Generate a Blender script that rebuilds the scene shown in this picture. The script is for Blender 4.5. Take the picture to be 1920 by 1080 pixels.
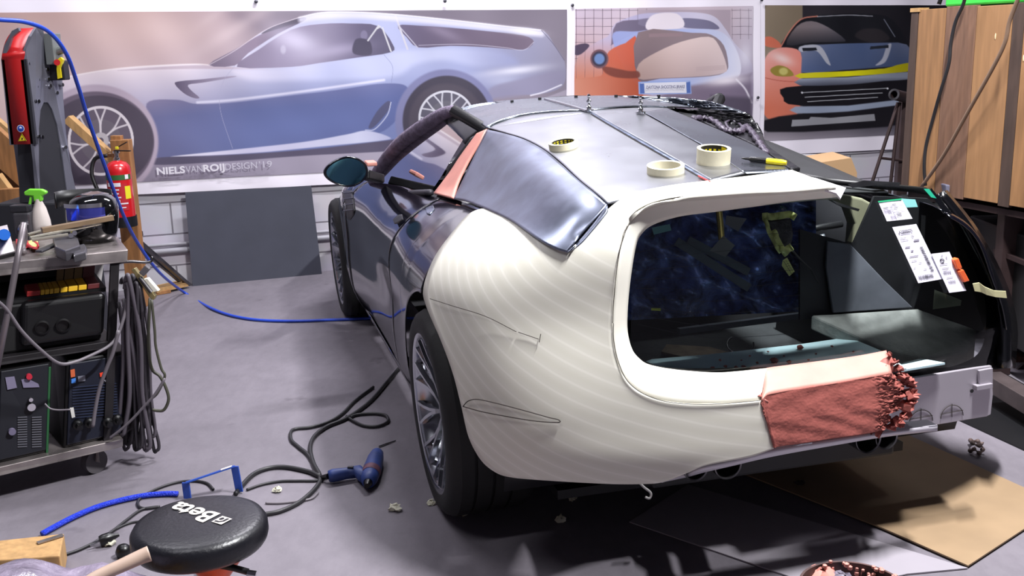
import bpy, bmesh, math, random
import numpy as np
from mathutils import Vector, Matrix, Euler
random.seed(7); np.random.seed(7)
for o in list(bpy.data.objects): bpy.data.objects.remove(o)
SC = bpy.context.scene
COL = SC.collection
PI = math.pi

# ------------------------------------------------------------------ camera
FPX, PITCH, ROLL, CAMH = 1950.0, 0.23065783, -0.02586094, 1.52916205
FW = np.array([0, math.cos(PITCH), -math.sin(PITCH)])
_rt = np.array([1.0, 0, 0]); _up = np.cross(_rt, FW)
RT = math.cos(ROLL)*_rt + math.sin(ROLL)*_up
UP = -math.sin(ROLL)*_rt + math.cos(ROLL)*_up
CAM = np.array([0, 0, CAMH])
cd = bpy.data.cameras.new('camera'); cam = bpy.data.objects.new('camera', cd); COL.objects.link(cam)
cd.sensor_width = 36; cd.lens = FPX/1920*36; cd.clip_start = .02; cd.clip_end = 100
cam.matrix_world = Matrix(((RT[0], UP[0], -FW[0], 0), (RT[1], UP[1], -FW[1], 0), (RT[2], UP[2], -FW[2], CAMH), (0, 0, 0, 1)))
SC.camera = cam
SC.view_settings.view_transform = 'Standard'; SC.view_settings.look = 'None'
SC.view_settings.gamma = 1; SC.view_settings.use_curve_mapping = False
SC.view_settings.exposure = 0.35

# ------------------------------------------------------------------ world and lamps
wd = bpy.data.worlds.new('world'); SC.world = wd; wd.use_nodes = True
wd.node_tree.nodes['Background'].inputs[0].default_value = (.62, .66, .9, 1)
wd.node_tree.nodes['Background'].inputs[1].default_value = .05
def area(name, loc, sx, sy, power, col=(1, 1, 1), rotz=0, target=None):
    l = bpy.data.lights.new(name, 'AREA'); l.shape = 'RECTANGLE'; l.size = sx; l.size_y = sy; l.energy = power; l.color = col
    o = bpy.data.objects.new(name, l); COL.objects.link(o); o.location = loc; o.rotation_euler = (0, 0, rotz)
    if target is not None:
        d = Vector(target)-Vector(loc); o.rotation_euler = d.to_track_quat('-Z', 'Y').to_euler()
    return o
LAMPS = [  # x, y, z, long, short, watts, rotation
    (1.42, 2.50, 4.0, .8, .10, 330, 1.3),
    (-2.4, 4.6, 4.4, 1.5, .16, 52, .35),
    (.0, 6.0, 4.4, 1.5, .16, 170, .35),
    (3.2, 5.8, 4.4, 1.5, .16, 34, .35),
    (-1.6, 1.6, 4.4, 1.5, .16, 34, .35),
]
for i, (x, y, z, a, b, p, r) in enumerate(LAMPS):
    area('ceiling_tube_light', (x, y, z), a, b, p, (.98, .98, 1) if i == 0 else (.95, .94, 1), r)

# ------------------------------------------------------------------ geometry of the view (pixel of the photo -> point of the place)
CX, CY, CYAW = 0.6328317, 3.5087745, -0.26443133
FX = np.array([math.sin(CYAW), math.cos(CYAW), 0]); LF = np.array([-FX[1], FX[0], 0]); CO = np.array([CX, CY, 0])
ZV = np.array([0, 0, 1.0])
def ray(x, y): return FW+RT*((x-960)/FPX)-UP*((y-540)/FPX)
def on_plane(x, y, n, d):
    r = ray(x, y); return CAM+r*((d-n@CAM)/(n@r))
def at_z(x, y, z=0.0): return on_plane(x, y, ZV, z)
def at_y(x, y, Y): return on_plane(x, y, np.array([0, 1.0, 0]), Y)
def tocar(w): w = np.asarray(w)-CO; return np.array([w@FX, w@LF, w[2]])
def toworld(c): return CO+c[0]*FX+c[1]*LF+np.array([0, 0, c[2]])
def car_y(x, y, c): return tocar(on_plane(x, y, LF, c+LF@CO))
def car_x(x, y, c): return tocar(on_plane(x, y, FX, c+FX@CO))
def car_z(x, y, c): return tocar(at_z(x, y, c))
def project(P):
    d = np.asarray(P)-CAM; w = d@FW
    return 960+FPX*(d@RT)/w, 540-FPX*(d@UP)/w

# ------------------------------------------------------------------ materials
MATS = {}
def srgb(c):
    return tuple((v/255/12.92 if v/255 <= .04045 else ((v/255+.055)/1.055)**2.4) for v in c)
def mat(name, col, rough=.5, metal=0, var=0, scale=8, bump=0, bscale=60, spec=.5, rvar=0, trans=0, alpha=1, emit=0, coat=0, col2=None, stretch=None, detail=6, ior=None, sheen=0):
    if name in MATS: return MATS[name]
    m = bpy.data.materials.new(name); m.use_nodes = True; nt = m.node_tree; N = nt.nodes; L = nt.links
    b = N['Principled BSDF']; c = srgb(col)
    b.inputs['Base Color'].default_value = (*c, 1); b.inputs['Roughness'].default_value = rough; b.inputs['Metallic'].default_value = metal
    b.inputs['Specular IOR Level'].default_value = spec; b.inputs['Coat Weight'].default_value = coat; b.inputs['Coat Roughness'].default_value = .05
    b.inputs['Transmission Weight'].default_value = trans; b.inputs['Alpha'].default_value = alpha
    if ior: b.inputs['IOR'].default_value = ior
    if sheen: b.inputs['Sheen Weight'].default_value = sheen
    if emit: b.inputs['Emission Color'].default_value = (*c, 1); b.inputs['Emission Strength'].default_value = emit
    if var or bump or rvar or col2:
        tc = N.new('ShaderNodeTexCoord'); mp = N.new('ShaderNodeMapping'); L.new(tc.outputs['Object'], mp.inputs[0])
        if stretch: mp.inputs['Scale'].default_value = stretch
        nz = N.new('ShaderNodeTexNoise'); nz.inputs['Scale'].default_value = scale; nz.inputs['Detail'].default_value = detail
        L.new(mp.outputs[0], nz.inputs[0])
        if var or col2:
            r = N.new('ShaderNodeMapRange'); r.inputs[1].default_value = .3; r.inputs[2].default_value = .7
            L.new(nz.outputs[0], r.inputs[0])
            mx = N.new('ShaderNodeMix'); mx.data_type = 'RGBA'; L.new(r.outputs[0], mx.inputs[0])
            c2 = srgb(col2) if col2 else tuple(min(1, v*(1+var)) for v in c)
            c1 = c if col2 else tuple(v*(1-var) for v in c)
            mx.inputs[6].default_value = (*c1, 1); mx.inputs[7].default_value = (*c2, 1)
            L.new(mx.outputs[2], b.inputs['Base Color'])
        if rvar:
            r = N.new('ShaderNodeMapRange'); r.inputs[1].default_value = .3; r.inputs[2].default_value = .7
            r.inputs[3].default_value = max(.02, rough-rvar); r.inputs[4].default_value = min(1, rough+rvar)
            L.new(nz.outputs[0], r.inputs[0]); L.new(r.outputs[0], b.inputs['Roughness'])
        if bump:
            n2 = N.new('ShaderNodeTexNoise'); n2.inputs['Scale'].default_value = bscale; n2.inputs['Detail'].default_value = 4
            L.new(mp.outputs[0], n2.inputs[0]); bp = N.new('ShaderNodeBump'); bp.inputs['Strength'].default_value = bump; bp.inputs['Distance'].default_value = .01
            L.new(n2.outputs[0], bp.inputs['Height']); L.new(bp.outputs[0], b.inputs['Normal'])
    MATS[name] = m; return m
def nodes_of(m): return m.node_tree.nodes, m.node_tree.links, m.node_tree.nodes['Principled BSDF']
def color_attr_mat(name, rough=.5, spec=.3, coat=0):
    m = mat(name, (255, 255, 255), rough, spec=spec, coat=coat); N, L, b = nodes_of(m)
    a = N.new('ShaderNodeVertexColor'); a.layer_name = 'print'; L.new(a.outputs[0], b.inputs['Base Color']); return m

# ------------------------------------------------------------------ object helpers
WM = {}   # world matrix of every root
class MB:
    def __init__(s): s.v = []; s.f = []
    def add(s, vs, fs):
        n = len(s.v); s.v += [tuple(float(c) for c in v) for v in vs]; s.f += [tuple(n+i for i in f) for f in fs]; return s
    def box(s, c, size, R=None):
        hx, hy, hz = [d/2 for d in size]; c = Vector(c)
        vs = [Vector((x*hx, y*hy, z*hz)) for z in (-1, 1) for y in (-1, 1) for x in (-1, 1)]
        if R is not None: vs = [R @ v for v in vs]
        return s.add([v+c for v in vs], [(0, 2, 3, 1), (4, 5, 7, 6), (0, 1, 5, 4), (2, 6, 7, 3), (0, 4, 6, 2), (1, 3, 7, 5)])
    def bbox(s, a, b): return s.box([(p+q)/2 for p, q in zip(a, b)], [abs(q-p) for p, q in zip(a, b)])
    def bar(s, p, q, w, h, up=(0, 0, 1)):
        p = Vector(p); q = Vector(q); d = (q-p); l = d.length; d.normalize(); u = Vector(up); sd = d.cross(u)
        if sd.length < 1e-4: sd = d.cross(Vector((1, 0, 0)))
        sd.normalize(); u = sd.cross(d)
        R = Matrix((d, sd, u)).transposed(); return s.box((p+q)/2, (l, w, h), R)
    def cyl(s, p, q, r, r2=None, n=20, cap=True):
        r2 = r if r2 is None else r2; return s.tube([p, q], [r, r2], n, cap)
    def tube(s, pts, r, n=10, cap=True):
        pts = [Vector([float(c) for c in p]) for p in pts]; m = len(pts)
        rs = r if isinstance(r, (list, tuple)) else [r]*m
        T = []
        for i in range(m):
            t = pts[min(i+1, m-1)]-pts[max(i-1, 0)]
            T.append(t.normalized() if t.length > 1e-9 else Vector((0, 0, 1)))
        u = T[0].orthogonal().normalized(); vs = []
        for i in range(m):
            u = (u-T[i]*u.dot(T[i])); u = u.normalized() if u.length > 1e-6 else T[i].orthogonal().normalized()
            w = T[i].cross(u)
            for k in range(n):
                a = 2*PI*k/n; vs.append(pts[i]+(u*math.cos(a)+w*math.sin(a))*rs[i])
        fs = [(i*n+k, i*n+(k+1) % n, (i+1)*n+(k+1) % n, (i+1)*n+k) for i in range(m-1) for k in range(n)]
        if cap: fs += [tuple(range(n))[::-1], tuple((m-1)*n+k for k in range(n))]
        return s.add(vs, fs)
    def lathe(s, prof, c=(0, 0, 0), axis=(0, 0, 1), n=32, close=False):
        """prof: (r, h) along axis"""
        ax = Vector(axis).normalized(); u = ax.orthogonal().normalized(); w = ax.cross(u); c = Vector(c); m = len(prof)
        vs = [c+ax*h+(u*math.cos(2*PI*k/n)+w*math.sin(2*PI*k/n))*r for r, h in prof for k in range(n)]
        mm = m if close else m-1
        fs = [(i*n+k, i*n+(k+1) % n, ((i+1) % m)*n+(k+1) % n, ((i+1) % m)*n+k) for i in range(mm) for k in range(n)]
        if not close:
            if prof[0][0] > 1e-5: fs.append(tuple(range(n))[::-1])
            if prof[-1][0] > 1e-5: fs.append(tuple((m-1)*n+k for k in range(n)))
        return s.add(vs, fs)
    def prism(s, poly, vec):
        """poly: 3D loop, extruded along vec"""
        n = len(poly); v = Vector(vec); a = [Vector(p) for p in poly]
        return s.add(a+[p+v for p in a], [tuple(range(n))[::-1], tuple(range(n, 2*n))]+[(i, (i+1) % n, n+(i+1) % n, n+i) for i in range(n)])
    def grid(s, G):
        G = np.asarray(G); a, b = G.shape[:2]
        return s.add(G.reshape(-1, 3), [(i*b+j, i*b+j+1, (i+1)*b+j+1, (i+1)*b+j) for i in range(a-1) for j in range(b-1)])
    def ball(s, c, r, n=12, sq=(1, 1, 1)):
        pr = [(math.sin(PI*i/n), -math.cos(PI*i/n)) for i in range(n+1)]; t = MB().lathe([(max(a, 1e-6), h) for a, h in pr], n=n*2)
        return s.add([(c[0]+x*r*sq[0], c[1]+y*r*sq[1], c[2]+z*r*sq[2]) for x, y, z in t.v], t.f)
    def bend(s, fn): s.v = [tuple(fn(*v)) for v in s.v]; return s

def tag(o, label=None, cat=None, group=None, kind=None):
    if label: o['label'] = label
    if cat: o['category'] = cat
    if group: o['group'] = group
    if kind: o['kind'] = kind
    return o
def root_of(o):
    while o.parent: o = o.parent
    return o
def obj(name, mb, m, parent=None, local=False, smooth=False, bevel=0, subsurf=0, solid=0, soff=-1, label=None, angle=40, segs=2, weld=True):
    """one mesh object; verts are given in world space (or in the root's own space when local)"""
    vs = mb.v
    if parent is not None:
        if not local:
            inv = WM[root_of(parent).name].inverted(); vs = [inv @ Vector(v) for v in vs]
        loc = None
    else:
        a = np.array(vs); c = Vector(((a[:, 0].min()+a[:, 0].max())/2, (a[:, 1].min()+a[:, 1].max())/2, a[:, 2].min()))
        vs = [Vector(v)-c for v in vs]; loc = c
    me = bpy.data.meshes.new(name); me.from_pydata([tuple(v) for v in vs], [], mb.f); me.update()
    bm = bmesh.new(); bm.from_mesh(me)
    if weld: bmesh.ops.remove_doubles(bm, verts=bm.verts, dist=1e-5)
    bmesh.ops.recalc_face_normals(bm, faces=bm.faces); bm.to_mesh(me); bm.free()
    o = bpy.data.objects.new(name, me); COL.objects.link(o); me.materials.append(m)
    if parent is not None: o.parent = parent
    else: o.location = loc; WM[o.name] = Matrix.Translation(loc)
    if smooth:
        me.polygons.foreach_set('use_smooth', [True]*len(me.polygons))
        if smooth != 'all': me.set_sharp_from_angle(angle=math.radians(angle))
    if solid: k = o.modifiers.new('solid', 'SOLIDIFY'); k.thickness = solid; k.offset = soff
    if bevel: k = o.modifiers.new('bevel', 'BEVEL'); k.width = bevel; k.segments = segs; k.limit_method = 'ANGLE'; k.angle_limit = math.radians(40)
    if subsurf: k = o.modifiers.new('sub', 'SUBSURF'); k.levels = subsurf; k.render_levels = subsurf
    if label: o['label'] = label
    return o
def thing(name, label, cat, loc=(0, 0, 0), rotz=0, group=None):
    o = bpy.data.objects.new(name, None); COL.objects.link(o); o.empty_display_size = .1
    o.location = [float(c) for c in loc]; o.rotation_euler = (0, 0, rotz)
    WM[o.name] = Matrix.Translation(Vector([float(c) for c in loc])) @ Matrix.Rotation(rotz, 4, 'Z')
    return tag(o, label, cat, group)
def kids(o): return [c for c in bpy.data.objects if c.parent == o]
def copy_tree(o, M, label=None, group=None):
    """copy a thing with its parts; M: new world matrix"""
    c = o.copy(); COL.objects.link(c); c.matrix_world = M; WM[c.name] = M.copy()
    if label: c['label'] = label
    if group: c['group'] = group
    for k in kids(o):
        if k == c: continue
        d = k.copy(); COL.objects.link(d); d.parent = c
        for g in kids(k):
            e = g.copy(); COL.objects.link(e); e.parent = d
    return c
def struct(o): o['kind'] = 'structure'; return o
def crom(P, n=8, closed=False):
    """Catmull-Rom through points, n samples per span"""
    P = np.asarray(P, float); m = len(P); out = []
    rng = m if closed else m-1
    for i in range(rng):
        if closed: p0, p1, p2, p3 = P[(i-1) % m], P[i], P[(i+1) % m], P[(i+2) % m]
        else:
            p1, p2 = P[i], P[i+1]; p0 = P[i-1] if i > 0 else 2*p1-p2; p3 = P[i+2] if i+2 < m else 2*p2-p1
        for k in range(n):
            t = k/n; out.append(.5*((2*p1)+(-p0+p2)*t+(2*p0-5*p1+4*p2-p3)*t*t+(-p0+3*p1-3*p2+p3)*t**3))
    if not closed: out.append(P[-1])
    return np.array(out)
def text_mesh(txt, size, bold=0, extrude=0, space=1.0, shear=0, align='CENTER'):
    """returns (verts Nx3 in xy plane, faces)"""
    c = bpy.data.curves.new('t', 'FONT'); c.body = txt; c.size = size; c.offset = bold; c.extrude = extrude; c.space_character = space; c.shear = shear
    c.align_x = align; c.align_y = 'CENTER'; c.resolution_u = 4
    o = bpy.data.objects.new('t', c); COL.objects.link(o)
    me = bpy.data.meshes.new_from_object(o.evaluated_get(bpy.context.evaluated_depsgraph_get()))
    v = [tuple(x.co) for x in me.vertices]; f = [tuple(p.vertices) for p in me.polygons]
    bpy.data.objects.remove(o); bpy.data.curves.remove(c); bpy.data.meshes.remove(me); return v, f
# ------------------------------------------------------------------ the room
WY = .3397
WD = np.array([math.cos(WY), math.sin(WY), 0]); WN = np.array([-math.sin(WY), math.cos(WY), 0]); W0 = float(WN@at_z(600, 512))+.05
def on_wall(x, y, off=0): return on_plane(x, y, WN, W0-off)
def wallpt(u, z, off=0): return WN*(W0-off)+WD*u+ZV*z
m_wall = mat('painted_block_wall', (202, 197, 208), .75)
N, L, b = nodes_of(m_wall)
tc = N.new('ShaderNodeTexCoord'); mp = N.new('ShaderNodeMapping'); L.new(tc.outputs['UV'], mp.inputs[0])
bt = N.new('ShaderNodeTexBrick'); L.new(mp.outputs[0], bt.inputs[0])
for k, v in (('Scale', 1.0), ('Mortar Size', .006), ('Mortar Smooth', .3), ('Brick Width', .6), ('Row Height', .212), ('Bias', 0)): bt.inputs[k].default_value = v
bt.inputs['Color1'].default_value = (*srgb((205, 200, 210)), 1); bt.inputs['Color2'].default_value = (*srgb((196, 191, 203)), 1); bt.inputs['Mortar'].default_value = (*srgb((128, 122, 132)), 1)
nz = N.new('ShaderNodeTexNoise'); nz.inputs['Scale'].default_value = 3; nz.inputs['Detail'].default_value = 7; L.new(mp.outputs[0], nz.inputs[0])
mx = N.new('ShaderNodeMix'); mx.data_type = 'RGBA'; mx.blend_type = 'MULTIPLY'; mx.inputs[0].default_value = .25
L.new(bt.outputs[0], mx.inputs[6]); L.new(nz.outputs[1], mx.inputs[7]); L.new(mx.outputs[2], b.inputs[0])
bp = N.new('ShaderNodeBump'); bp.inputs['Strength'].default_value = .6; bp.inputs['Distance'].default_value = .006; bp.invert = True
L.new(bt.outputs[1], bp.inputs['Height']); L.new(bp.outputs[0], b.inputs['Normal'])
wl = MB().prism([wallpt(-4, 0), wallpt(9, 0), wallpt(9, 4.8), wallpt(-4, 4.8)], WN*.2)
wall = struct(obj('wall_back', wl, m_wall))
uvl = wall.data.uv_layers.new(name='UVMap')
for li, lp in enumerate(wall.data.loops):
    p = Vector(wall.data.vertices[lp.vertex_index].co)+wall.location
    uvl.data[li].uv = (p.dot(Vector(WD))+.14, p.z+.075)
m_floor = mat('concrete_floor', (118, 114, 121), .62, var=.0, bump=.05, bscale=90, spec=.35)
N, L, b = nodes_of(m_floor)
tc = N.new('ShaderNodeTexCoord')
def noise(sc, det=6, rough=.6, st=None):
    n_ = N.new('ShaderNodeTexNoise'); n_.inputs['Scale'].default_value = sc; n_.inputs['Detail'].default_value = det; n_.inputs['Roughness'].default_value = rough
    if st:
        mm = N.new('ShaderNodeMapping'); mm.inputs['Scale'].default_value = st; L.new(tc.outputs['Object'], mm.inputs[0]); L.new(mm.outputs[0], n_.inputs[0])
    else: L.new(tc.outputs['Object'], n_.inputs[0])
    return n_
cr = N.new('ShaderNodeValToRGB'); cr.color_ramp.elements[0].position = .3; cr.color_ramp.elements[0].color = (*srgb((108, 103, 110)), 1)
cr.color_ramp.elements[1].position = .72; cr.color_ramp.elements[1].color = (*srgb((128, 122, 130)), 1)
L.new(noise(1.3, 8, .62).outputs[0], cr.inputs[0])
cr2 = N.new('ShaderNodeValToRGB'); cr2.color_ramp.elements[0].position = .25; cr2.color_ramp.elements[0].color = (.75, .74, .76, 1); cr2.color_ramp.elements[1].position = .6; cr2.color_ramp.elements[1].color = (1, 1, 1, 1)
L.new(noise(22, 8, .7, (1, .45, 1)).outputs[0], cr2.inputs[0])
mx = N.new('ShaderNodeMix'); mx.data_type = 'RGBA'; mx.blend_type = 'MULTIPLY'; mx.inputs[0].default_value = .6
L.new(cr.outputs[0], mx.inputs[6]); L.new(cr2.outputs[0], mx.inputs[7])
cr3 = N.new('ShaderNodeValToRGB'); cr3.color_ramp.elements[0].position = .22; cr3.color_ramp.elements[0].color = (.35, .33, .35, 1); cr3.color_ramp.elements[1].position = .30; cr3.color_ramp.elements[1].color = (1, 1, 1, 1)
L.new(noise(5.5, 3, .5).outputs[0], cr3.inputs[0])
m3 = N.new('ShaderNodeMix'); m3.data_type = 'RGBA'; m3.blend_type = 'MULTIPLY'; m3.inputs[0].default_value = .5
L.new(mx.outputs[2], m3.inputs[6]); L.new(cr3.outputs[0], m3.inputs[7]); L.new(m3.outputs[2], b.inputs[0])
struct(obj('floor', MB().prism([(-6, -2.5, -.1), (8, -2.5, -.1), (8, 12, -.1), (-6, 12, -.1)], (0, 0, .1)), m_floor))
struct(obj('ceiling', MB().prism([(-6, -2.5, 4.8), (8, -2.5, 4.8), (8, 12, 4.8), (-6, 12, 4.8)], (0, 0, .1)), mat('ceiling_board', (120, 120, 130), .9)))
m_side = mat('side_wall_paint', (120, 118, 128), .85)
struct(obj('wall_left', MB().bbox((-5.2, -2.5, 0), (-5, 12, 4.8)), m_side))
struct(obj('wall_front', MB().bbox((-5, -2.7, 0), (8, -2.5, 4.8)), m_side))
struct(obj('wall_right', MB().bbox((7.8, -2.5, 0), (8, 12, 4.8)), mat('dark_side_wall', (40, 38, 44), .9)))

# ------------------------------------------------------------------ posters: the print is a colour per vertex of a fine sheet
class Art:
    def __init__(s, x, y): s.x = x; s.y = y; s.c = np.zeros((len(x), 3))
    def col(s, c, idx):
        if callable(c): return c(s.x[idx], s.y[idx])
        return np.array(c, float)[None, :]
    def mix(s, idx, a, c):
        a = a[:, None]; s.c[idx] = s.c[idx]*(1-a)+s.col(c, idx)*a
    def fill(s, c): s.c[:] = s.col(c, slice(None))
    def poly(s, pts, c, soft=1.2, alpha=1, sm=6):
        P = np.asarray(pts, float); P = crom(P, sm, True) if sm else P
        lo = P.min(0)-soft*2-1; hi = P.max(0)+soft*2+1
        idx = np.where((s.x > lo[0]) & (s.x < hi[0]) & (s.y > lo[1]) & (s.y < hi[1]))[0]
        if not len(idx): return
        X = s.x[idx]; Y = s.y[idx]; ins = np.zeros(len(idx), bool); d = np.full(len(idx), 1e9)
        for i in range(len(P)):
            x1, y1 = P[i]; x2, y2 = P[(i+1) % len(P)]
            if (y1 > Y.min()-1e9) and y1 != y2: ins ^= ((y1 > Y) != (y2 > Y)) & (X < (x2-x1)*(Y-y1)/(y2-y1)+x1)
            ex, ey = x2-x1, y2-y1; l2 = ex*ex+ey*ey+1e-9; t = np.clip(((X-x1)*ex+(Y-y1)*ey)/l2, 0, 1)
            d = np.minimum(d, (X-x1-t*ex)**2+(Y-y1-t*ey)**2)
        sd = np.sqrt(d)*np.where(ins, 1, -1); a = np.clip(sd/(2*soft)+.5, 0, 1); a = a*a*(3-2*a)*alpha; s.mix(idx, a, c)
    def line(s, pts, w, c, alpha=1, soft=.7, sm=6):
        P = crom(pts, sm) if sm and len(pts) > 2 else np.asarray(pts, float)
        lo = P.min(0)-w-soft*2; hi = P.max(0)+w+soft*2
        idx = np.where((s.x > lo[0]) & (s.x < hi[0]) & (s.y > lo[1]) & (s.y < hi[1]))[0]
        if not len(idx): return
        X = s.x[idx]; Y = s.y[idx]; d = np.full(len(idx), 1e9)
        for i in range(len(P)-1):
            x1, y1 = P[i]; x2, y2 = P[i+1]; ex, ey = x2-x1, y2-y1; l2 = ex*ex+ey*ey+1e-9; t = np.clip(((X-x1)*ex+(Y-y1)*ey)/l2, 0, 1)
            d = np.minimum(d, (X-x1-t*ex)**2+(Y-y1-t*ey)**2)
        a = np.clip((w/2-np.sqrt(d))/(2*soft)+.5, 0, 1)*alpha; s.mix(idx, a, c)
    def ell(s, cx, cy, rx, ry, c, soft=1.2, alpha=1, r0=0):
        q = np.sqrt(((s.x-cx)/rx)**2+((s.y-cy)/ry)**2); rr = min(rx, ry); idx = np.where(q < 1+3*soft/rr)[0]
        if not len(idx): return
        sd = (1-q[idx])*rr; a = np.clip(sd/(2*soft)+.5, 0, 1)
        if r0: a *= np.clip((q[idx]-r0)*rr/(2*soft)+.5, 0, 1)
        s.mix(idx, a*alpha, c)
    def blob(s, cx, cy, rx, ry, c, alpha=1, rot=0):
        X = s.x-cx; Y = s.y-cy; cr_, sr = math.cos(rot), math.sin(rot); u = (X*cr_+Y*sr)/rx; v = (-X*sr+Y*cr_)/ry
        q = u*u+v*v; idx = np.where(q < 5)[0]
        if len(idx): s.mix(idx, np.exp(-q[idx]*1.2)*alpha, c)
def ramp(stops, axis='x', M=None):
    xs = [a for a, _ in stops]; cs = np.array([c for _, c in stops], float)
    def f(x, y):
        t = x if axis == 'x' else y
        if M: t = x*M[0]+y*M[1]
        return np.stack([np.interp(t, xs, cs[:, k]) for k in range(3)], 1)
    return f
def two(fa, fb, y0, y1, slope=0):
    def f(x, y):
        t = np.clip((y-slope*x-y0)/(y1-y0), 0, 1)[:, None]; return fa(x, y)*(1-t)+fb(x, y)*t
    return f
def wheel_art(A, cx, cy, rx, ry, n, dark, light, hub=.2):
    A.ell(cx, cy, rx, ry, dark, 1)
    A.ell(cx, cy, rx*.62, ry*.62, tuple(v*.75+30 for v in dark), 2)
    for k in range(n):
        a = 2*PI*k/n+.2
        for s_ in (-.12, .12):
            A.line([(cx+rx*.18*math.cos(a), cy+ry*.18*math.sin(a)), (cx+rx*.55*math.cos(a+s_*.3), cy+ry*.55*math.sin(a+s_*.3)), (cx+rx*.95*math.cos(a+s_*1.5), cy+ry*.95*math.sin(a+s_*1.5))], rx*.055, light, .9, 1, 4)
    A.ell(cx, cy, rx*.24, ry*.24, tuple(v*.85 for v in light), 1.5)
    A.ell(cx, cy, rx*.09, ry*.09, dark, 1)
    A.ell(cx, cy, rx, ry, light, .8, 1, .92)

def art_side(x, y):
    A = Art((x-120)*2, y*2)   # drawing units: half a photo pixel from the left edge of the visible print
    A.fill(two(ramp([(-300, (186, 152, 144)), (250, (192, 160, 152)), (600, (172, 150, 155)), (800, (124, 114, 128)), (1200, (106, 98, 112)), (1850, (112, 104, 116))]),
               ramp([(-300, (204, 178, 174)), (300, (202, 175, 175)), (700, (178, 160, 168)), (1850, (128, 120, 134))]), 40, 240))
    A.blob(700, 80, 120, 30, (112, 100, 115), .5, .5); A.blob(640, 110, 180, 26, (218, 198, 200), .45, -.55)
    A.blob(560, 60, 90, 20, (215, 195, 195), .25, -.6)  # pale slanting streaks: wrinkle highlights painted into the print
    # ground
    A.poly([(-300, 560), (400, 580), (1300, 560), (1900, 330), (1900, 760), (-300, 760)], ramp([(0, (118, 108, 124)), (600, (146, 138, 156)), (1200, (160, 152, 168))]), 3, 1, 0)
    # body
    sil = [(-200, 420), (-100, 330), (0, 292), (140, 264), (300, 248), (480, 240), (545, 243), (640, 190), (760, 110), (880, 66), (970, 46), (1100, 45), (1250, 54), (1450, 74), (1650, 97), (1790, 113), (1840, 170), (1878, 235), (1872, 318), (1790, 352), (1600, 372), (1450, 520), (1280, 560), (1000, 575), (640, 590), (350, 605), (-200, 640)]
    A.poly(sil, two(ramp([(0, (236, 220, 222)), (450, (232, 220, 228)), (700, (205, 203, 226)), (1100, (178, 184, 218)), (1500, (158, 166, 205)), (1850, (140, 138, 160))]),
                    ramp([(0, (160, 150, 178)), (500, (128, 130, 168)), (900, (96, 108, 158)), (1300, (112, 124, 172)), (1850, (128, 126, 154))]), 255, 470, -.02), 1.5)
    A.line([(-50, 300), (140, 265), (300, 249), (480, 241), (545, 244)], 5, (248, 238, 238), .8, 2)
    # hood shade
    A.poly([(200, 265), (430, 247), (560, 246), (680, 255), (760, 262), (480, 258)], (188, 170, 182), 3, .8)
    # shoulder
    A.poly([(640, 262), (850, 252), (1050, 226), (1230, 196), (1360, 182), (1480, 180), (1640, 196), (1700, 240), (1560, 250), (1430, 225), (1320, 240), (1220, 290), (900, 300), (700, 300)], ramp([(640, (226, 220, 236)), (1000, (184, 190, 224)), (1400, (196, 202, 230)), (1700, (150, 156, 196))]), 16, .85)
    # lower dark field
    A.poly([(310, 388), (420, 374), (500, 390), (640, 384), (820, 362), (1020, 338), (1200, 313), (1290, 330), (1268, 420), (1180, 500), (1000, 530), (820, 545), (600, 572), (352, 592), (345, 500)],
           two(ramp([(300, (140, 126, 152)), (640, (112, 108, 146)), (1200, (100, 104, 148))]), ramp([(300, (90, 92, 132)), (700, (86, 98, 148)), (1250, (78, 90, 142))]), 360, 470, -.08), 3)
    A.blob(900, 470, 330, 60, (96, 112, 170), .5, -.1); A.blob(520, 480, 200, 60, (92, 100, 150), .4)
    A.line([(500, 384), (640, 374), (900, 342), (1100, 314), (1200, 300)], 9, (226, 224, 242), .8, 3)
    # glasshouse
    A.poly([(542, 243), (640, 186), (760, 118), (888, 72), (900, 78), (800, 128), (690, 200), (640, 246)], ramp([(540, (112, 100, 120)), (720, (140, 124, 146)), (900, (76, 70, 88))]), 1.2, 1, 3)
    A.poly([(890, 66), (800, 92), (740, 126), (790, 112), (900, 76)], (74, 68, 84), 1.5)
    A.poly([(648, 251), (730, 186), (850, 112), (960, 90), (1080, 88), (1178, 98), (1232, 165), (1226, 196), (1100, 216), (960, 236), (850, 251)], ramp([(648, (122, 110, 134)), (800, (150, 140, 166)), (960, (136, 128, 152)), (1120, (92, 86, 112)), (1230, (74, 70, 94))]), 1.5, 1, 3)
    A.blob(870, 150, 110, 44, (214, 208, 230), .75, .35); A.blob(1010, 190, 130, 24, (178, 170, 196), .6, -.15)
    A.ell(1125, 132, 13, 18, (118, 112, 140), 2); A.ell(822, 186, 10, 16, (200, 196, 214), 3, .6); A.poly([(1085, 200), (1092, 150), (1125, 145), (1150, 160), (1150, 205)], (62, 58, 78), 3)
    A.poly([(1252, 96), (1330, 96), (1450, 104), (1600, 118), (1720, 132), (1762, 156), (1722, 186), (1600, 178), (1450, 172), (1330, 178), (1285, 140)], ramp([(1250, (92, 84, 110)), (1500, (96, 84, 104)), (1760, (112, 98, 116))]), 1.2, 1, 3)
    A.blob(1420, 120, 80, 20, (150, 138, 160), .5, .4)
    A.line([(1330, 170), (1500, 166), (1650, 178), (1722, 188), (1762, 158)], 2, (208, 205, 222), .8)
    for p in ([(1180, 96), (1140, 152)], [(1194, 104), (1226, 192)], [(1186, 100), (1172, 108)]): A.line(p, 6, (205, 205, 208), .95, .8, 0)
    A.line([(1242, 56), (1288, 184)], 7, (200, 198, 206), .95, .8, 0); A.line([(1255, 96), (1326, 178)], 4, (190, 188, 202), .9, .8, 0)
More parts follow.
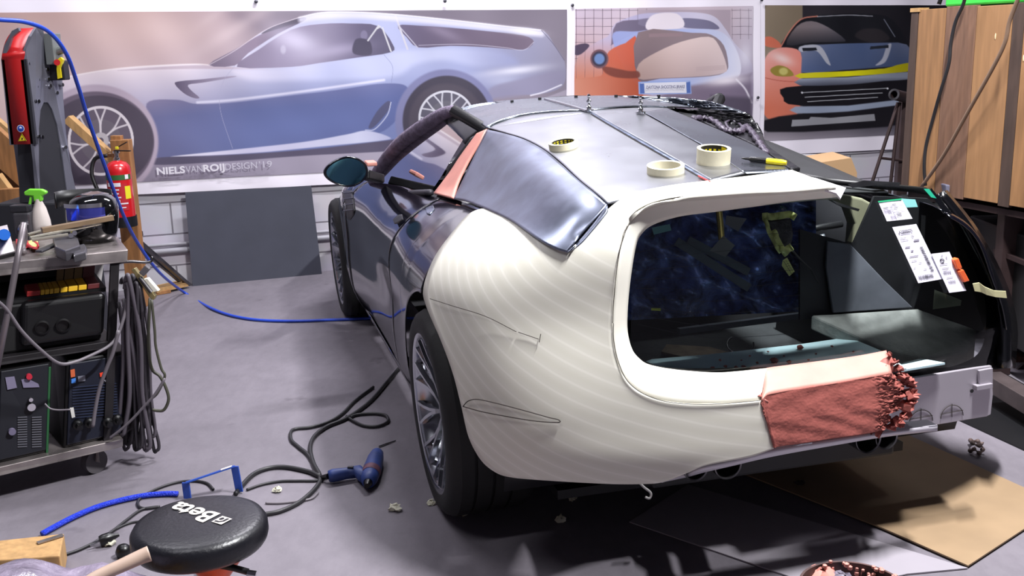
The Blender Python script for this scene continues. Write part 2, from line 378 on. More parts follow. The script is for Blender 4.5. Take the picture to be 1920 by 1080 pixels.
    A.line([(890, 74), (970, 60), (1100, 58), (1300, 72), (1560, 98), (1790, 126)], 22, (222, 220, 236), .85, 7)
    A.line([(880, 66), (970, 47), (1100, 46), (1250, 55), (1450, 75), (1650, 98), (1790, 113)], 4, (236, 232, 240), .9)
    A.line([(545, 243), (640, 190), (760, 110), (880, 66)], 2.5, (228, 214, 222), .8)
    A.blob(1730, 118, 60, 14, (250, 248, 250), .8, .12); A.line([(1790, 113), (1835, 165), (1876, 226)], 2.5, (90, 84, 104), .8)
    A.blob(1690, 265, 120, 16, (240, 240, 250), .85, -.12); A.blob(1640, 300, 80, 30, (190, 194, 220), .7)
    A.poly([(1600, 330), (1700, 300), (1850, 270), (1866, 310), (1780, 345), (1610, 372)], (138, 134, 160), 8, .8)
    A.line([(1750, 358), (1800, 345), (1865, 318)], 5, (240, 238, 248), .9, 2)
    # intakes
    A.poly([(415, 314), (440, 304), (520, 297), (632, 285), (636, 290), (520, 310), (466, 318), (478, 340), (508, 366), (488, 368), (450, 350)], ramp([(415, (84, 74, 98)), (640, (170, 160, 182))]), 1.2, 1, 3)
    A.poly([(1222, 380), (1206, 384), (1172, 420), (1142, 476), (1160, 478), (1200, 436), (1224, 400)], (66, 68, 100), 2, 1, 3)
    A.line([(1226, 384), (1212, 432), (1166, 484), (1130, 488)], 4, (200, 204, 228), .8)
    # sill
    A.poly([(400, 588), (650, 560), (900, 532), (1060, 504), (1135, 490), (1216, 512), (1200, 526), (1000, 546), (700, 574)], ramp([(400, (236, 232, 242)), (700, (200, 196, 222)), (1100, (206, 208, 230)), (1216, (180, 182, 212))]), 3, .95)
    A.poly([(345, 592), (600, 582), (900, 562), (1200, 528), (1275, 520), (1285, 560), (900, 584), (600, 606), (345, 618)], (72, 66, 88), 3)
    A.line([(640, 248), (600, 300), (584, 360), (590, 430), (632, 556)], 1.6, (170, 168, 196), .8)
    A.line([(1200, 205), (1232, 250), (1228, 310)], 1.6, (110, 116, 160), .7)
    # wheels
    A.ell(118, 535, 236, 218, (176, 160, 176), 4); A.ell(118, 535, 220, 192, (92, 80, 96), 3); A.ell(130, 530, 206, 172, (62, 54, 68), 3)
    wheel_art(A, 138, 528, 124, 131, 7, (84, 74, 88), (216, 208, 212))
    A.ell(1434, 456, 192, 196, (116, 118, 158), 4); A.ell(1436, 452, 166, 168, (52, 48, 62), 3); A.ell(1434, 452, 140, 138, (64, 58, 70), 6)
    wheel_art(A, 1434, 442, 105, 103, 9, (78, 76, 90), (206, 206, 214))
    # pale glare veil painted into the print colours
    A.c = A.c*.88+np.array([200, 190, 204])*.12
    A.blob(1000, 20, 300, 40, (236, 230, 238), .25); A.blob(360, 120, 260, 70, (216, 190, 184), .35)
    return A.c
def art_rear(x, y):
    A = Art((x-1040)*2.182, y*2.182)
    A.fill(two(ramp([(70, (196, 180, 196)), (342, (204, 188, 200)), (343, (186, 170, 180)), (720, (206, 190, 200)), (810, (206, 196, 208))]), ramp([(70, (200, 150, 140)), (400, (196, 184, 200)), (810, (150, 140, 160))]), 60, 380))
    for k in range(9): A.line([(88+k*36, 36), (88+k*36, 520)], 1.6, (70, 58, 72), .8, .6, 0)
    for k in range(12): A.line([(76, 42+k*33), (342, 42+k*33)], 1.6, (70, 58, 72), .8, .6, 0)
    for k in range(3): A.line([(726+k*34, 36), (726+k*34, 160)], 1.4, (80, 68, 80), .8, .6, 0)
    for k in range(4): A.line([(724, 42+k*33), (806, 42+k*33)], 1.4, (80, 68, 80), .8, .6, 0)
    A.poly([(720, 40), (342, 40), (342, 160), (720, 160)], (176, 160, 172), 1, .9, 0)
    A.poly([(78, 300), (110, 215), (175, 170), (220, 145), (250, 95), (340, 60), (420, 52), (560, 50), (650, 66), (700, 120), (735, 175), (790, 235), (812, 300), (812, 520), (78, 520)],
           two(ramp([(78, (196, 178, 196)), (340, (180, 174, 204)), (600, (206, 200, 220)), (800, (200, 196, 216))]), ramp([(78, (206, 130, 104)), (342, (200, 120, 96)), (400, (190, 184, 205)), (800, (160, 150, 172))]), 160, 330), 1.5)
    for k in range(8): A.line([(88+k*36, 36), (88+k*36, 380)], 1.4, (80, 62, 72), .55, .6, 0)
    A.poly([(252, 96), (340, 82), (342, 100), (395, 118), (342, 130), (240, 180), (232, 178)], (110, 98, 118), 2, .9, 3)
    A.poly([(255, 100), (320, 84), (400, 76), (390, 118), (320, 126), (258, 136)], (112, 104, 126), 3, .8)
    A.poly([(520, 76), (610, 80), (655, 96), (668, 120), (560, 116), (526, 108)], (120, 116, 142), 2)
    A.poly([(400, 62), (500, 56), (524, 112), (380, 122)], (232, 222, 230), 3)
    A.poly([(235, 150), (342, 128), (560, 118), (680, 130), (742, 200), (762, 290), (720, 330), (560, 352), (345, 352)], ramp([(235, (150, 160, 208)), (560, (176, 186, 226)), (760, (222, 222, 238))]), 3, .95)
    A.poly([(200, 270), (222, 210), (290, 176), (342, 172), (342, 520), (82, 520), (82, 340), (110, 320), (190, 310)], two(ramp([(80, (190, 112, 92)), (342, (204, 92, 66))]), ramp([(80, (206, 140, 118)), (342, (182, 88, 64))]), 250, 330), 2, .95, 3)
    A.poly([(342, 132), (560, 134), (640, 142), (692, 186), (710, 260), (700, 292), (640, 312), (430, 322), (342, 324)], two(ramp([(342, (136, 118, 122)), (700, (150, 134, 140))]), ramp([(342, (120, 104, 112)), (700, (140, 126, 136))]), 150, 300), 1.5, 1, 3)
    A.poly([(344, 262), (420, 212), (520, 170), (630, 150), (672, 186), (704, 270), (692, 298), (600, 312), (430, 320), (344, 322)], two(ramp([(344, (206, 182, 176)), (700, (228, 208, 206))]), ramp([(344, (176, 150, 144)), (700, (206, 186, 188))]), 170, 310), 2, 1, 3)
    A.poly([(200, 272), (300, 290), (342, 292), (342, 318), (260, 318), (210, 300)], (120, 66, 58), 4, .9)
    A.poly([(386, 138), (524, 134), (524, 148), (386, 152)], (150, 128, 134), 1, 1, 0)
    for k in range(4): A.line([(578, 276+k*5), (696, 268+k*5)], 2, (186, 164, 166), .8, .8, 0)
    A.ell(183, 241, 37, 39, (116, 84, 92), 2); A.ell(183, 241, 30, 31, (66, 60, 78), 2); A.ell(183, 241, 21, 22, (112, 138, 186), 3)
    A.poly([(75, 192), (120, 178), (142, 188), (110, 220), (84, 224)], (84, 72, 92), 2)
    A.poly([(560, 350), (720, 320), (806, 300), (806, 540), (420, 540), (430, 390)], ramp([(560, (120, 104, 124)), (806, (110, 98, 118))], 'x'), 10, .8, 0)
    A.blob(700, 330, 100, 22, (240, 232, 240), .9, -.1); A.line([(744, 325), (780, 365), (806, 420)], 7, (236, 230, 240), .9, 3)
    A.blob(780, 230, 30, 60, (226, 222, 234), .7); A.poly([(640, 390), (806, 400), (806, 560), (640, 560)], (84, 76, 92), 12, .9, 0)
    A.poly([(342, 334), (556, 330), (560, 384), (344, 386)], (150, 170, 220), 1, 1, 0); A.poly([(352, 340), (546, 334), (548, 380), (354, 382)], (222, 222, 232), 1, 1, 0)
    A.poly([(348, 342), (366, 341), (368, 382), (350, 383)], (88, 112, 176), 1, 1, 0); A.poly([(538, 336), (554, 335), (556, 380), (540, 381)], (88, 112, 176), 1, 1, 0)
    return A.c
def art_front(x, y):
    A = Art((x-1040)*2.182, y*2.182)
    A.fill(two(ramp([(855, (136, 122, 104)), (1012, (128, 114, 96)), (1016, (46, 42, 48)), (1440, (30, 28, 34)), (1700, (28, 26, 32))]), ramp([(855, (120, 108, 110)), (1012, (96, 88, 92)), (1016, (40, 36, 42)), (1700, (30, 28, 34))]), 200, 420))
    A.poly([(850, 535), (1440, 505), (1700, 495), (1700, 600), (850, 600)], two(ramp([(850, (110, 104, 112)), (1400, (86, 82, 92))]), ramp([(850, (164, 156, 166)), (1400, (140, 134, 146))]), 520, 575), 5, 1, 0)
    A.poly([(925, 195), (962, 130), (1010, 76), (1080, 62), (1200, 56), (1340, 62), (1400, 100), (1450, 190), (1440, 230), (1000, 230)], (26, 26, 32), 1.5, 1, 3)
    A.line([(925, 192), (962, 128), (1010, 78), (1075, 66)], 5, (206, 130, 112), .9, 1); A.line([(1075, 68), (1200, 62), (1300, 66)], 3, (190, 190, 200), .8)
    A.poly([(948, 184), (990, 108), (1050, 86), (1120, 112), (1190, 164), (1150, 172), (1050, 174)], two(ramp([(948, (132, 118, 118)), (1190, (110, 104, 112))]), ramp([(948, (50, 48, 54)), (1190, (44, 44, 52))]), 110, 180), 2, 1, 3)
    A.line([(1348, 80), (1392, 150)], 4, (112, 116, 130), .9); A.poly([(1230, 150), (1260, 120), (1330, 120), (1370, 160), (1300, 175)], (44, 40, 44), 5)
    A.poly([(1000, 196), (1100, 182), (1300, 176), (1440, 182), (1460, 262), (1350, 274), (1180, 286), (1006, 296)], two(ramp([(1000, (124, 128, 150)), (1130, (90, 104, 138)), (1260, (74, 90, 126)), (1440, (96, 104, 130))]), ramp([(1000, (84, 98, 134)), (1440, (64, 78, 110))]), 185, 280), 1.5, 1, 3)
    A.poly([(1006, 190), (1085, 188), (1128, 262), (1112, 258), (1070, 208), (1008, 212)], (176, 178, 190), 2); A.poly([(1360, 186), (1378, 184), (1354, 252), (1312, 268), (1340, 240)], (170, 172, 186), 2)
    A.poly([(1012, 196), (1070, 194), (1074, 206), (1016, 210)], (30, 32, 40), 1, 1, 0); A.poly([(1292, 190), (1366, 184), (1366, 196), (1290, 202)], (34, 38, 48), 1, 1, 0)
    A.poly([(856, 156), (884, 150), (918, 172), (926, 192), (900, 196), (860, 186)], (206, 112, 88), 2)
    A.poly([(850, 290), (866, 230), (898, 202), (950, 194), (1006, 214), (1008, 300), (1006, 420), (990, 470), (940, 490), (880, 490), (850, 440)], two(ramp([(850, (232, 168, 160)), (1006, (222, 138, 124))]), ramp([(850, (214, 118, 92)), (1006, (196, 112, 92))]), 230, 440), 2, 1, 3)
    A.blob(930, 240, 50, 22, (244, 220, 216), .8, .4); A.line([(850, 316), (920, 330), (1006, 336)], 4, (170, 84, 70), .6)
    A.poly([(882, 286), (912, 268), (950, 276), (976, 300), (968, 312), (906, 310)], (150, 132, 60), 2); A.ell(936, 292, 18, 15, (196, 186, 110), 3)
    A.poly([(1004, 300), (1180, 292), (1350, 280), (1400, 266), (1470, 256), (1470, 286), (1380, 300), (1200, 312), (1004, 320)], ramp([(1004, (206, 196, 40)), (1200, (226, 220, 20)), (1440, (170, 160, 20))]), 1.2, 1, 2)
    A.poly([(1004, 322), (1200, 316), (1470, 292), (1470, 322), (1200, 346), (1004, 350)], two(ramp([(1000, (170, 178, 196)), (1470, (130, 136, 150))]), ramp([(1000, (92, 96, 112)), (1470, (60, 62, 74))]), 315, 345), 2, 1, 2)
    A.poly([(922, 366), (1000, 352), (1200, 348), (1470, 326), (1470, 410), (1300, 430), (1100, 436), (956, 426), (936, 400)], (22, 20, 26), 2, 1, 2)
    for yy, xa, xb in ((379, 1012, 1362), (398, 1024, 1340), (416, 1034, 1322)): A.line([(xa, yy), (xb, yy-18)], 2.6, (206, 208, 214), .9, .7, 0)
    for xa in (1012, 1362): A.ell(xa, 379 if xa < 1100 else 362, 4, 4, (220, 220, 226), 1)
    A.poly([(985, 436), (1200, 432), (1470, 400), (1470, 420), (1200, 456), (990, 464)], (148, 158, 178), 3, 1, 2)
    A.poly([(860, 492), (1000, 466), (1200, 460), (1470, 426), (1470, 500), (1200, 530), (870, 540)], (26, 24, 30), 4, 1, 2)
    A.poly([(972, 490), (1040, 488), (1048, 478), (1130, 482), (1308, 466), (1312, 494), (968, 518)], (150, 150, 156), 1.5, 1, 0)
    return A.c

ALB = .90     # the print reflects a little less than the paper
def fold(u, z, folds): return sum(a*math.exp(-((u-c)/w)**2) for c, w, a in folds)
def banner(name, label, outer, inner, art, off, nx, ny):
    """outer, inner: photo corners tl, tr, br, bl of the sheet and of its printed image, carried onto the wall"""
    root = thing(name, label, 'banner', on_wall(*outer[3], off))
    def quad(cs, o_, nu, nv, wave):
        c = [on_wall(*p, o_) for p in cs]; s = np.linspace(0, 1, nu)[None, :, None]; t = np.linspace(0, 1, nv)[:, None, None]
        P = (c[0]*(1-s)+c[1]*s)*(1-t)+(c[3]*(1-s)+c[2]*s)*t
        u = P@WD; z = P[..., 2]
        h = wave*(.010*np.sin(u*2.3+.5)+.006*np.sin(u*5.1+z*1.7)+.004*np.sin(z*9+u*2.2)+.004*np.sin(u*11-z*4)+.003*np.sin(u*17+z*9)*np.sin(z*3.1))+.012*wave
        return P-WN*h[..., None]
    G = quad(outer, off, 160, 60, 1)
    obj('sheet', MB().grid(G), mat('white_banner_vinyl', (236, 230, 240), .45), root, smooth='all', weld=False)
    G = quad(inner, off+.004, nx, ny, 1)
    o = obj('print', MB().grid(G), color_attr_mat('banner_print', .42, .4), root, smooth='all', weld=False)
    me = o.data; n = len(me.vertices); P = G.reshape(-1, 3); x, y = project(P)
    c = np.clip(art(x, y), 0, 255)/255; c = np.where(c <= .04045, c/12.92, ((c+.055)/1.055)**2.4)*ALB
    ca = me.color_attributes.new('print', 'FLOAT_COLOR', 'POINT'); buf = np.ones((n, 4)); buf[:, :3] = c
    ca.data.foreach_set('color', buf.ravel().astype(np.float32)); return root
def pt_on(x, y, off=.03): return on_wall(x, y, off)
b1 = banner('wide_banner', 'wide printed banner of a silver blue shooting brake in side view on the back wall', [(-70, -40), (1071, -40), (1071, 322), (-70, 381)], [(-66, 24), (1061, 18), (1061, 300), (-66, 357)], art_side, .012, 1060, 350)
b2 = banner('rear_view_banner', 'printed banner of a shooting brake rear view with grid and number plate, above the roof', [(1071, -40), (1424, -40), (1425, 300), (1071, 322)], [(1076, 17), (1411, 11), (1411, 272), (1076, 296)], art_rear, .016, 420, 320)
b3 = banner('front_view_banner', 'printed banner of a car front with yellow bar, partly behind the plank crate', [(1424, -40), (1905, -40), (1905, 268), (1425, 292)], [(1433, 10), (1900, 10), (1900, 242), (1433, 264)], art_front, .012, 420, 250)
def wall_text(txt, x, y, h, root, m, bold=0, space=1, dx=None, x2=None, y2=None):
    """lettering on the banner: starts at photo point (x,y), runs to (x2,y2)"""
    v, f = text_mesh(txt, 1, bold, 0, space, align='LEFT'); a = np.array(v); a[:, 0] -= a[:, 0].min()
    A_ = pt_on(x, y, .070); B_ = pt_on(x2, y2, .070); d = B_-A_; l = np.linalg.norm(d); d /= l; wd_ = a[:, 0].max(); nrm = WN; upv = np.cross(nrm, -d)
    upv = np.cross(d, -WN); upv = upv if upv[2] > 0 else -upv
    hh = h; s_ = l/wd_
    P = [A_+d*(p[0]*s_)+upv*(p[1]*hh) for p in a]
    mb = MB().add(P, f); return obj('lettering', mb, m, root, weld=False)
m_let = mat('print_grey_lettering', (212, 208, 216), .5); m_let2 = mat('print_thin_lettering', (186, 182, 194), .5)
for t_, xa, xb, bd in (('NIELS', 294, 347, .035), ('VAN', 348, 380, 0), ('ROIJ', 381, 421, .035), ('DESIGN', 422, 482, 0), ("'19", 486, 510, 0)):
    sl = (308-322)/(510-294); wall_text(t_, xa, 322+(xa-294)*sl, .062, b1, m_let if bd else m_let2, bd, 1, x2=xb, y2=322+(xb-294)*sl)
wall_text('DAYTONA SHOOTING BRAKE', 1212, 164, .032, b2, mat('plate_lettering', (92, 92, 120), .5), .02, 1, x2=1284, y2=162.5)
m_pin = mat('banner_screw', (90, 90, 98), .4, .8)
for rt_, ps in ((b1, [(480, 3), (834, 2)]), (b2, [(1421, 183), (1073, 10)]), (b3, [(1428, 0)])):
    for (x, y) in ps:
        p = pt_on(x, y, .05); obj('screw', MB().lathe([(.012, 0), (.012, .006), (.005, .009)], p, -WN, 12), m_pin, rt_)
# ------------------------------------------------------------------ the car: one smooth body form, panels cut from it
def itp(x, xs, ys):
    """smooth table lookup (monotone-ish cubic through the points)"""
    x = np.asarray(x, float); xs = np.asarray(xs, float); ys = np.asarray(ys, float)
    m = np.gradient(ys, xs); i = np.clip(np.searchsorted(xs, x)-1, 0, len(xs)-2); h = xs[i+1]-xs[i]; t = np.clip((x-xs[i])/h, 0, 1)
    return (2*t**3-3*t**2+1)*ys[i]+(t**3-2*t**2+t)*h*m[i]+(-2*t**3+3*t**2)*ys[i+1]+(t**3-t**2)*h*m[i+1]
def smax(a, b, k):
    h = np.maximum(k-np.abs(a-b), 0)/k; return np.maximum(a, b)+h*h*k/4
def roofz(x, y):
    z0 = itp(x, [-.75, -.6, -.4, 0, .4, .8, 1.2, 1.6, 2.0, 2.35, 2.6], [1.07, 1.098, 1.128, 1.185, 1.235, 1.272, 1.288, 1.26, 1.10, .93, .80])
    c = itp(x, [-.8, -.5, 0, .9, 1.6, 2.4], [.10, .10, .17, .25, .22, .2]); return z0-c*y*y
def F_green(x, y, z):
    x0 = .3; w = np.interp(z, [.80, .97, 1.2, 1.35], [.80, .70, .535, .43]); w = w*np.interp(x, [-1, 1.2, 2.4], [1, 1, .92])
    xe = itp(z, [.5, .9, 1.0, 1.10, 1.2], [-.76, -.675, -.645, -.60, -.52]); Lr = x0-xe; p = itp(z, [.7, .85, .95, 1.1], [2.8, 3.2, 4.0, 5.0])
    dx = np.maximum(x0-x, 0)/Lr; r = (np.abs(y/w)**p+dx**p)**(1/p)
    s = (r-1)*np.where(dx > np.abs(y/w), Lr, w)
    k = np.interp(x, [-.6, -.3, .2], [.09, .06, .03]); return smax(s, z-roofz(x, y), k)
W_Z = [.10, .18, .25, .40, .55, .70, .80, .90, 1.0, 1.1]
def halfw(x, z):
    wr = itp(z, W_Z, [.84, .90, .925, .95, .96, .962, .955, .93, .90, .87])
    wd = itp(z, W_Z, [.80, .86, .90, .925, .915, .925, .92, .88, .82, .76])
    wf = itp(z, W_Z, [.84, .90, .93, .95, .955, .955, .94, .91, .86, .8])
    t = np.clip((x-.25)/1.05, 0, 1); t = t*t*(3-2*t); u = np.clip((x-1.7)/.85, 0, 1); u = u*u*(3-2*u)
    return (wr*(1-t)+wd*t)*(1-u)+wf*u
def F_low(x, y, z, off=0):
    x0 = .1; w = halfw(x, z)-off
    xe = itp(z, [.1, .2, .26, .32, .38, .5, .6, .75, .9, 1.0, 1.1], [-.40, -.56, -.655, -.725, -.76, -.755, -.745, -.715, -.675, -.645, -.60])
    p = itp(z, [.2, .3, .5, .65, .8, 1.0], [3.0, 3.6, 3.7, 3.3, 2.9, 3.5]); Lr = x0-xe; dx = np.maximum(x0-x, 0)/Lr
    q = np.maximum(x-2.2, 0)/1.45; pf = 2.6
    r = (np.abs(y/w)**p+dx**p+q**pf)**(1/p); s = (r-1)*w
    zt = itp(x, [-.8, .1, .6, 1.0, 1.6, 2.2, 2.75, 3.65], [1.06, 1.085, 1.06, 1.01, .97, .93, .90, .70]); a = itp(x, [-.8, .1, 1.0, 1.8, 2.75], [.2, .21, .17, .12, .12])
    return smax(s, z-(zt-a*y*y), np.interp(x, [-.6, .3, 1.2], [.16, .22, .16]))
def F_body(x, y, z, off=0):
    a = F_low(x, y, z); b_ = F_green(x, y, z); k = np.interp(x, [-.5, -.1, .5], [.14, .07, .03])
    h = np.maximum(k-np.abs(a-b_), 0)/k; return np.minimum(a, b_)-h*h*k/4+off
CAMC = tocar(CAM)
def hit(px, py, off=0, F=F_body, s0=2.2, s1=7.2):
    """where the view rays through photo points meet the body form (car space)"""
    px = np.asarray(px, float); py = np.asarray(py, float); sh = px.shape; px = px.ravel(); py = py.ravel()
    r = FW[None]+RT[None]*((px-960)/FPX)[:, None]-UP[None]*((py-540)/FPX)[:, None]
    rc = np.stack([r@FX, r@LF, r[:, 2]], 1); S = np.linspace(s0, s1, 100); lo = np.full(len(px), s1); hi = lo.copy(); done = np.zeros(len(px), bool)
    best = np.full(len(px), 1e9); bs = lo.copy(); prev = None
    for s in S:
        P = CAMC+rc*s; v = F(P[:, 0], P[:, 1], P[:, 2])+off; b2_ = (v < best) & ~done; best = np.where(b2_, v, best); bs = np.where(b2_, s, bs)
        new = (v < 0) & ~done; lo = np.where(new, s-(S[1]-S[0]), lo); hi = np.where(new, s, hi); done |= new
    for _ in range(24):
        m_ = (lo+hi)/2; P = CAMC+rc*m_[:, None]; v = F(P[:, 0], P[:, 1], P[:, 2])+off; ins = v < 0; hi = np.where(ins, m_, hi); lo = np.where(ins, lo, m_)
    s = np.where(done, hi, bs); return (CAMC+rc*s[:, None]).reshape(sh+(3,))
def strip_px(A_, B_, n=10, m=24, ease=None):
    A_ = crom(A_, n); B_ = crom(B_, n); t = np.linspace(0, 1, m)
    if ease: t = ease(t)
    t = t[None, :, None]; return A_[:, None]*(1-t)+B_[:, None]*t
def relax(P, it):
    for _ in range(it): P[1:-1, 1:-1] = P[1:-1, 1:-1]*.4+.15*(P[2:, 1:-1]+P[:-2, 1:-1]+P[1:-1, 2:]+P[1:-1, :-2])
    return P
def skin(name, G, m, parent, off=0, F=F_body, solid=.008, label=None, smooth='all', it=0):
    P = relax(hit(G[..., 0], G[..., 1], off, F), it); return obj(name, MB().grid(P), m, parent, local=True, smooth=smooth, solid=solid, label=label, soff=0)
def lineon(pts, off=-.002, F=F_body, n=8): C = crom(pts, n) if len(pts) > 2 else np.array(pts, float); return hit(C[:, 0], C[:, 1], off, F)

CARZ = math.atan2(FX[1], FX[0])
car = thing('car', 'dark blue sports car being rebuilt with an unpainted cream rear fender and bare metal roof', 'car', CO, CARZ)
# materials
m_black = mat('dark_blue_paint', (10, 10, 18), .10, spec=.5, coat=.35)
m_trimblk = mat('black_trim', (14, 14, 17), .45)
m_inner = mat('dark_inner_panel', (20, 20, 24), .6, var=.3, scale=9)
m_white = mat('cream_tooling_board', (226, 217, 186), .42, spec=.4)
N, L, b = nodes_of(m_white)
tc = N.new('ShaderNodeTexCoord'); mp = N.new('ShaderNodeMapping'); mp.inputs['Rotation'].default_value = (math.radians(-10), math.radians(27), math.radians(0)); L.new(tc.outputs['Object'], mp.inputs[0])
wv = N.new('ShaderNodeTexWave'); wv.wave_type = 'BANDS'; wv.bands_direction = 'Z'; wv.inputs['Scale'].default_value = 9; wv.inputs['Distortion'].default_value = .6; wv.inputs['Detail'].default_value = 3; wv.inputs['Detail Scale'].default_value = .6
L.new(mp.outputs[0], wv.inputs[0])
nz = N.new('ShaderNodeTexNoise'); nz.inputs['Scale'].default_value = 3.5; nz.inputs['Detail'].default_value = 5; L.new(tc.outputs['Object'], nz.inputs[0])
cr = N.new('ShaderNodeValToRGB'); e = cr.color_ramp.elements; e[0].position = 0; e[0].color = (*srgb((209, 206, 193)), 1); e[1].position = .55; e[1].color = (*srgb((212, 209, 197)), 1)
e = cr.color_ramp.elements.new(.90); e.color = (*srgb((213, 210, 198)), 1); e = cr.color_ramp.elements.new(1); e.color = (*srgb((222, 219, 208)), 1)
L.new(wv.outputs[1], cr.inputs[0])
mx = N.new('ShaderNodeMix'); mx.data_type = 'RGBA'; mx.blend_type = 'MULTIPLY'; mx.inputs[0].default_value = .12; L.new(cr.outputs[0], mx.inputs[6]); L.new(nz.outputs[0], mx.inputs[7]); L.new(mx.outputs[2], b.inputs[0])
m_whplain = mat('cream_board_lip', (214, 211, 200), .5, var=.03, scale=6)
m_clay = mat('modelling_clay', (158, 88, 80), .62, var=.12, scale=12, bump=.25, bscale=38, spec=.35)
m_clay2 = mat('smoothed_clay', (204, 138, 126), .55, var=.08, scale=14, spec=.35)
def alu(name, c, r, v, sc=7, st=None, rv=.1):
    return mat(name, c, r, 1, var=v, scale=sc, rvar=rv, stretch=st, detail=7)
m_alu = alu('brushed_aluminium', (172, 174, 180), .30, .06, 5, None, .03); m_alu2 = alu('scuffed_aluminium', (136, 142, 160), .33, .25, 9, None, .04); m_alu3 = alu('dark_roof_metal', (128, 133, 143), .28, .08, 5, None, .06)
m_ink = mat('pencil_line', (40, 32, 28), .8)
m_rub = mat('tyre_rubber', (15, 15, 16), .75, bump=.1); m_rim = mat('silver_alloy', (170, 172, 178), .22, 1, var=.08); m_disc = mat('brake_disc_metal', (60, 58, 60), .4, 1)
m_glass = mat('tinted_rear_glass', (205, 232, 228), .0, trans=1, ior=1.45, spec=.5)
m_steel = mat('worn_steel', (120, 118, 120), .35, 1, var=.3, scale=10, rvar=.12)
m_chrome = mat('chrome', (225, 225, 228), .1, 1)

# ---- cream tooling board quarter: a C-shaped strip round the rear window
OUT = [(1484, 322), (1420, 331), (1335, 341), (1250, 352), (1180, 368), (1135, 398), (1106, 436), (1085, 460), (1062, 472), (1034, 462), (1010, 449), (972, 421), (940, 402), (915, 393), (880, 404), (845, 444), (815, 488), (797, 540), (802, 575), (830, 640), (852, 700), (868, 762), (882, 820), (905, 862), (932, 884), (960, 893), (1010, 898), (1080, 902), (1150, 905), (1200, 905), (1240, 902), (1285, 886), (1320, 872), (1370, 862), (1410, 854), (1449, 840)]
INN = [(1568, 353), (1482, 361), (1400, 364), (1325, 369), (1262, 374), (1215, 385), (1186, 406), (1176, 425), (1168, 440), (1163, 465), (1159, 490), (1156, 515), (1154, 535), (1152, 553), (1150, 570), (1149, 585), (1149, 598), (1149, 610), (1149, 620), (1149, 632), (1150, 644), (1152, 656), (1154, 668), (1157, 680), (1161, 690), (1166, 700), (1173, 710), (1183, 722), (1195, 732), (1212, 741), (1235, 749), (1262, 754), (1295, 757), (1335, 757), (1380, 755), (1428, 750)]
G = strip_px(OUT, INN, 6, 40, lambda t: t)
quarter = skin('quarter_panel_buck', G, m_white, car, it=60, off=-.007, solid=.012, label='unpainted cream tooling board quarter panel with fine layer lines')
# bevelled surround between the outer crease and the glass
CR = [(1568, 353), (1482, 361), (1400, 364), (1325, 369), (1262, 374), (1215, 385), (1184, 408), (1166, 450), (1154, 530), (1149, 600), (1150, 645), (1161, 690), (1180, 719), (1212, 741), (1262, 754), (1335, 757), (1380, 755), (1428, 750)]
GL = [(1572, 371), (1482, 378), (1400, 388), (1335, 397), (1275, 405), (1226, 420), (1203, 437), (1191, 462), (1180, 530), (1175, 590), (1176, 625), (1184, 655), (1197, 672), (1216, 684), (1262, 693), (1335, 699), (1380, 697), (1437, 691)]
A_ = hit(*crom(CR, 6).T); GC = crom(GL, 6); B_ = hit(GC[:, 0], GC[:, 1], .05); t = np.linspace(0, 1, 6)[None, :, None]
obj('window_surround', MB().grid(A_[:, None]*(1-t)+B_[:, None]*t), m_whplain, car, local=True, smooth='all', solid=.006, soff=0, label='smooth cream lip sloping in to the rear glass')
# trailing edge strip of the roof flange and its torn tip
A1 = hit(*crom([(1250, 352), (1335, 341), (1420, 331), (1484, 322)], 8).T, -.004)
# aluminium lip along the underside
LA = [(1240, 904), (1285, 888), (1320, 874), (1370, 863), (1450, 841), (1560, 824), (1660, 809), (1758, 797)]
LB = [(1240, 905), (1287, 895), (1324, 885), (1372, 874), (1450, 856), (1560, 836), (1662, 819), (1758, 808)]
LAx = crom(LA, 6); LBx = crom(LB, 6)
def ylip(p, xx):
    return np.array([car_x(a, b_, xx) for a, b_ in p])
xl = itp(np.linspace(0, 1, len(LAx)), [0, .2, .45, 1], [-.62, -.70, -.765, -.775])
a_ = np.array([car_x(p[0], p[1], x_) for p, x_ in zip(LAx, xl)]); b__ = np.array([car_x(p[0], p[1], x_) for p, x_ in zip(LBx, xl)])
m_lip = mat('lip_sheet_metal', (196, 192, 200), .4, .35)
obj('lower_metal_lip', MB().grid(np.stack([a_, b__], 1)), m_lip, car, local=True, smooth=True, solid=.004, label='thin bent metal lip under the rear')
a2 = a_.copy(); a2[:, 0] += .05
obj('lip_flange', MB().grid(np.stack([a_, a2], 1)), m_alu, car, local=True, solid=.004)
# pencilled lines on the board
for nm, P, cl in (('pencil_line', [(806, 560), (850, 574), (910, 593), (968, 622)], 0), ('pencil_line', [(972, 623), (1010, 636)], 0), ('pencil_line', [(1014, 626), (1011, 642)], 0),
                  ('pencil_outline', [(868, 762), (878, 752), (896, 749), (930, 756), (980, 769), (1030, 783), (1047, 787), (1046, 792), (1000, 789), (940, 779), (900, 771), (868, 762)], 1),
                  ('pencil_line', [(1150, 606), (1151, 640), (1160, 680), (1178, 716), (1212, 741), (1262, 755), (1335, 758), (1425, 751)], 0),
                  ('pencil_line', [(1176, 424), (1160, 480), (1151, 560), (1149, 606)], 0)):
    obj(nm, MB().tube(lineon(P, -.0165), .0011 if not cl else .0015, 5), m_ink, car, local=True)

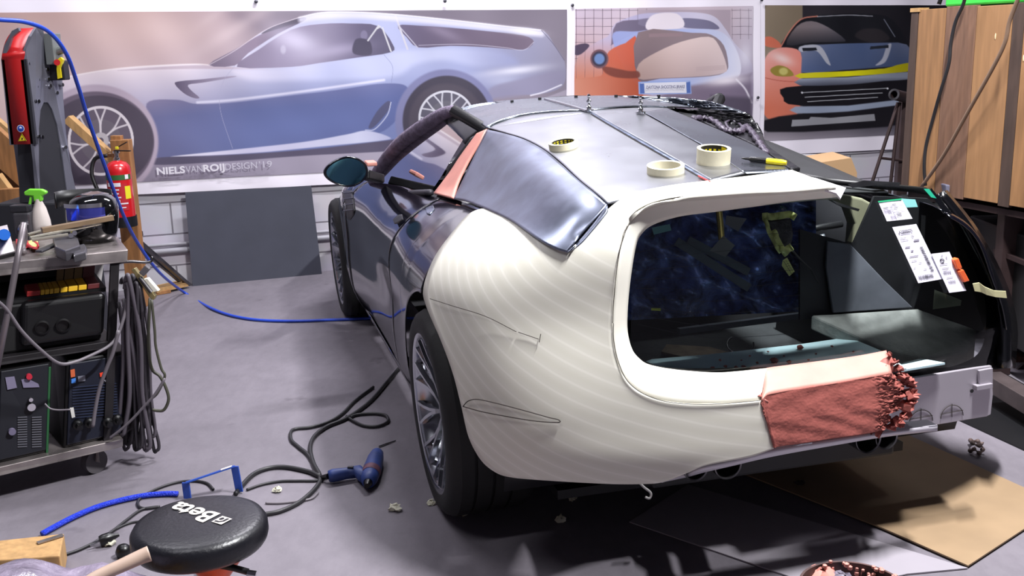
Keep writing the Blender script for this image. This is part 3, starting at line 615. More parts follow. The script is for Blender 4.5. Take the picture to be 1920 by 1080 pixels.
# ---- clay over the board, cut at a ragged right end
rag = [(1668, 668), (1678, 681), (1684, 700), (1700, 706), (1712, 728), (1706, 748), (1712, 765), (1700, 775), (1694, 790), (1682, 792), (1676, 804), (1650, 812)]
CT = [(1426, 752), (1432, 742), (1450, 731), (1520, 722), (1600, 712), (1660, 697), (1692, 702)]
CB2 = [(1449, 840), (1456, 838), (1470, 836), (1540, 826), (1610, 815), (1650, 810), (1690, 797)]
def claygrid(A_, B_, n, m, push, rough):
    A_ = crom(A_, n); B_ = crom(B_, n); t = np.linspace(0, 1, m)[None, :, None]; G = A_[:, None]*(1-t)+B_[:, None]*t
    a, c = G.shape[:2]; s = np.linspace(0, 1, a)[:, None]; tt = np.linspace(0, 1, c)[None, :]
    # ragged right edge
    j = np.clip((s-.84)/.16, 0, 1); G[..., 0] += j*(9*np.sin(tt*6-1)+5*np.sin(tt*31)+3*np.sin(tt*57+2)+np.where((tt > .12) & (tt < .7), 10, 0))
    P = hit(G[..., 0], G[..., 1], -push)
    d = rough*(np.random.rand(a, c)-.5)*(.12+3*np.clip((s-.84)/.16, 0, 1)); d += rough*.25*np.sin(s*17+3*np.sin(tt*4))*np.sin(tt*9+2*np.sin(s*5))
    P[..., 0] -= d; P[..., 0] += .028*np.clip((s-.93)/.07, 0, 1)**2
    return P
P = claygrid([(1428, 756), (1440, 740), (1500, 728), (1560, 719), (1620, 709), (1690, 700)], [(1452, 840), (1462, 838), (1520, 829), (1580, 820), (1630, 813), (1680, 800)], 22, 60, .018, .006)
m_clay.displacement_method = 'BUMP'
obj('clay_block', MB().grid(P), m_clay, car, local=True, smooth='all', solid=.045, soff=1, label='rough red brown modelling clay with a torn right end')
# smoothed salmon top of the clay: slopes in to the glass
ta = crom([(1427, 752), (1440, 741), (1500, 730), (1560, 721), (1620, 710), (1672, 700)], 8); tb = crom([(1437, 691), (1450, 689), (1505, 682), (1560, 675), (1615, 667), (1662, 658)], 8)
A_ = hit(ta[:, 0], ta[:, 1], -.018); B_ = hit(tb[:, 0], tb[:, 1], .05); t = np.linspace(0, 1, 8)[None, :, None]
P = A_[:, None]*(1-t)+B_[:, None]*t; P[..., 2] += .002
obj('clay_sill', MB().grid(P), m_clay2, car, local=True, smooth='all', solid=.02, label='smooth pale salmon clay sill')
cl = MB()
for (x, y, r) in ((1692, 706, .012), (1704, 716, .014), (1708, 738, .016), (1700, 760, .017), (1712, 752, .010), (1696, 778, .014), (1682, 790, .013), (1690, 796, .009), (1672, 800, .011), (1676, 678, .010), (1684, 690, .010), (1668, 664, .006), (1712, 724, .008)):
    p = hit([x], [y], .006)[0]; t_ = MB().ball(p, r, 5, (1.0, 1.3, .7)); t_.v = [(a+random.uniform(-.6, .6)*r, b_+random.uniform(-.6, .6)*r, c+random.uniform(-.6, .6)*r) for a, b_, c in t_.v]; cl.add(t_.v, t_.f)
tag(obj('clay_crumbs', cl, m_clay, car, local=True), kind='stuff')

# ---- roof and side metal
roof_edge = [(913, 243), (944, 250), (985, 263), (1022, 283), (1050, 306), (1085, 338), (1112, 360), (1139, 384)]
side_bot = [(851, 373), (872, 377), (893, 385), (920, 396), (960, 415), (1008, 448), (1040, 466), (1062, 473)]
G = strip_px(roof_edge, side_bot, 8, 30)
skin('side_blank_panel', G, m_alu2, car, it=40, off=-.014, solid=.003, label='bare sheet metal panel in place of the rear side window')
G = strip_px([(1139, 384), (1128, 404), (1110, 431), (1086, 460), (1063, 473)], [(1139, 384)]*4+[(1062, 473)], 6, 4) if False else None
# fill between panel end and the cream pillar
G = strip_px([(1139, 384), (1112, 420), (1085, 452), (1062, 473)], [(1140, 396), (1112, 432), (1086, 461), (1063, 474)], 8, 4)
skin('side_panel_edge', G, m_alu2, car, off=-.013, solid=.003)
seam = [(1107, 211), (1150, 236), (1215, 273), (1275, 307), (1334, 341)]
# left roof skin: between roof edge crease and centre seam
G = strip_px([(915, 240), (944, 248), (985, 261), (1022, 281), (1052, 305), (1085, 336), (1112, 358), (1140, 383)], [(1104, 211), (1128, 225), (1163, 244), (1200, 265), (1235, 285), (1268, 303), (1300, 322), (1332, 340)], 8, 40)
skin('roof_skin', G, m_alu, car, off=-.004, solid=.003, label='polished bare metal roof skin left of the centre seam')
G = strip_px([(1140, 383), (1148, 377), (1165, 371), (1190, 366)], [(1332, 340), (1332, 341), (1332, 342), (1332, 343)], 6, 30)
skin('roof_skin_tail', G, m_alu, car, off=-.003, solid=.002)
# centre strip between the seam and the slot
G = strip_px([(1110, 211), (1150, 234), (1215, 270), (1275, 304), (1337, 340)], [(1203, 211), (1235, 229), (1280, 254), (1320, 277), (1398, 326)], 8, 24)
skin('roof_centre_strip', G, m_alu, car, off=-.004, solid=.003)
# right skin: from slot to cut edge
G = strip_px([(1207, 211), (1240, 229), (1283, 254), (1324, 277), (1398, 326)], [(1250, 203), (1310, 228), (1368, 253), (1425, 280), (1484, 322)], 8, 24)
skin('roof_skin_right', G, m_alu3, car, off=-.003, solid=.003, label='duller metal roof skin right of the slot')
# seam: dull overlapped joint strips
G = strip_px([(1105, 208), (1150, 233), (1215, 269), (1275, 303), (1336, 339)], [(1108, 213), (1150, 238), (1214, 275), (1274, 309), (1331, 342)], 8, 3)
skin('roof_seam', G, mat('blued_metal_seam', (104, 114, 134), .35, .9, var=.6, scale=24), car, off=-.0075, solid=.002)
obj('weld_line', MB().tube(lineon([(1108, 214), (1150, 239), (1214, 276), (1274, 310), (1330, 342)], -.007), .0014, 5), m_ink, car, local=True)
obj('red_marker_line', MB().tube(lineon([(1310, 330), (1322, 336), (1332, 341)], -.011), .003, 5), mat('red_ink', (190, 50, 45), .6), car, local=True)
# front roof panel
FRT = [(862, 203), (900, 194), (960, 188), (1030, 183), (1110, 180), (1200, 180), (1290, 185), (1345, 194), (1403, 213)]
FRB = [(913, 241), (935, 229), (975, 217), (1030, 210), (1100, 207), (1180, 200), (1250, 201), (1320, 203), (1400, 214)]
G = strip_px(FRT, FRB, 8, 12)
skin('roof_joint_flange', strip_px([(915, 239), (935, 229), (975, 217), (1030, 210), (1104, 207), (1150, 204), (1204, 202), (1250, 201)], [(915, 242), (948, 236), (1000, 228), (1050, 220), (1106, 213), (1150, 213), (1204, 213), (1254, 206)], 6, 4), m_alu, car, off=-.003, solid=.002)
skin('front_roof_panel', G, m_alu3, car, off=-.006, solid=.004, label='darker polished front roof panel')
obj('roof_joint_bar', MB().tube(lineon([(1022, 186), (1060, 196), (1104, 209)], -.010), .006, 6), m_alu, car, local=True)
for k, (a, b_) in enumerate(((1012, 185), (1080, 181), (1155, 180), (1235, 180), (960, 190))):
    p = hit([a], [b_+1], -.01)[0]; obj('roof_clip', MB().box(p, (.012, .012, .014)), m_trimblk, car, local=True)
# suction knobs standing on the roof
for (a, b_) in ((1104, 208), (1201, 212)):
    p = hit([a], [b_], -.009)[0]
    obj('roof_clamp', MB().lathe([(.019, 0), (.020, .006), (.008, .010), (.011, .016), (.006, .022), (.004, .030), (.009, .036), (.009, .042), (.004, .047), (.004, .054), (.007, .058), (.005, .064), (.0001, .066)], p, n=16), m_chrome, car, local=True, smooth=True)
# ---- clay B pillar
G = strip_px([(895, 251), (880, 271), (862, 296), (845, 322), (828, 345), (814, 363)], [(914, 243), (901, 266), (885, 292), (870, 320), (858, 347), (851, 373)], 8, 8)
skin('clay_pillar', G, m_clay2, car, off=-.012, solid=.008, label='salmon clay strip along the door pillar')

# ---- dark body sides, both sides, as shut panels with wheel arches
AR = .405
def zlow(x):
    z = .17+.03*np.clip((x-2.2)/1.4, 0, 1)
    for xc in (0, 2.75):
        d = AR**2-(x-xc)**2; z = np.where(d > 0, np.maximum(z, .345+np.sqrt(np.maximum(d, 0))), z)
    return z
def side_y(x, z, top):
    """outermost y on the body at (x,z)"""
    lo = np.zeros_like(x); hi = np.full_like(x, 1.1)
    for _ in range(26):
        m_ = (lo+hi)/2; ins = F_low(x, m_, z) < 0; lo = np.where(ins, m_, lo); hi = np.where(ins, hi, m_)
    return lo
def ztop_at(x, y):
    lo = np.full_like(x, .3); hi = np.full_like(x, 1.25)
    for _ in range(26):
        m_ = (lo+hi)/2; ins = F_low(x, y, m_) < 0; lo = np.where(ins, m_, lo); hi = np.where(ins, hi, m_)
    return lo
def side_panel(name, xs, yin, m, s_, n=26, label=None, zoff=0, parent=None, zmin=None):
    """from the sill (or arch) up over the shoulder in to y=yin(x)"""
    xs = np.asarray(xs, float); rows = []
    for x in xs:
        zl = float(zlow(np.array(x)))+zoff; zl = max(zl, float(zmin(x))) if zmin else zl; yi = float(yin(x)); zt = float(ztop_at(np.array([x]), np.array([yi]))[0])
        # march angle around a centre inside the section
        yc, zc = min(yi, .6), max(zl+.02, .0)+.0; c = np.array([min(yi, .60), .55 if zl < .5 else zl])
        yl = float(side_y(np.array([x]), np.array([zl]), 0)[0]); a0 = math.atan2(zl-c[1], yl-c[0]); a1 = math.atan2(zt-c[1], yi-c[0]); an = np.linspace(a0, a1, n)
        lo = np.zeros(n); hi = np.full(n, 1.3)
        for _ in range(26):
            md = (lo+hi)/2; ins = F_low(np.full(n, x), c[0]+md*np.cos(an), c[1]+md*np.sin(an)) < 0; lo = np.where(ins, md, lo); hi = np.where(ins, hi, md)
        rows.append(np.stack([np.full(n, x), (c[0]+lo*np.cos(an))*s_, c[1]+lo*np.sin(an)], 1))
    return obj(name, MB().grid(np.array(rows)), m, parent or car, local=True, smooth='all', solid=.004, soff=0, label=label)
def arch_x(a, b_, n):
    """dense x samples where the wheel arch needs them"""
    xs = list(np.linspace(a, b_, n))
    for xc in (0, 2.75):
        for q in np.linspace(0, PI, 41):
            x = xc+AR*math.cos(q)
            if a < x < b_: xs.append(x)
        for e_ in (-1, 1):
            x = xc+e_*(AR+.0015)
            if a < x < b_: xs.append(x)
    return sorted(set(round(x, 5) for x in xs))
def belt(x): return np.interp(x, [-.6, .1, .9, 1.7, 2.3, 2.6, 3.65], [.60, .70, .72, .73, .68, .05, .0])
doors = {}
for s_ in (1, -1):
    side_panel('front_fender', arch_x(2.215, 3.6, 30), lambda x: np.interp(x, [2.2, 2.45, 3.6], [.72, .55, .35]), m_black, s_)
    doors[s_] = side_panel('door', arch_x(.765, 2.20, 40), belt, m_black, s_, 30)
    side_panel('rear_fender', arch_x(.02 if s_ > 0 else -.52, .755, 26), belt, m_black, s_, 30, label='glossy dark original rear fender' if s_ < 0 else None, zmin=None if s_ > 0 else (lambda x: np.interp(x, [-.6, -.3, -.1], [.60, .56, .2])))
# nose and bonnet
xs = np.linspace(2.3, 3.62, 26); ys = np.linspace(-.56, .56, 24); X, Y = np.meshgrid(xs, ys, indexing='ij'); Y = Y*np.interp(X, [2.3, 2.45, 3.62], [1.2, .98, .62])
obj('bonnet', MB().grid(np.stack([X, Y, ztop_at(X.ravel(), Y.ravel()).reshape(X.shape)], -1)), m_black, car, local=True, smooth='all', solid=.004)
zz = np.linspace(.2, .66, 12); ys = np.linspace(-.9, .9, 30); Y, Z = np.meshgrid(ys, zz, indexing='ij')
q = np.clip(1-(np.abs(Y)/.93)**2.6, 0, 1)**(1/2.6); obj('front_bumper', MB().grid(np.stack([2.25+1.38*q-np.clip(Z-.45, 0, 1)*.3, Y, Z], -1)), m_black, car, local=True, smooth='all', solid=.004)
# sills under the doors and floor pan
for s_ in (1, -1):
    obj('sill', MB().prism([(.40, .80*s_, .13), (2.36, .80*s_, .13), (2.36, .885*s_, .175), (.40, .885*s_, .175)], (0, 0, .02)), m_black, car, local=True, bevel=.004)
obj('floor_pan', MB().bbox((-.35, -.62, .14), (3.4, .62, .17)), m_inner, car, local=True)
# wheel houses
for xc in (0, 2.75):
    for s_ in (1, -1):
        pr = [(.90, .345-.16+.0)]
        g = np.array([[(xc+AR*math.cos(q), y*s_, .345+AR*math.sin(q)) for y in (.56, .7, .80 if xc == 0 else .84)] for q in np.linspace(-.35, PI+.35, 30)])
        obj('wheel_house', MB().grid(g), m_inner, car, local=True, smooth='all', solid=.004)
        obj('wheel_house_wall', MB().prism([(xc+AR*math.cos(q), .56*s_, .345+AR*math.sin(q)) for q in np.linspace(-.3, PI+.3, 24)], (0, -.01*s_, 0)), m_inner, car, local=True)
# vent behind the front wheel, door handle, door line details on the left
def dark_patch(name, A_, B_, off=-.003, m=None, label=None, F=F_low, solid=.003):
    return skin(name, strip_px(A_, B_, 6, 5), m or m_trimblk, car, off=off, solid=solid, label=label, F=F)
dark_patch('fender_vent', [(640, 357), (648, 385), (650, 405), (652, 412)], [(660, 357), (664, 385), (664, 400), (656, 413)], label='slatted black vent behind the front wheel')
for k in range(4):
    y0 = 362+k*11; obj('vent_slat', MB().tube(lineon([(644, y0), (662, y0-2)], -.006, F_low), .0022, 5), mat('grey_slat', (90, 90, 98), .3, .6), car, local=True)
dark_patch('handle_recess', [(798, 391), (804, 388), (812, 385)], [(800, 401), (806, 402), (815, 392)], m=mat('handle_gloss', (110, 116, 134), .15, .6))
dark_patch('door_handle', [(737, 412), (746, 404), (754, 402)], [(740, 420), (748, 418), (756, 412)], off=-.012, label='black door pull')
# ---- wheels
def wheel(xc, s_, camber=.04):
    rt_ = .345; w_ = .285 if xc == 0 else .25; yo = .955 if xc == 0 else .96
    R = Matrix.Rotation(-camber*s_*-1, 4, 'X'); T = Matrix.Translation((xc, yo*s_, rt_)) @ Matrix.Rotation(-camber*s_, 4, 'X')
    # build outward = +y*s_
    def place(mb): mb.v = [tuple(T @ Vector((v[0], v[1]*s_, v[2]))) for v in mb.v]; return mb
    ax = (0, -1, 0)
    prof = [(.262, .012), (.270, .0), (.285, -.004), (.315, -.002), (.333, .010), (.343, .030)]
    # tread with grooves
    h = .034
    for k, hw in enumerate((.040, .048, .048, .040)):
        prof += [(.3455, h), (.3455, h+hw)]; h += hw
        if k < 3: prof += [(.336, h+.001), (.336, h+.009)]; h += .010
    prof += [(.343, w_-.030), (.333, w_-.010), (.315, w_+.002), (.285, w_), (.262, w_-.012)]
    ty = obj('tyre', place(MB().lathe(prof, (0, 0, 0), ax, 72, True)), m_rub, car, local=True, smooth=True, angle=30)
    rim = MB().lathe([(.262, .004), (.268, .002), (.268, .010), (.252, .020), (.244, .050), (.238, .10), (.236, w_-.02), (.228, w_-.02), (.230, .10), (.236, .046), (.246, .016), (.254, .006)], (0, 0, 0), ax, 64, True)
    rm = obj('rim', place(rim), m_rim, ty, local=True, smooth=True)
    for k in range(10):
        sp = MB(); a = 2*PI*k/10+.3
        for d in (-1, 1):
            pts = [(.040, a+d*.02, .056), (.10, a+d*.03, .050), (.15, a+d*.05, .040), (.20, a+d*.10, .026), (.250, a+d*.15, .014)]
            for i in range(len(pts)-1):
                (r1, a1, y1), (r2, a2, y2) = pts[i], pts[i+1]
                sp.bar((r1*math.cos(a1), -y1, r1*math.sin(a1)), (r2*math.cos(a2), -y2, r2*math.sin(a2)), .011, .018, (0, 1, 0))
        obj('spoke', place(sp), m_rim, ty, local=True)
    obj('hub_cap', place(MB().lathe([(.0001, .042), (.022, .042), (.028, .048), (.050, .056), (.056, .066), (.056, .09)], (0, 0, 0), ax, 32)), m_rim, ty, local=True, smooth=True)
    obj('brake_disc', place(MB().lathe([(.06, .10), (.185, .10), (.185, .125), (.06, .125)], (0, 0, 0), ax, 48, True)), m_disc, car, local=True, smooth=True)
    obj('brake_caliper', place(MB().prism([(.13*math.cos(q), -.085, .13*math.sin(q)) for q in np.linspace(-.5, .5, 8)]+[(.205*math.cos(q), -.085, .205*math.sin(q)) for q in np.linspace(.5, -.5, 8)], (0, -.06, 0))), mat('caliper_paint', (70, 66, 60), .5), car, local=True, bevel=.004)
for xc in (0, 2.75):
    for s_ in (1, -1):
        if (xc, s_) != (0, -1): wheel(xc, s_)

# ---- tail: board for the number plate, tail pipes
xb = -.665
bp_ = [car_x(1440, 755, xb), car_x(1640, 720, xb), car_x(1830, 690, xb), car_x(1860, 686, xb), car_x(1862, 740, xb), car_x(1858, 777, xb), car_x(1850, 781, xb), car_x(1440, 850, xb)]
m_wb = mat('white_backing_board', (176, 170, 178), .4, .35, var=.06, scale=5, rvar=.1)
obj('backing_board', MB().prism(bp_, (.012, 0, 0)), m_wb, car, local=True, bevel=.002, label='flat grey white backing board beside the clay')
p = car_x(1822, 733, xb-.001); obj('bolt_hole', MB().cyl(p, (p[0]-.0015, p[1], p[2]), .006, n=14), m_trimblk, car, local=True)
bk = MB()
q = [car_x(1836, 695, xb-.012), car_x(1862, 690, xb-.012), car_x(1862, 722, xb-.012), car_x(1838, 727, xb-.012)]; bk.prism(q, (.010, 0, 0))
q = [car_x(1832, 724, xb-.02), car_x(1862, 719, xb-.02), car_x(1862, 728, xb-.02), car_x(1832, 733, xb-.02)]; bk.prism(q, (.020, 0, 0))
obj('corner_bracket', bk, m_wb, car, local=True, bevel=.002)
# drawn half circles on the board
hc = MB()
for (cx, cy, rx, ry) in ((1727, 792, 22, 23), (1785, 782, 21, 22)):
    for q0 in [None]:
        P = [car_x(cx+rx*math.cos(q), cy-ry*math.sin(q)-rx*.14*math.cos(q), xb-.0025) for q in np.linspace(0, PI, 18)]; hc.tube(P, .0012, 5)
    hc.tube([car_x(cx, cy-ry-3, xb-.0025), car_x(cx, cy, xb-.0025)], .001, 5); hc.tube([car_x(cx-rx, cy-5, xb-.0025), car_x(cx+rx, cy-13, xb-.0025)], .001, 5)
obj('marker_sketch', hc, m_ink, car, local=True, label='two half circles drawn in black marker')
for (x, y, r) in ((1305, 878, .038), (1365, 872, .043), (1628, 824, .043), (1662, 820, .038)):
    p = car_x(x, y, -.69); obj('tail_pipe', MB().lathe([(r-.004, .16), (r-.004, 0), (r, -.002), (r, .16)], p, (1, 0, -.02), 28, True), m_steel, car, local=True, smooth=True)
obj('silencer', MB().bbox((-.40, -.55, .17), (-.12, .50, .36)), m_inner, car, local=True, bevel=.05, segs=4)
# ================================================================== inside and front of the car
def F_glass(x, y, z):
    xe = np.interp(z, [.4, .58, 1.08, 1.3], [-.70, -.685, -.555, -.50]); return (xe+.30*np.abs(y)**2.4)-x
def glass_pts(P, off=0): P = np.asarray(P, float); return hit(P[:, 0], P[:, 1], off, F_glass)
top = crom([(1186, 436), (1230, 408), (1340, 388), (1480, 370), (1572, 356), (1650, 345), (1742, 352)], 8)
bot = crom([(1182, 640), (1210, 692), (1300, 708), (1437, 704), (1600, 692), (1750, 690), (1905, 683)], 8)
t = np.linspace(0, 1, 16)[None, :, None]; G = top[:, None]*(1-t)+bot[:, None]*t
G[..., 0] += 16*np.sin(PI*t[..., 0])*np.linspace(0, 1, len(top))[:, None]**3
P = hit(G[..., 0], G[..., 1], 0, F_glass)
m_pane = mat('green_tinted_glass', (214, 236, 232), .02, trans=1, ior=1.12, spec=.5)
N, L, b = nodes_of(m_pane)
# thin pane: see-through with a clear surface reflection
tr = N.new('ShaderNodeBsdfTransparent'); tr.inputs[0].default_value = (.88, .95, .95, 1); gl = N.new('ShaderNodeBsdfGlossy'); gl.inputs['Roughness'].default_value = .03
fr = N.new('ShaderNodeFresnel'); fr.inputs[0].default_value = 1.45; ms = N.new('ShaderNodeMixShader'); L.new(fr.outputs[0], ms.inputs[0]); L.new(tr.outputs[0], ms.inputs[1]); L.new(gl.outputs[0], ms.inputs[2])
L.new(ms.outputs[0], N['Material Output'].inputs[0])
pane = obj('rear_window_glass', MB().grid(P), m_pane, car, local=True, smooth='all', label='tinted rear glass pane reaching past the cream surround')
# heating wires and the black printed border of the glass
hw = MB()
for k in range(9):
    f = .16+.08*k; P_ = glass_pts(crom([(1190+6*f, 440+210*f), (1330, 405+285*f), (1500, 385+300*f)], 6), .003); hw.tube(P_, .0006, 4)
obj('heating_wires', hw, mat('dull_wire', (60, 56, 64), .5), pane, local=True)
A_ = glass_pts(crom([(1196, 672), (1262, 690), (1437, 688), (1560, 690), (1640, 692), (1760, 690), (1806, 680), (1836, 660), (1848, 620), (1846, 560), (1820, 490), (1776, 410), (1742, 360)], 6), .004)
B_ = glass_pts(crom([(1190, 690), (1262, 706), (1437, 704), (1560, 700), (1640, 700), (1760, 698), (1850, 694), (1900, 682), (1890, 620), (1868, 560), (1832, 480), (1784, 400), (1746, 352)], 6), .004)
t = np.linspace(0, 1, 3)[None, :, None]; obj('black_border', MB().grid(A_[:, None]*(1-t)+B_[:, None]*t), mat('ceramic_black', (8, 9, 14), .35), pane, local=True, smooth='all')

def card(name, quad, m, parent, off=.006, label=None, n=6, curl=0):
    """sheet stuck on the outside of the rear glass; quad tl,tr,br,bl in the photo"""
    c = [np.array(p, float) for p in quad]; s = np.linspace(0, 1, n)[None, :, None]; t = np.linspace(0, 1, n)[:, None, None]
    G = (c[0]*(1-s)+c[1]*s)*(1-t)+(c[3]*(1-s)+c[2]*s)*t; P = hit(G[..., 0], G[..., 1], off, F_glass); return obj(name, MB().grid(P), m, parent, local=True, smooth='all', label=label), G
m_paper = mat('white_label_paper', (226, 222, 236), .55); m_print = mat('label_ink', (60, 58, 70), .6); m_print2 = mat('label_grey_ink', (140, 136, 150), .6)
def on_card(quad, u, v): c = [np.array(p, float) for p in quad]; return (c[0]*(1-u)+c[1]*u)*(1-v)+(c[3]*(1-u)+c[2]*u)*v
def marks(quad, rects, m, parent, off, name='printing'):
    mb = MB()
    for (u0, v0, u1, v1) in rects:
        P_ = glass_pts([on_card(quad, u0, v0), on_card(quad, u1, v0), on_card(quad, u1, v1), on_card(quad, u0, v1)], off); mb.add(P_, [(0, 1, 2, 3)])
    return obj(name, mb, m, parent, local=True, weld=False)
Q1 = [(1646, 377), (1690, 372), (1711, 410), (1663, 415)]; Q2 = [(1673, 426), (1718, 420), (1768, 523), (1722, 531)]; Q3 = [(1746, 476), (1780, 472), (1812, 545), (1780, 549)]
l1, _ = card('paper_label', Q1, m_paper, pane, -.006, 'small white label with green edge at the top of the glass')
l2, _ = card('paper_label', Q2, m_paper, pane, -.006, 'long white shipping label with bar codes')
l3, _ = card('paper_label', Q3, m_paper, pane, -.010, 'short white label lowest on the glass')
marks(Q1, [(0, 0, 1, .07)], mat('label_green', (40, 160, 110), .5), l1, -.008)
def bars(u0, v0, u1, v1, n, vert=True):
    r = []
    for k in range(n):
        a = k/n; w_ = random.choice((.3, .5, .7))/n
        r.append((u0+(u1-u0)*a, v0, u0+(u1-u0)*(a+w_), v1) if vert else (u0, v0+(v1-v0)*a, u1, v0+(v1-v0)*(a+w_)))
    return r
marks(Q1, bars(.08, .42, .38, .62, 12)+bars(.22, .72, .42, .92, 9)+[(.05, .30, .9, .32), (.42, .30, .44, .9), (.42, .55, .9, .57)], m_print2, l1, -.008)
marks(Q1, [(.08, .36, .28, .39), (.5, .22, .66, .25), (.5, .4, .66, .43), (.5, .66, .7, .69), (.5, .76, .68, .79)], m_print, l1, -.008)
marks(Q2, bars(.70, .40, .82, .84, 26, False)+bars(.12, .88, .70, .95, 26), m_print, l2, -.008)
marks(Q2, [(.1, .2, .35, .21), (.1, .24, .42, .25), (.58, .18, .72, .19), (.58, .21, .66, .22), (.14, .36, .34, .38), (.3, .43, .4, .455), (.14, .53, .5, .545), (.14, .61, .36, .62), (.38, .66, .5, .67), (.1, .73, .18, .74), (.45, .78, .58, .79), (.6, .26, .82, .29)], m_print2, l2, -.008)
marks(Q3, bars(.2, .46, .62, .53, 14)+bars(.22, .70, .64, .77, 14), m_print2, l3, -.012)
marks(Q3, [(.22, .38, .6, .395), (.22, .42, .5, .43), (.24, .62, .6, .635), (.2, .28, .62, .295), (.48, .06, .58, .08), (.7, .1, .74, .16)], m_print2, l3, -.012)
ring = [on_card(Q3, .42+.10*math.cos(q), .19+.045*math.sin(q)) for q in np.linspace(0, 2*PI, 14)]; obj('round_mark', MB().tube(glass_pts(ring, -.012), .0011, 5), m_print, l3, local=True)
# number across the long label
v_, f_ = text_mesh('A20000079', 1, .02, align='LEFT'); a = np.array(v_); a[:, 0] -= a[:, 0].min(); w_ = a[:, 0].max(); a[:, 1] -= a[:, 1].min(); hgt = a[:, 1].max()
q = [on_card(Q2, .16+.56*p[0]/w_, .135-.065*p[1]/hgt) for p in a]; obj('label_number', MB().add(glass_pts(q, -.009), f_), m_print, l2, local=True, weld=False)
card('teal_sticker', [(1222, 427), (1256, 420), (1259, 432), (1226, 440)], mat('teal_label', (120, 180, 178), .5), pane, .003)
card('teal_sticker', [(1690, 372), (1716, 374), (1721, 388), (1700, 389)], mat('teal_label', (120, 180, 178), .5), pane, -.004)
card('yellow_tape_scrap', [(1221, 577), (1239, 578), (1239, 583), (1221, 582)], mat('yellow_green_tape', (206, 220, 70), .5), pane, .003)
card('grey_film_patch', [(1356, 442), (1378, 460), (1360, 482), (1331, 470)], mat('grey_film', (132, 138, 134), .45), pane, .004)
card('grey_film_patch', [(1362, 404), (1400, 410), (1384, 434), (1360, 420)], mat('grey_film2', (120, 122, 124), .45), pane, .004)
card('grey_film_patch', [(1752, 543), (1803, 563), (1801, 573), (1749, 580)], mat('green_grey_film', (126, 132, 112), .5), pane, .003)
card('green_tape', [(1893, 652), (1904, 643), (1905, 682), (1886, 676)], mat('green_tape', (36, 150, 118), .45), pane, -.003)
card('green_tape', [(1732, 354), (1742, 354), (1756, 372), (1746, 370)], mat('green_tape', (36, 150, 118), .45), pane, -.003)
# masking tape ends at the right edge of the glass
m_mask = mat('cream_masking_tape', (226, 222, 170), .6)
P1 = [(1824, 532), (1836, 530), (1846, 538), (1864, 545), (1886, 546)]; P2 = [(1828, 546), (1840, 548), (1850, 553), (1866, 557), (1888, 559)]
A_ = np.array([car_x(a, b_, x) for (a, b_), x in zip(P1, (-.585, -.59, -.60, -.61, -.62))]); B_ = np.array([car_x(a, b_, x) for (a, b_), x in zip(P2, (-.585, -.59, -.60, -.61, -.62))])
obj('masking_tape_strip', MB().grid(np.stack([A_, B_], 1)), m_mask, pane, local=True, solid=.002)

# ---- inner structure
obj('trunk_floor', MB().prism([(-.60, -.66, .36), (.55, -.66, .36), (.55, .62, .36), (-.60, .62, .36)], (0, 0, .02)), mat('dirty_grey_floor', (46, 48, 50), .7, var=.4, scale=7, bump=.2), car, local=True)
obj('rear_floor_beam', MB().bbox((-.58, -.42, .24), (-.50, .40, .48)), m_inner, car, local=True, bevel=.01)
fp = [car_x(x, y, xx) for x, y, xx in ((1520, 590, -.36), (1563, 588, -.36), (1720, 578, -.36), (1830, 617, -.42), (1828, 645, -.50), (1813, 660, -.53), (1733, 672, -.55), (1667, 657, -.51))]
m_dirt = mat('dusty_grey_panel', (132, 134, 130), .7, var=.35, scale=9, bump=.25)
obj('raised_floor_panel', MB().prism(fp, (0, 0, -.05)), m_dirt, car, local=True, bevel=.006, label='dusty raised boot floor panel on the right')
obj('panel_edge_beam', MB().tube([car_z(1500, 586, .475), car_z(1560, 612, .475), (car_z(1640, 660, .475)), car_z(1690, 690, .475)], .018, 8), mat('grey_beam', (88, 92, 94), .5, var=.2, scale=12), car, local=True, smooth='all')
# teal grey deck plate behind the sill and its crumbs
dp = [car_z(x, y, .585) for x, y in ((1198, 682), (1222, 673), (1330, 664), (1500, 645), (1592, 632), (1652, 657), (1700, 690), (1437, 702), (1262, 706))]
m_deck = mat('pale_teal_metal', (200, 230, 236), .4, .2, var=.08, scale=6)
obj('deck_plate', MB().prism(dp, (0, 0, -.006)), m_deck, car, local=True, bevel=.001, label='pale teal metal plate behind the sill, scattered with clay crumbs')
dp = [car_z(x, y, .565) for x, y in ((1684, 684), (1738, 674), (1772, 680), (1690, 694))]; obj('deck_plate', MB().prism(dp, (0, 0, -.006)), m_deck, car, local=True)
crumb = MB()
for (x, y, r) in ((1452, 678, .010), (1500, 653, .009), (1420, 681, .004), (1406, 668, .003), (1360, 688, .005), (1380, 690, .006), (1336, 692, .006), (1470, 668, .003), (1480, 680, .007), (1440, 660, .003), (1530, 664, .003), (1560, 650, .004), (1350, 676, .004), (1390, 676, .003), (1600, 660, .003), (1715, 637, .008), (1720, 640, .006), (1516, 676, .004), (1395, 690, .007)):
    p = car_z(x, y, .59 if x < 1700 else .475); t_ = MB().ball((p[0], p[1], p[2]+r*.4), r, 4, (1.4, 1.1, .7)); t_.v = [(a+random.uniform(-.3, .3)*r, b_+random.uniform(-.3, .3)*r, c+random.uniform(-.2, .2)*r) for a, b_, c in t_.v]; crumb.add(t_.v, t_.f)
tag(obj('clay_crumbs', crumb, m_clay, car, local=True), kind='stuff')
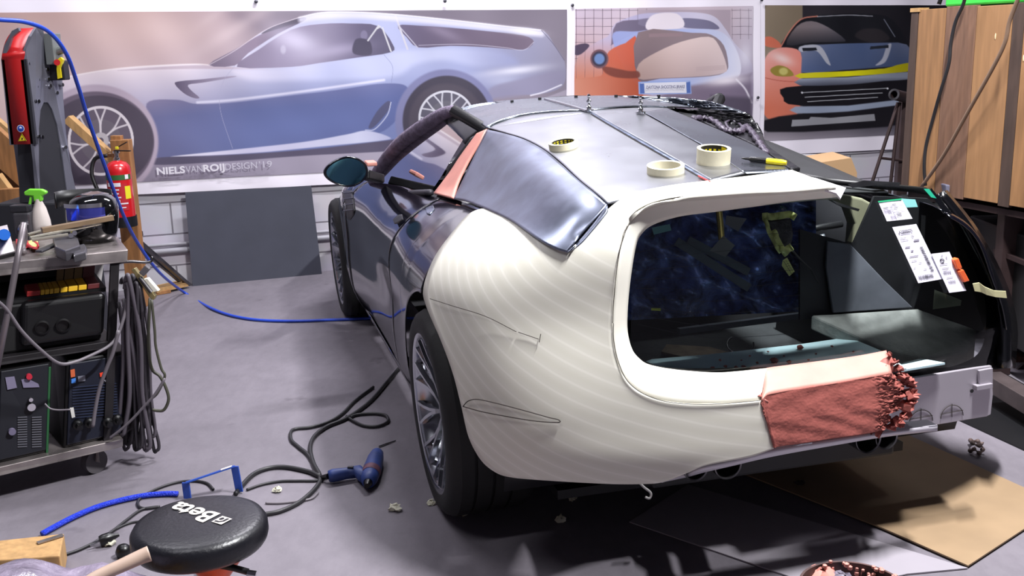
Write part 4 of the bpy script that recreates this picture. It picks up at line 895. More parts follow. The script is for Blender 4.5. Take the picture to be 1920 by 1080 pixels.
# side linings, bulkhead, headliner: dark
for s_ in (1, -1):
    g = np.array([[(x, s_*y, z) for (y, z) in ((.62, .36), (.62, .6), (.66, .75), (.655, .95))] for x in (-.35, 0, .5)]); obj('side_lining', MB().grid(g), m_inner, car, local=True, smooth='all', solid=.006)
obj('bulkhead', MB().prism([(.56, -.68, .17), (.56, .68, .17), (.56, .68, .80), (.56, .4, .84), (.56, -.4, .84), (.56, -.68, .80)], (.02, 0, 0)), m_inner, car, local=True)
xs = np.linspace(-.50, 1.42, 24); ys = np.linspace(-1, 1, 18); X, Y = np.meshgrid(xs, ys, indexing='ij'); Y = Y*np.interp(X, [-.5, .7, .9, 1.4], [.40, .46, .50, .44]); YY = np.clip(Y, -.5, .5)
obj('headliner', MB().grid(np.stack([X, YY, roofz(X, YY)-.035], -1)), m_inner, car, local=True, smooth='all', solid=.006)
# sloping bulkhead panel, tubes, hinge arm seen through the glass
def cx_poly(pts, x): return [car_x(a, b_, x) for a, b_ in pts]
m_gp = mat('grey_pressed_panel', (96, 98, 106), .5, var=.3, scale=6)
pp = [car_x(1563, 587, -.36), car_x(1550, 500, -.35), car_x(1552, 452, -.34), car_x(1595, 458, -.34), car_x(1660, 527, -.35), car_x(1712, 577, -.36)]
obj('wheelhouse_lining', MB().prism([car_x(x, y, -.33) for x, y in ((1600, 458), (1500, 430), (1500, 600), (1563, 592), (1715, 582), (1850, 625), (1852, 540), (1810, 440), (1740, 372), (1640, 368))], (.01, 0, 0)), m_inner, car, local=True)
obj('wheelhouse_panel', MB().prism(pp, (.012, 0, 0)), m_gp, car, local=True, bevel=.003, label='dark grey pressed panel over the right wheel')
obj('upright_tube', MB().tube([car_x(1540, 440, .05), car_x(1548, 470, .04), car_x(1553, 520, .02), car_x(1560, 592, .0)], [.012, .014, .016, .018], 10), mat('bright_edge_tube', (120, 126, 132), .3, .7), car, local=True, smooth='all')
obj('cross_tube', MB().tube([car_x(1486, 436, 0), car_x(1530, 428, 0), car_x(1578, 420, 0)], .012, 10), m_trimblk, car, local=True, smooth='all')
hb = [(1556, 366), (1590, 366), (1618, 372), (1640, 384), (1647, 398), (1638, 440), (1628, 484), (1617, 496), (1603, 482), (1599, 455), (1602, 420), (1592, 392), (1566, 378)]
obj('hinge_arm', MB().prism(cx_poly(hb, -.30), (.05, 0, 0)), mat('primer_beige', (138, 136, 112), .5, var=.15, scale=10), car, local=True, bevel=.008, segs=3, label='beige primed hinge arm under the roof')
obj('hinge_hole', MB().cyl(car_x(1615, 485, -.301), car_x(1615, 485, -.303), .006, n=12), m_trimblk, car, local=True)
for (a, b_, c, d) in (((1268, 452), (1405, 540), -.42, 0), ((1290, 450), (1404, 510), -.38, 0)):
    p = car_x(*a, c); q = car_x(*b_, c); obj('flat_steel_strap', MB().bar(p, q, .004, .026, (0, 0, 1)), mat('dull_strap_steel', (74, 84, 92), .45, .6), car, local=True, bevel=.001)
obj('cross_rail', MB().bar(car_x(1272, 621, -.1), car_x(1528, 588, -.1), .02, .02), mat('grey_rail', (110, 122, 130), .35, .5), car, local=True)
obj('gas_strut', MB().tube([car_x(1348, 396, -.43), car_x(1353, 449, -.43)], .010, 12), mat('brass_tube', (226, 206, 120), .22, .9), car, local=True, smooth=True, label='short brass coloured tube')
# purple black plastic film hung in the left half
us = np.linspace(0, 1, 60)[:, None]; vs_ = np.linspace(0, 1, 40)[None, :]
X = 1150+380*us+0*vs_; Y = 372+(230)*vs_+40*us*0-20*us; D = -.18+.03*np.sin(us*21+vs_*4)+.03*np.sin(vs_*17+us*9)+.015*np.sin(us*43-vs_*31)
P = np.array([[car_x(X[i, j], Y[i, j], D[i, j]) for j in range(40)] for i in range(60)])
m_film = mat('blue_black_film', (2, 4, 20), .18, .4, bump=1, bscale=30, var=.6, scale=15, col2=(130, 156, 230), detail=9); obj('plastic_film', MB().grid(P), m_film, car, local=True, smooth='all', label='crumpled blue black plastic film behind the glass')  # pale blue second tone paints the film's sparkle into its colour
# tan masking debris lying in the well, wire ring
obj('wire_ring', MB().tube([car_z(1388+25*math.cos(q), 646+17*math.sin(q), .50) for q in np.linspace(-.2, PI+.9, 20)], .003, 6), m_chrome, car, local=True)
obj('fibre_board', MB().prism([car_z(x, y, .40) for x, y in ((1250, 650), (1330, 655), (1378, 668), (1290, 676), (1240, 664))], (0, 0, .01)), mat('brown_fibre', (110, 96, 78), .8, var=.3, scale=20), car, local=True)
# yellow green tape frame with its tag
m_yt = mat('pale_yellow_tape', (212, 220, 140), .55, var=.06, scale=15)
def ribbon(pts, w0, m, name, x, parent=car, label=None):
    P = crom(pts, 5); n = len(P); A_ = []; B_ = []
    for i in range(n):
        d = P[min(i+1, n-1)]-P[max(i-1, 0)]; d = d/np.linalg.norm(d); nn = np.array([-d[1], d[0]])*w0/2; A_.append(car_x(*(P[i]+nn), x+.012*math.sin(i*.9))); B_.append(car_x(*(P[i]-nn), x-.012*math.sin(i*.7)))
    return obj(name, MB().grid(np.stack([np.array(A_), np.array(B_)], 1)), m, parent, local=True, smooth='all', solid=.003, label=label)
tf = ribbon([(1430, 407), (1446, 406), (1462, 405), (1480, 402), (1492, 408)], 13, m_yt, 'tape_frame', -.50, label='pale yellow tape wound round a dark mirror bracket')
ribbon([(1434, 412), (1442, 432), (1452, 455), (1464, 474)], 7, m_yt, 'tape_strip', -.50, tf); ribbon([(1450, 432), (1458, 448), (1466, 464), (1472, 476)], 9, m_yt, 'tape_strip', -.51, tf); ribbon([(1466, 476), (1476, 468), (1485, 462)], 14, m_yt, 'tape_strip', -.505, tf)
obj('bracket_body', MB().prism(cx_poly([(1437, 414), (1484, 410), (1488, 440), (1484, 462), (1468, 472), (1452, 440)], -.47), (.03, 0, 0)), mat('dark_bracket', (26, 26, 30), .3, bump=.6, bscale=50), tf, local=True, bevel=.004)
tg = cx_poly([(1468, 488), (1476, 483), (1490, 509), (1480, 518), (1466, 498)], -.52); obj('yellow_tag', MB().prism(tg, (.001, 0, 0)), m_yt, tf, local=True)
sc_ = MB()
for k in range(6):
    for j in (0, 1): sc_.tube([car_x(1470+k*2.6+j*4-1, 490+k*4.2-j*1, -.5225), car_x(1472+k*2.6+j*4, 492.5+k*4.2-j*2, -.5225)], .0009, 4)
obj('tag_scribble', sc_, m_print, tf, local=True)
obj('cable', MB().tube([car_x(1486, 470, -.48), car_x(1500, 486, -.45), (car_x(1520, 505, -.42)), car_x(1534, 530, -.40)], .003, 6), m_trimblk, car, local=True)
obj('leaf_green_scrap', MB().prism(cx_poly([(1677, 590), (1682, 574), (1687, 572), (1686, 582), (1680, 592)], -.2), (.002, 0, 0)), mat('leaf_green', (150, 170, 80), .5), car, local=True)
# orange marker lamps behind the glass edge
for q in ([(1788, 487), (1798, 484), (1805, 503), (1795, 506)], [(1796, 509), (1807, 505), (1819, 527), (1808, 530)]):
    obj('orange_marker_lamp', MB().prism(cx_poly(q, -.545), (.02, 0, 0)), mat('orange_lens', (236, 104, 56), .25, spec=.7), car, local=True, bevel=.003)
# right rear pillar: matt dark frame carrying the glass edge
fr_a = [(1752, 368), (1800, 432), (1842, 520), (1866, 600), (1870, 690)]; fr_b = [(1762, 366), (1820, 440), (1868, 530), (1890, 610), (1886, 690)]
A_ = np.array([car_x(*p, x) for p, x in zip(crom(fr_a, 5), np.linspace(-.28, -.50, 21))]); B_ = np.array([car_x(*p, x) for p, x in zip(crom(fr_b, 5), np.linspace(-.22, -.40, 21))])
obj('right_tail_frame', MB().grid(np.stack([A_, B_], 1)), mat('matt_dark_frame', (9, 9, 12), .2, coat=.4), car, local=True, smooth='all', solid=.03, soff=1)
# torn metal scraps along the top of the glass, right of the cream flange
m_scrap = mat('torn_white_card', (206, 202, 206), .5)
for q in ([(1484, 323), (1530, 334), (1586, 352), (1576, 372), (1568, 362), (1530, 350), (1484, 336)],):
    P_ = hit([p[0] for p in q], [p[1] for p in q], -.006); obj('torn_flange_tip', MB().add(P_, [tuple(range(len(q)))]), m_scrap, car, local=True, solid=.006)
obj('roof_rear_rail', MB().tube([tuple(p) for p in hit([1490, 1560, 1640, 1735], [328, 340, 348, 357], .03)], .010, 8), m_trimblk, car, local=True, smooth='all')
for q in ([(1590, 346), (1620, 338), (1688, 342), (1686, 350), (1650, 346), (1600, 352)], [(1560, 375), (1584, 384), (1612, 392), (1610, 396), (1570, 384)]):
    P_ = glass_pts(q, .02 if q[0][1] > 360 else -.01); obj('torn_metal_sliver', MB().add(P_, [tuple(range(len(q)))]), m_alu, car, local=True, solid=.003)
# right side: black skin and ragged plastic below the cut roof edge
RA = [(1250, 202), (1310, 227), (1368, 252), (1425, 279), (1486, 321)]; RB = [(1402, 213), (1412, 224), (1428, 246), (1440, 276), (1500, 318)]
skin('right_upper_shell', strip_px(RA, RB, 8, 14), mat('crumpled_black_film', (16, 15, 20), .35, bump=1, bscale=14), car, off=.03, solid=.01, label='crumpled black film under the cut right roof edge')
rg = lineon([(1298, 223), (1320, 222), (1342, 230), (1356, 243), (1372, 246), (1388, 247), (1398, 238), (1410, 250), (1424, 270), (1436, 288)], .015)
obj('ragged_plastic_edge', MB().tube(rg, [.010+.006*math.sin(i*1.7) for i in range(len(rg))], 7), mat('grey_purple_plastic', (66, 58, 72), .4, bump=1, bscale=40), car, local=True, smooth='all')
rg = lineon([(1360, 230), (1370, 226), (1386, 232), (1392, 242), (1380, 247), (1366, 240), (1360, 230)], .012); obj('ragged_plastic_edge', MB().tube(rg, .005, 6), MATS['grey_purple_plastic'], car, local=True, smooth='all')

# ---- glasshouse front
m_fuzz = mat('masked_pillar', (112, 100, 120), .85, var=.35, scale=30, bump=.5, bscale=80)
ap = [car_x(850, 207, 1.05), car_x(832, 213, 1.15), car_x(810, 226, 1.28), car_x(780, 246, 1.48), car_x(752, 268, 1.68), car_x(732, 290, 1.84), car_x(712, 318, 2.00), car_x(702, 342, 2.1)]
ap = crom(ap, 4); obj('windscreen_pillar', MB().tube(ap, [.022+.012*math.sin(min(1, i/len(ap)*2)*PI/2) for i in range(len(ap))], 10), m_fuzz, car, local=True, smooth='all', label='dusty masked windscreen pillar')
apr = [(p[0], -p[1], p[2]) for p in ap]; obj('windscreen_pillar', MB().tube(apr, .028, 10), m_trimblk, car, local=True, smooth='all')
def roof_pt(x, y, d=0): return (x, y, float(roofz(np.array(x), np.array(y)))-d)
for s_ in (1, -1):
    p0 = ap[0]; obj('roof_rail', MB().tube([roof_pt(.80, s_*.505, .02), roof_pt(.92, s_*.505, .02), (float(p0[0]), s_*float(p0[1]), float(p0[2]))], .024, 8), m_trimblk, car, local=True, smooth='all')
    # inner door pillar hoop
    bp0 = car_x(812, 360, 1.0); obj('door_pillar', MB().tube([(.99, s_*(bp0[1]-.03), .88), (.93, s_*.63, 1.03), (.86, s_*.56, 1.14), (.80, s_*.49, 1.185)], .034, 8), m_trimblk, car, local=True, smooth='all')
obj('roof_hoop', MB().tube([roof_pt(.80, y, .045) for y in np.linspace(-.5, .5, 14)], .03, 8), m_trimblk, car, local=True, smooth='all')
obj('windscreen_header', MB().tube([roof_pt(1.15+.22*math.cos(y*2.9), y, .015) for y in np.linspace(-.46, .46, 14)], .02, 8), m_trimblk, car, local=True, smooth='all')
# dark roof lining corner with dried filler above the door window
dl = strip_px([(858, 205), (885, 222), (910, 243)], [(826, 224), (852, 244), (874, 272)], 6, 6); obj('upper_door_frame', MB().grid(hit(dl[..., 0], dl[..., 1], .035, F_green)), m_trimblk, car, local=True, smooth='all', solid=.01)
fl_ = strip_px([(868, 219), (878, 224), (886, 240)], [(858, 222), (866, 238), (880, 250)], 5, 4); obj('filler_smear', MB().grid(hit(fl_[..., 0], fl_[..., 1], .028, F_green)), mat('dried_filler', (150, 128, 140), .8, bump=1, bscale=90), car, local=True, smooth='all')
# door window and its sill, beltline rubber
sl_ = [car_x(704, 352, 2.05), car_x(720, 360, 1.9), car_x(745, 364, 1.6), (car_x(775, 362, 1.3)), car_x(808, 361, 1.02)]
obj('window_sill_trim', MB().tube(crom(sl_, 4), .014, 8), mat('grey_weather_strip', (52, 50, 58), .5), car, local=True, smooth='all')
win = [car_x(704, 350, 2.05), car_x(714, 322, 1.99), car_x(734, 296, 1.83), car_x(756, 272, 1.66), car_x(790, 246, 1.42), car_x(830, 226, 1.15), car_x(868, 262, .93), car_x(850, 292, .95), car_x(828, 330, .98), car_x(808, 360, 1.02), car_x(775, 362, 1.3), car_x(745, 363, 1.6), car_x(720, 359, 1.9)]
wn = np.array(win); wc = wn.mean(0); nv = np.linalg.svd(wn-wc)[2][2]; win = []
for p in wn: rr_ = p-CAMC; win.append(CAMC+rr_*(((wc-CAMC)@nv)/(rr_@nv)))
m_win = m_pane.copy(); m_win.name = 'door_window_glass'; obj('door_window', MB().add(win, [tuple(range(len(win)))]), m_win, doors[1], local=True)
# far side door frame strip (pale seal) and lining seen through the window
obj('pale_door_seal', MB().tube(crom([car_y(796, 250, -.1), car_y(806, 268, -.1), car_y(814, 296, -.1), car_y(822, 312, -.1), car_y(834, 314, -.1), car_y(846, 300, -.1)], 5), .014, 8), mat('pale_seal', (160, 160, 166), .5), car, local=True, smooth='all')
for s_ in (1, -1):
    st = MB(); 
    g = []
    for k, (x, z) in enumerate(((.72, .92), (.70, .86), (.78, .70), (.86, .48), (.98, .40), (1.35, .42), (1.40, .36))):
        g.append([(x+.03*abs(u)**2*(1 if k < 4 else 0), s_*.36+u*(.14 if k < 2 else .23), z+(.02*abs(u)**3 if k > 2 else 0)) for u in np.linspace(-1, 1, 9)])
    obj('seat', st.grid(np.array(g)), mat('black_seat', (18, 18, 22), .5), car, local=True, smooth='all', solid=.10, soff=0, subsurf=1)
obj('dashboard', MB().prism([(1.75, -.66, .60), (1.75, .66, .60), (2.2, .62, .60), (2.2, -.62, .60)], (0, 0, .18)), m_trimblk, car, local=True, bevel=.05, segs=4)
obj('steering_wheel', MB().tube([(1.52+.05*math.sin(q), .36+.17*math.cos(q), .80+.16*math.sin(q)) for q in np.linspace(0, 2*PI, 28)], .014, 8), m_trimblk, car, local=True, smooth='all')
# ---- mirror on the left door
mc = np.array(car_x(651, 322, 1.50)); ex = 38/FPX*np.linalg.norm(mc-CAMC); ez = 28/FPX*np.linalg.norm(mc-CAMC)
pr = []
Rm = Matrix.Rotation(0, 3, 'Z')
def egg(q, k=1):  # outline of the mirror in its own plane: pointed to the outside
    c = math.cos(q); s = math.sin(q); return (ex*k*c*(1 if c < 0 else 1.12)*1.0, ez*k*s*(1-.22*max(0, c)))
hs = MB(); rows = []
for d, k in ((-.004, .90), (-.006, .97), (.0, 1.0), (.02, 1.0), (.045, .92), (.07, .72), (.085, .40), (.09, .02)):
    rows.append([(mc[0]+d, mc[1]+egg(q, k)[0], mc[2]+egg(q, k)[1]) for q in np.linspace(0, 2*PI, 41)])
mir = obj('door_mirror', hs.grid(np.array(rows)), m_black, doors[1], local=True, smooth='all', solid=.003, soff=0)
obj('mirror_glass', MB().add([(mc[0]-.002, mc[1]+egg(q, .93)[0], mc[2]+egg(q, .93)[1]) for q in np.linspace(0, 2*PI, 41)[:-1]], [tuple(range(40))]), mat('blue_mirror', (110, 170, 196), .06, 1), mir, local=True)
obj('mirror_arm', MB().bar((mc[0]+.03, mc[1]-ex*.85, mc[2]-ez*.3), tuple(np.array(car_x(712, 335, 1.85))), .05, .045), m_trimblk, mir, local=True, bevel=.008)
p = car_x(695, 306, 1.75); obj('clay_dab', MB().box(p, (.10, .05, .02)), m_clay2, car, local=True, bevel=.006)
# ================================================================== things around the car
def V3(p): return Vector([float(c) for c in p])
m_ply = mat('tan_board', (148, 124, 96), .7, var=.10, scale=5)
# sheets on the floor
def sheet(name, label, cat, pts, z, th, m):
    return tag(obj(name, MB().prism([at_z(x, y, z) for x, y in pts], (0, 0, th)), m), label, cat)
sheet('grey_card_sheet', 'grey card sheet lying on the floor under the tail of the car', 'sheet', [(1290, 910), (1815, 1067), (1700, 1078), (1560, 1110), (1180, 980)], .002, .004, mat('grey_card', (150, 144, 152), .7, var=.05, scale=4))
sheet('tan_floor_board', 'tan board lying on the floor right of the tail pipes', 'board', [(1370, 880), (1480, 740), (1600, 771), (1684, 809), (1990, 948), (1815, 1063), (1654, 992)], .007, .005, m_ply)
# leaning dark panel
pn = thing('leaning_board', 'large flat dark grey board leaning on the white block wall', 'board', at_z(480, 524))
c = [V3(at_z(361, 536, .0)), V3(at_z(603, 513, .0)), V3(on_wall(583, 348, .07)), V3(on_wall(347, 361, .07))]
obj('panel_face', MB().prism(c, (c[1]-c[0]).cross(c[3]-c[0]).normalized()*.012), mat('dark_grey_panel', (66, 68, 80), .7, var=.08, scale=5), pn, label=None)
# conduits on the wall
for (y0, z0, r) in ((462, .262, .012), (474, .205, .020)):
    a_ = on_wall(284, y0, .04); u0 = a_@WD; t_ = tag(obj('wall_pipe', MB().tube([wallpt(u0-.25, a_[2], .024), wallpt(u0+2.6, a_[2]-.0, .024)], r, 10), mat('painted_pipe', (150, 148, 156), .5), smooth=True),
        'thin upper pipe along the foot of the block wall' if r < .015 else 'thicker lower pipe along the foot of the block wall', 'pipe')
# ---- timber post with fire extinguisher
YE = 6.15
m_wood = mat('old_pine', (150, 104, 62), .7, var=.3, scale=4, stretch=(9, 9, 1.2)); m_wood2 = mat('pale_pine', (178, 140, 92), .7, var=.2, scale=5, stretch=(8, 8, 1.5))
pa = at_y(220, 262, YE+.13); pb = at_y(241, 560, YE+.13)
tag(obj('timber_post', MB().bbox((pa[0]-.035, YE+.10, 0), (pa[0]+.075, YE+.17, pa[2])), m_wood, bevel=.003), 'upright pine post standing behind the red fire extinguisher', 'post')
pc = at_y(226, 360, YE); ex_r = .072; zb = at_y(233, 420, YE)[2]; zt_ = at_y(224, 302, YE)[2]
fe = thing('fire_extinguisher', 'red fire extinguisher with green band hanging on the timber post', 'fire extinguisher', (pc[0], YE, zb))
X0 = pc[0]; m_red = mat('extinguisher_red', (190, 22, 30), .28, spec=.6, coat=.4)
H_ = zt_-zb
obj('cylinder', MB().lathe([(.0001, .03), (ex_r, .03), (ex_r, H_-.06), (ex_r*.93, H_-.03), (ex_r*.7, H_-.008), (ex_r*.35, H_+.004), (.0001, H_+.006)], (X0, YE, zb), n=40), m_red, fe, smooth=True)
obj('base_ring', MB().lathe([(ex_r*.9, -.012), (ex_r+.005, -.012), (ex_r+.005, .050), (ex_r-.002, .050)], (X0, YE, zb), n=40, close=True), m_trimblk, fe, smooth=True)
def wrapband(name, a0, a1, z0, z1, m, rr=.0012):
    A_ = [(X0+(ex_r+rr)*math.cos(q), YE+(ex_r+rr)*math.sin(q)) for q in np.linspace(a0, a1, 18)]
    return obj(name, MB().grid([[(x, y, zb+z) for z in (z0, z1)] for x, y in A_]), m, fe, smooth='all')
wrapband('green_band', -2.9, -.15, H_*.72, H_*.80, mat('label_dark_green', (48, 96, 50), .5))
lab = wrapband('label', -2.5, -.65, H_*.24, H_*.66, mat('label_red', (176, 30, 42), .5))
wrapband('yellow_label', -.85, -.35, H_*.42, H_*.62, mat('label_yellow', (222, 210, 40), .5), .0016)
wrapband('white_tag', -.75, -.45, H_*.73, H_*.80, mat('label_white', (224, 220, 226), .5), .002)
wmb = MB()
for (z, a0, a1, h) in ((.62, -2.25, -1.15, .022), (.56, -2.2, -1.3, .008), (.50, -2.2, -1.35, .008), (.44, -2.2, -1.2, .008), (.34, -2.3, -.7, .008), (.31, -2.3, -1.4, .006), (.28, -2.3, -.9, .006)):
    A_ = [(X0+(ex_r+.0028)*math.cos(q), YE+(ex_r+.0028)*math.sin(q)) for q in np.linspace(a0, a1, 10)]; wmb.grid([[(x, y, zb+H_*z+k*h) for k in (0, 1)] for x, y in A_])
for a in (-1.75, -1.5):
    A_ = [(X0+(ex_r+.0028)*math.cos(q), YE+(ex_r+.0028)*math.sin(q)) for q in (a, a+.1, a+.2)]; wmb.grid([[(x, y, zb+H_*.36+k*.02) for k in (0, 1)] for x, y in A_])
obj('label_printing', wmb, MATS['label_white'], lab)
vt = V3((X0, YE, zb+H_))
obj('valve', MB().lathe([(.018, 0), (.018, .02), (.012, .022), (.012, .045), (.02, .047), (.02, .06), (.0001, .062)], vt, n=16).box(vt+Vector((-.03, 0, .035)), (.07, .018, .018)), m_chrome, fe, smooth=True)
obj('squeeze_lever', MB().bar(vt+Vector((-.01, 0, .062)), vt+Vector((.085, 0, .058)), .016, .006).bar(vt+Vector((.0, 0, .075)), vt+Vector((.07, 0, .11)), .016, .005), m_trimblk, fe)
obj('safety_pin', MB().box(vt+Vector((.012, -.012, .078)), (.018, .01, .016)), MATS['label_yellow'], fe, bevel=.002)
hp = crom([vt+Vector((-.05, 0, .035)), at_y(178, 298, YE), at_y(172, 325, YE-.02), at_y(180, 350, YE-.03), at_y(193, 376, YE-.03), at_y(200, 392, YE-.02)], 6); obj('hose', MB().tube(hp, .012, 8), m_trimblk, fe, smooth='all')
# diagonal planks behind, plank offcuts and steel channels by the wall
def plank(name, label, a, b_, w, h, m, up=(0, 0, 1), cat='plank', group=None):
    return tag(obj(name, MB().bar(a, b_, w, h, up), m, bevel=.002), label, cat, group)
plank('timber_brace', 'diagonal pine brace behind the fire extinguisher', at_y(128, 222, 6.33), at_y(228, 312, 6.33), .05, .075, m_wood2, (0, 1, 0))
plank('timber_block', 'small square pine block at the top of the post', at_y(210, 262, 6.30), at_y(229, 262, 6.30), .05, .05, m_wood, cat='wood block')
plank('steel_channel', 'front slanting steel channel beside the timber post', at_z(354, 534, .02), at_y(243, 437, 6.28), .03, .02, m_steel, cat='steel bar')
plank('steel_channel', 'rear slanting steel channel beside the timber post', at_z(344, 533, .02), at_y(238, 445, 6.32), .022, .02, m_steel, cat='steel bar')
plank('pallet_board', 'flat pine board lying on the floor at the wall', at_z(286, 544, .03), at_z(345, 531, .03), .10, .03, m_wood2)
plank('pallet_board', 'pine batten lying in front of the flat board at the wall', at_z(276, 552, .012), at_z(318, 545, .012), .05, .022, m_wood)
plank('steel_strip', 'short steel rail ending behind the extinguisher base', at_y(238, 440, 6.5), at_y(267, 438, 6.5), .03, .03, m_steel, cat='steel bar')
# timber stack at the left edge
stack = [((0, 262), (75, 345), .16, 5.6, m_wood), ((0, 300), (78, 420), .20, 5.7, mat('brown_ply', (122, 82, 46), .7, var=.25, scale=4)), ((0, 350), (60, 455), .18, 5.5, m_wood2), ((4, 385), (70, 372), .12, 5.45, m_wood), ((0, 232), (52, 290), .10, 5.8, m_wood2)]
for i, (a, b_, w, Y, m) in enumerate(stack):
    plank('timber_offcut', ['upper long timber offcut sloping behind the red machine', 'widest brown plywood offcut behind the red machine', 'lowest sloping pale timber offcut behind the red machine', 'short timber offcut lying nearly level behind the spray bottle', 'topmost thin timber offcut at the left edge'][i], at_y(a[0]-25, a[1]-8, Y), at_y(*b_, Y), w, .05, m, (0, 1, 0), 'timber')
tag(obj('timber_rack', MB().bbox((at_y(-40, 400, 5.9)[0], 5.85, 0), (at_y(100, 400, 5.9)[0], 6.1, .86)), mat('dark_brown_board', (52, 36, 24), .8, var=.3, scale=4)), 'dark brown board stack carrying the timber offcuts', 'rack')

# ---- red power hammer
YM = 4.9
pm = thing('power_hammer', 'tall steel sheet forming machine with bright red front cover', 'machine', at_y(60, 420, YM))
def MYP(x, y, f): return at_y(x, y, YM-.15+.30*f)
m_mred = mat('machine_red', (188, 26, 28), .4, spec=.5); m_plate = mat('dark_steel_plate', (112, 112, 124), .42, .35, var=.2, scale=5, rvar=.1)
cv = [(3, 112), (4, 100), (10, 78), (20, 62), (34, 53)]; cw = [(45, 111), (46, 98), (50, 82), (57, 66), (68, 52)]
A_ = np.array([MYP(x, y, 0 if i < 2 else .15*(i-1)) for i, (x, y) in enumerate(cv)]); B_ = np.array([MYP(x, y, 0 if i < 2 else .15*(i-1)) for i, (x, y) in enumerate(cw)])
A_ = np.vstack([[at_y(21, 271, YM-.15)], A_]); B_ = np.vstack([[at_y(63, 270, YM-.15)], B_])
A2 = crom(A_[1:], 4); B2 = crom(B_[1:], 4)
cover = obj('front_cover', MB().grid(np.stack([np.vstack([A_[:1], A2]), np.vstack([B_[:1], B2])], 1)), m_mred, pm, solid=.03, soff=-1, smooth=True, angle=25)
pl = [(44, 112), (49, 92), (58, 68), (68, 52), (78, 49), (82, 60), (84, 80), (95, 118), (116, 132), (119, 190), (124, 250), (134, 320), (146, 372), (128, 376), (118, 300), (108, 235), (98, 205), (90, 192), (82, 192), (76, 206), (73, 240), (73, 300), (76, 376), (72, 376), (66, 300), (62, 268)]
def fpl(x, y): xf = 44+(y-110)*.12 if y > 110 else 44+(110-y)*.2; return min(1, max(0, (x-xf)/70))
obj('side_plate', MB().prism([MYP(x, y, fpl(x, y)) for x, y in pl], (-.012, 0, 0)), m_plate, pm, label='dark steel side plate with arched slot')
# inner dark body seen through the slot, second plate to the left
inn = [(88, 186), (76, 205), (72, 240), (73, 300), (76, 380), (130, 380), (118, 290), (108, 225), (98, 196)]
obj('inner_frame', MB().prism([MYP(x-2, y, fpl(x, y)) for x, y in inn], (-.10, .02, 0)), mat('shadow_steel', (34, 34, 40), .6), pm)
pl2 = [(2, 112), (8, 85), (22, 58), (34, 52), (36, 58), (22, 70), (12, 100), (8, 112), (26, 272), (18, 272)]
obj('edge_plate', MB().prism([MYP(x, y, 0) for x, y in pl2], (0, .02, 0)), m_plate, pm)
obj('edge_strip', MB().prism([at_y(x, y, YM-.155) for x, y in ((44, 111), (49, 111), (68, 271), (62, 271))], (0, .02, 0)), mat('edge_black', (40, 40, 46), .5), pm)
obj('ram', MB().bbox((at_y(40, 300, YM)[0], YM-.06, at_y(40, 400, YM)[2]), (at_y(62, 300, YM)[0], YM+.0, at_y(40, 262, YM)[2])), m_plate, pm, bevel=.004)
obj('column_base', MB().bbox((at_y(25, 380, YM)[0]-.02, YM-.14, 0), (at_y(146, 380, YM)[0], YM+.22, at_y(100, 372, YM)[2])), MATS['shadow_steel'], pm, bevel=.01)
for (x, y) in ((51, 119), (63, 129), (84, 130), (66, 149), (86, 149), (63, 162), (89, 161), (112, 159), (102, 174), (61, 190), (67, 190), (74, 257), (68, 256), (118, 276)):
    p = V3(MYP(x, y, fpl(x, y))); obj('bolt', MB().cyl(p, p+Vector((.018, -.006, 0)), .009, n=8), m_chrome, pm)
p = V3(MYP(98, 132, .75)); sw = obj('switch_box', MB().box(p+Vector((.03, -.02, 0)), (.09, .07, .09)), m_trimblk, pm, bevel=.006)
obj('switch_lever', MB().prism([at_y(x, y, YM+.01) for x, y in ((107, 112), (113, 107), (118, 112), (113, 128), (115, 146), (108, 148), (106, 128))], (0, .02, 0)), mat('switch_yellow', (226, 206, 30), .4), sw)
obj('stop_button', MB().cyl(at_y(107, 117, YM-.01), at_y(107, 117, YM-.03), .014, n=14), m_mred, sw)
p = V3(MYP(92, 92, .6)); obj('motor_bracket', MB().box(p+Vector((.02, 0, 0)), (.04, .10, .14)).cyl(p+Vector((.0, 0, -.02)), p+Vector((.07, 0, .0)), .02, n=12), mat('grey_bracket', (130, 134, 132), .45, .5), pm, bevel=.003)
pt = [(66, 93), (84, 96), (85, 118), (68, 117)]; obj('type_plate', MB().prism([V3(MYP(x, y, fpl(x, y)))+Vector((.003, 0, 0)) for x, y in pt], (.002, -.001, 0)), mat('type_plate_metal', (176, 172, 160), .4, .4, var=.3, scale=70), pm)
# warning stickers: blue round face sign, yellow triangle hand sign
yf = YM-.1535; cc = V3(at_y(39, 241, yf)); rr = .0165
st = obj('blue_round_sticker', MB().cyl(cc, cc+Vector((0, -.001, 0)), rr, n=28), mat('sticker_white', (230, 228, 236), .5), pm)
obj('sticker_disc', MB().cyl(cc+Vector((0, -.001, 0)), cc+Vector((0, -.0018, 0)), rr*.86, n=28), mat('sticker_blue', (36, 76, 176), .5), st)
obj('face_mark', MB().ball(cc+Vector((0, -.0018, .001)), rr*.5, 6, (.8, .1, .95)), MATS['sticker_white'], st); obj('mask_mark', MB().box(cc+Vector((0, -.0036, -.003)), (rr*.75, .001, rr*.5)), MATS['sticker_blue'], st)
tri = [V3(at_y(x, y, yf)) for x, y in ((41, 250), (50, 264), (34, 265))]; ty_ = obj('yellow_triangle_sticker', MB().prism(tri, (0, -.001, 0)), MATS['switch_yellow'], pm)
cen = (tri[0]+tri[1]+tri[2])/3; tb_ = MB(); ts = [cen+(p-cen)*.86+Vector((0, -.0014, 0)) for p in tri]; tb_.tube(ts+[ts[0]], .0009, 5); obj('triangle_border', tb_, m_ink, ty_)
obj('hand_mark', MB().box(cen+Vector((0, -.0015, -.001)), (.006, .001, .010), Matrix.Rotation(.3, 3, 'Y')), m_ink, ty_, bevel=.001)

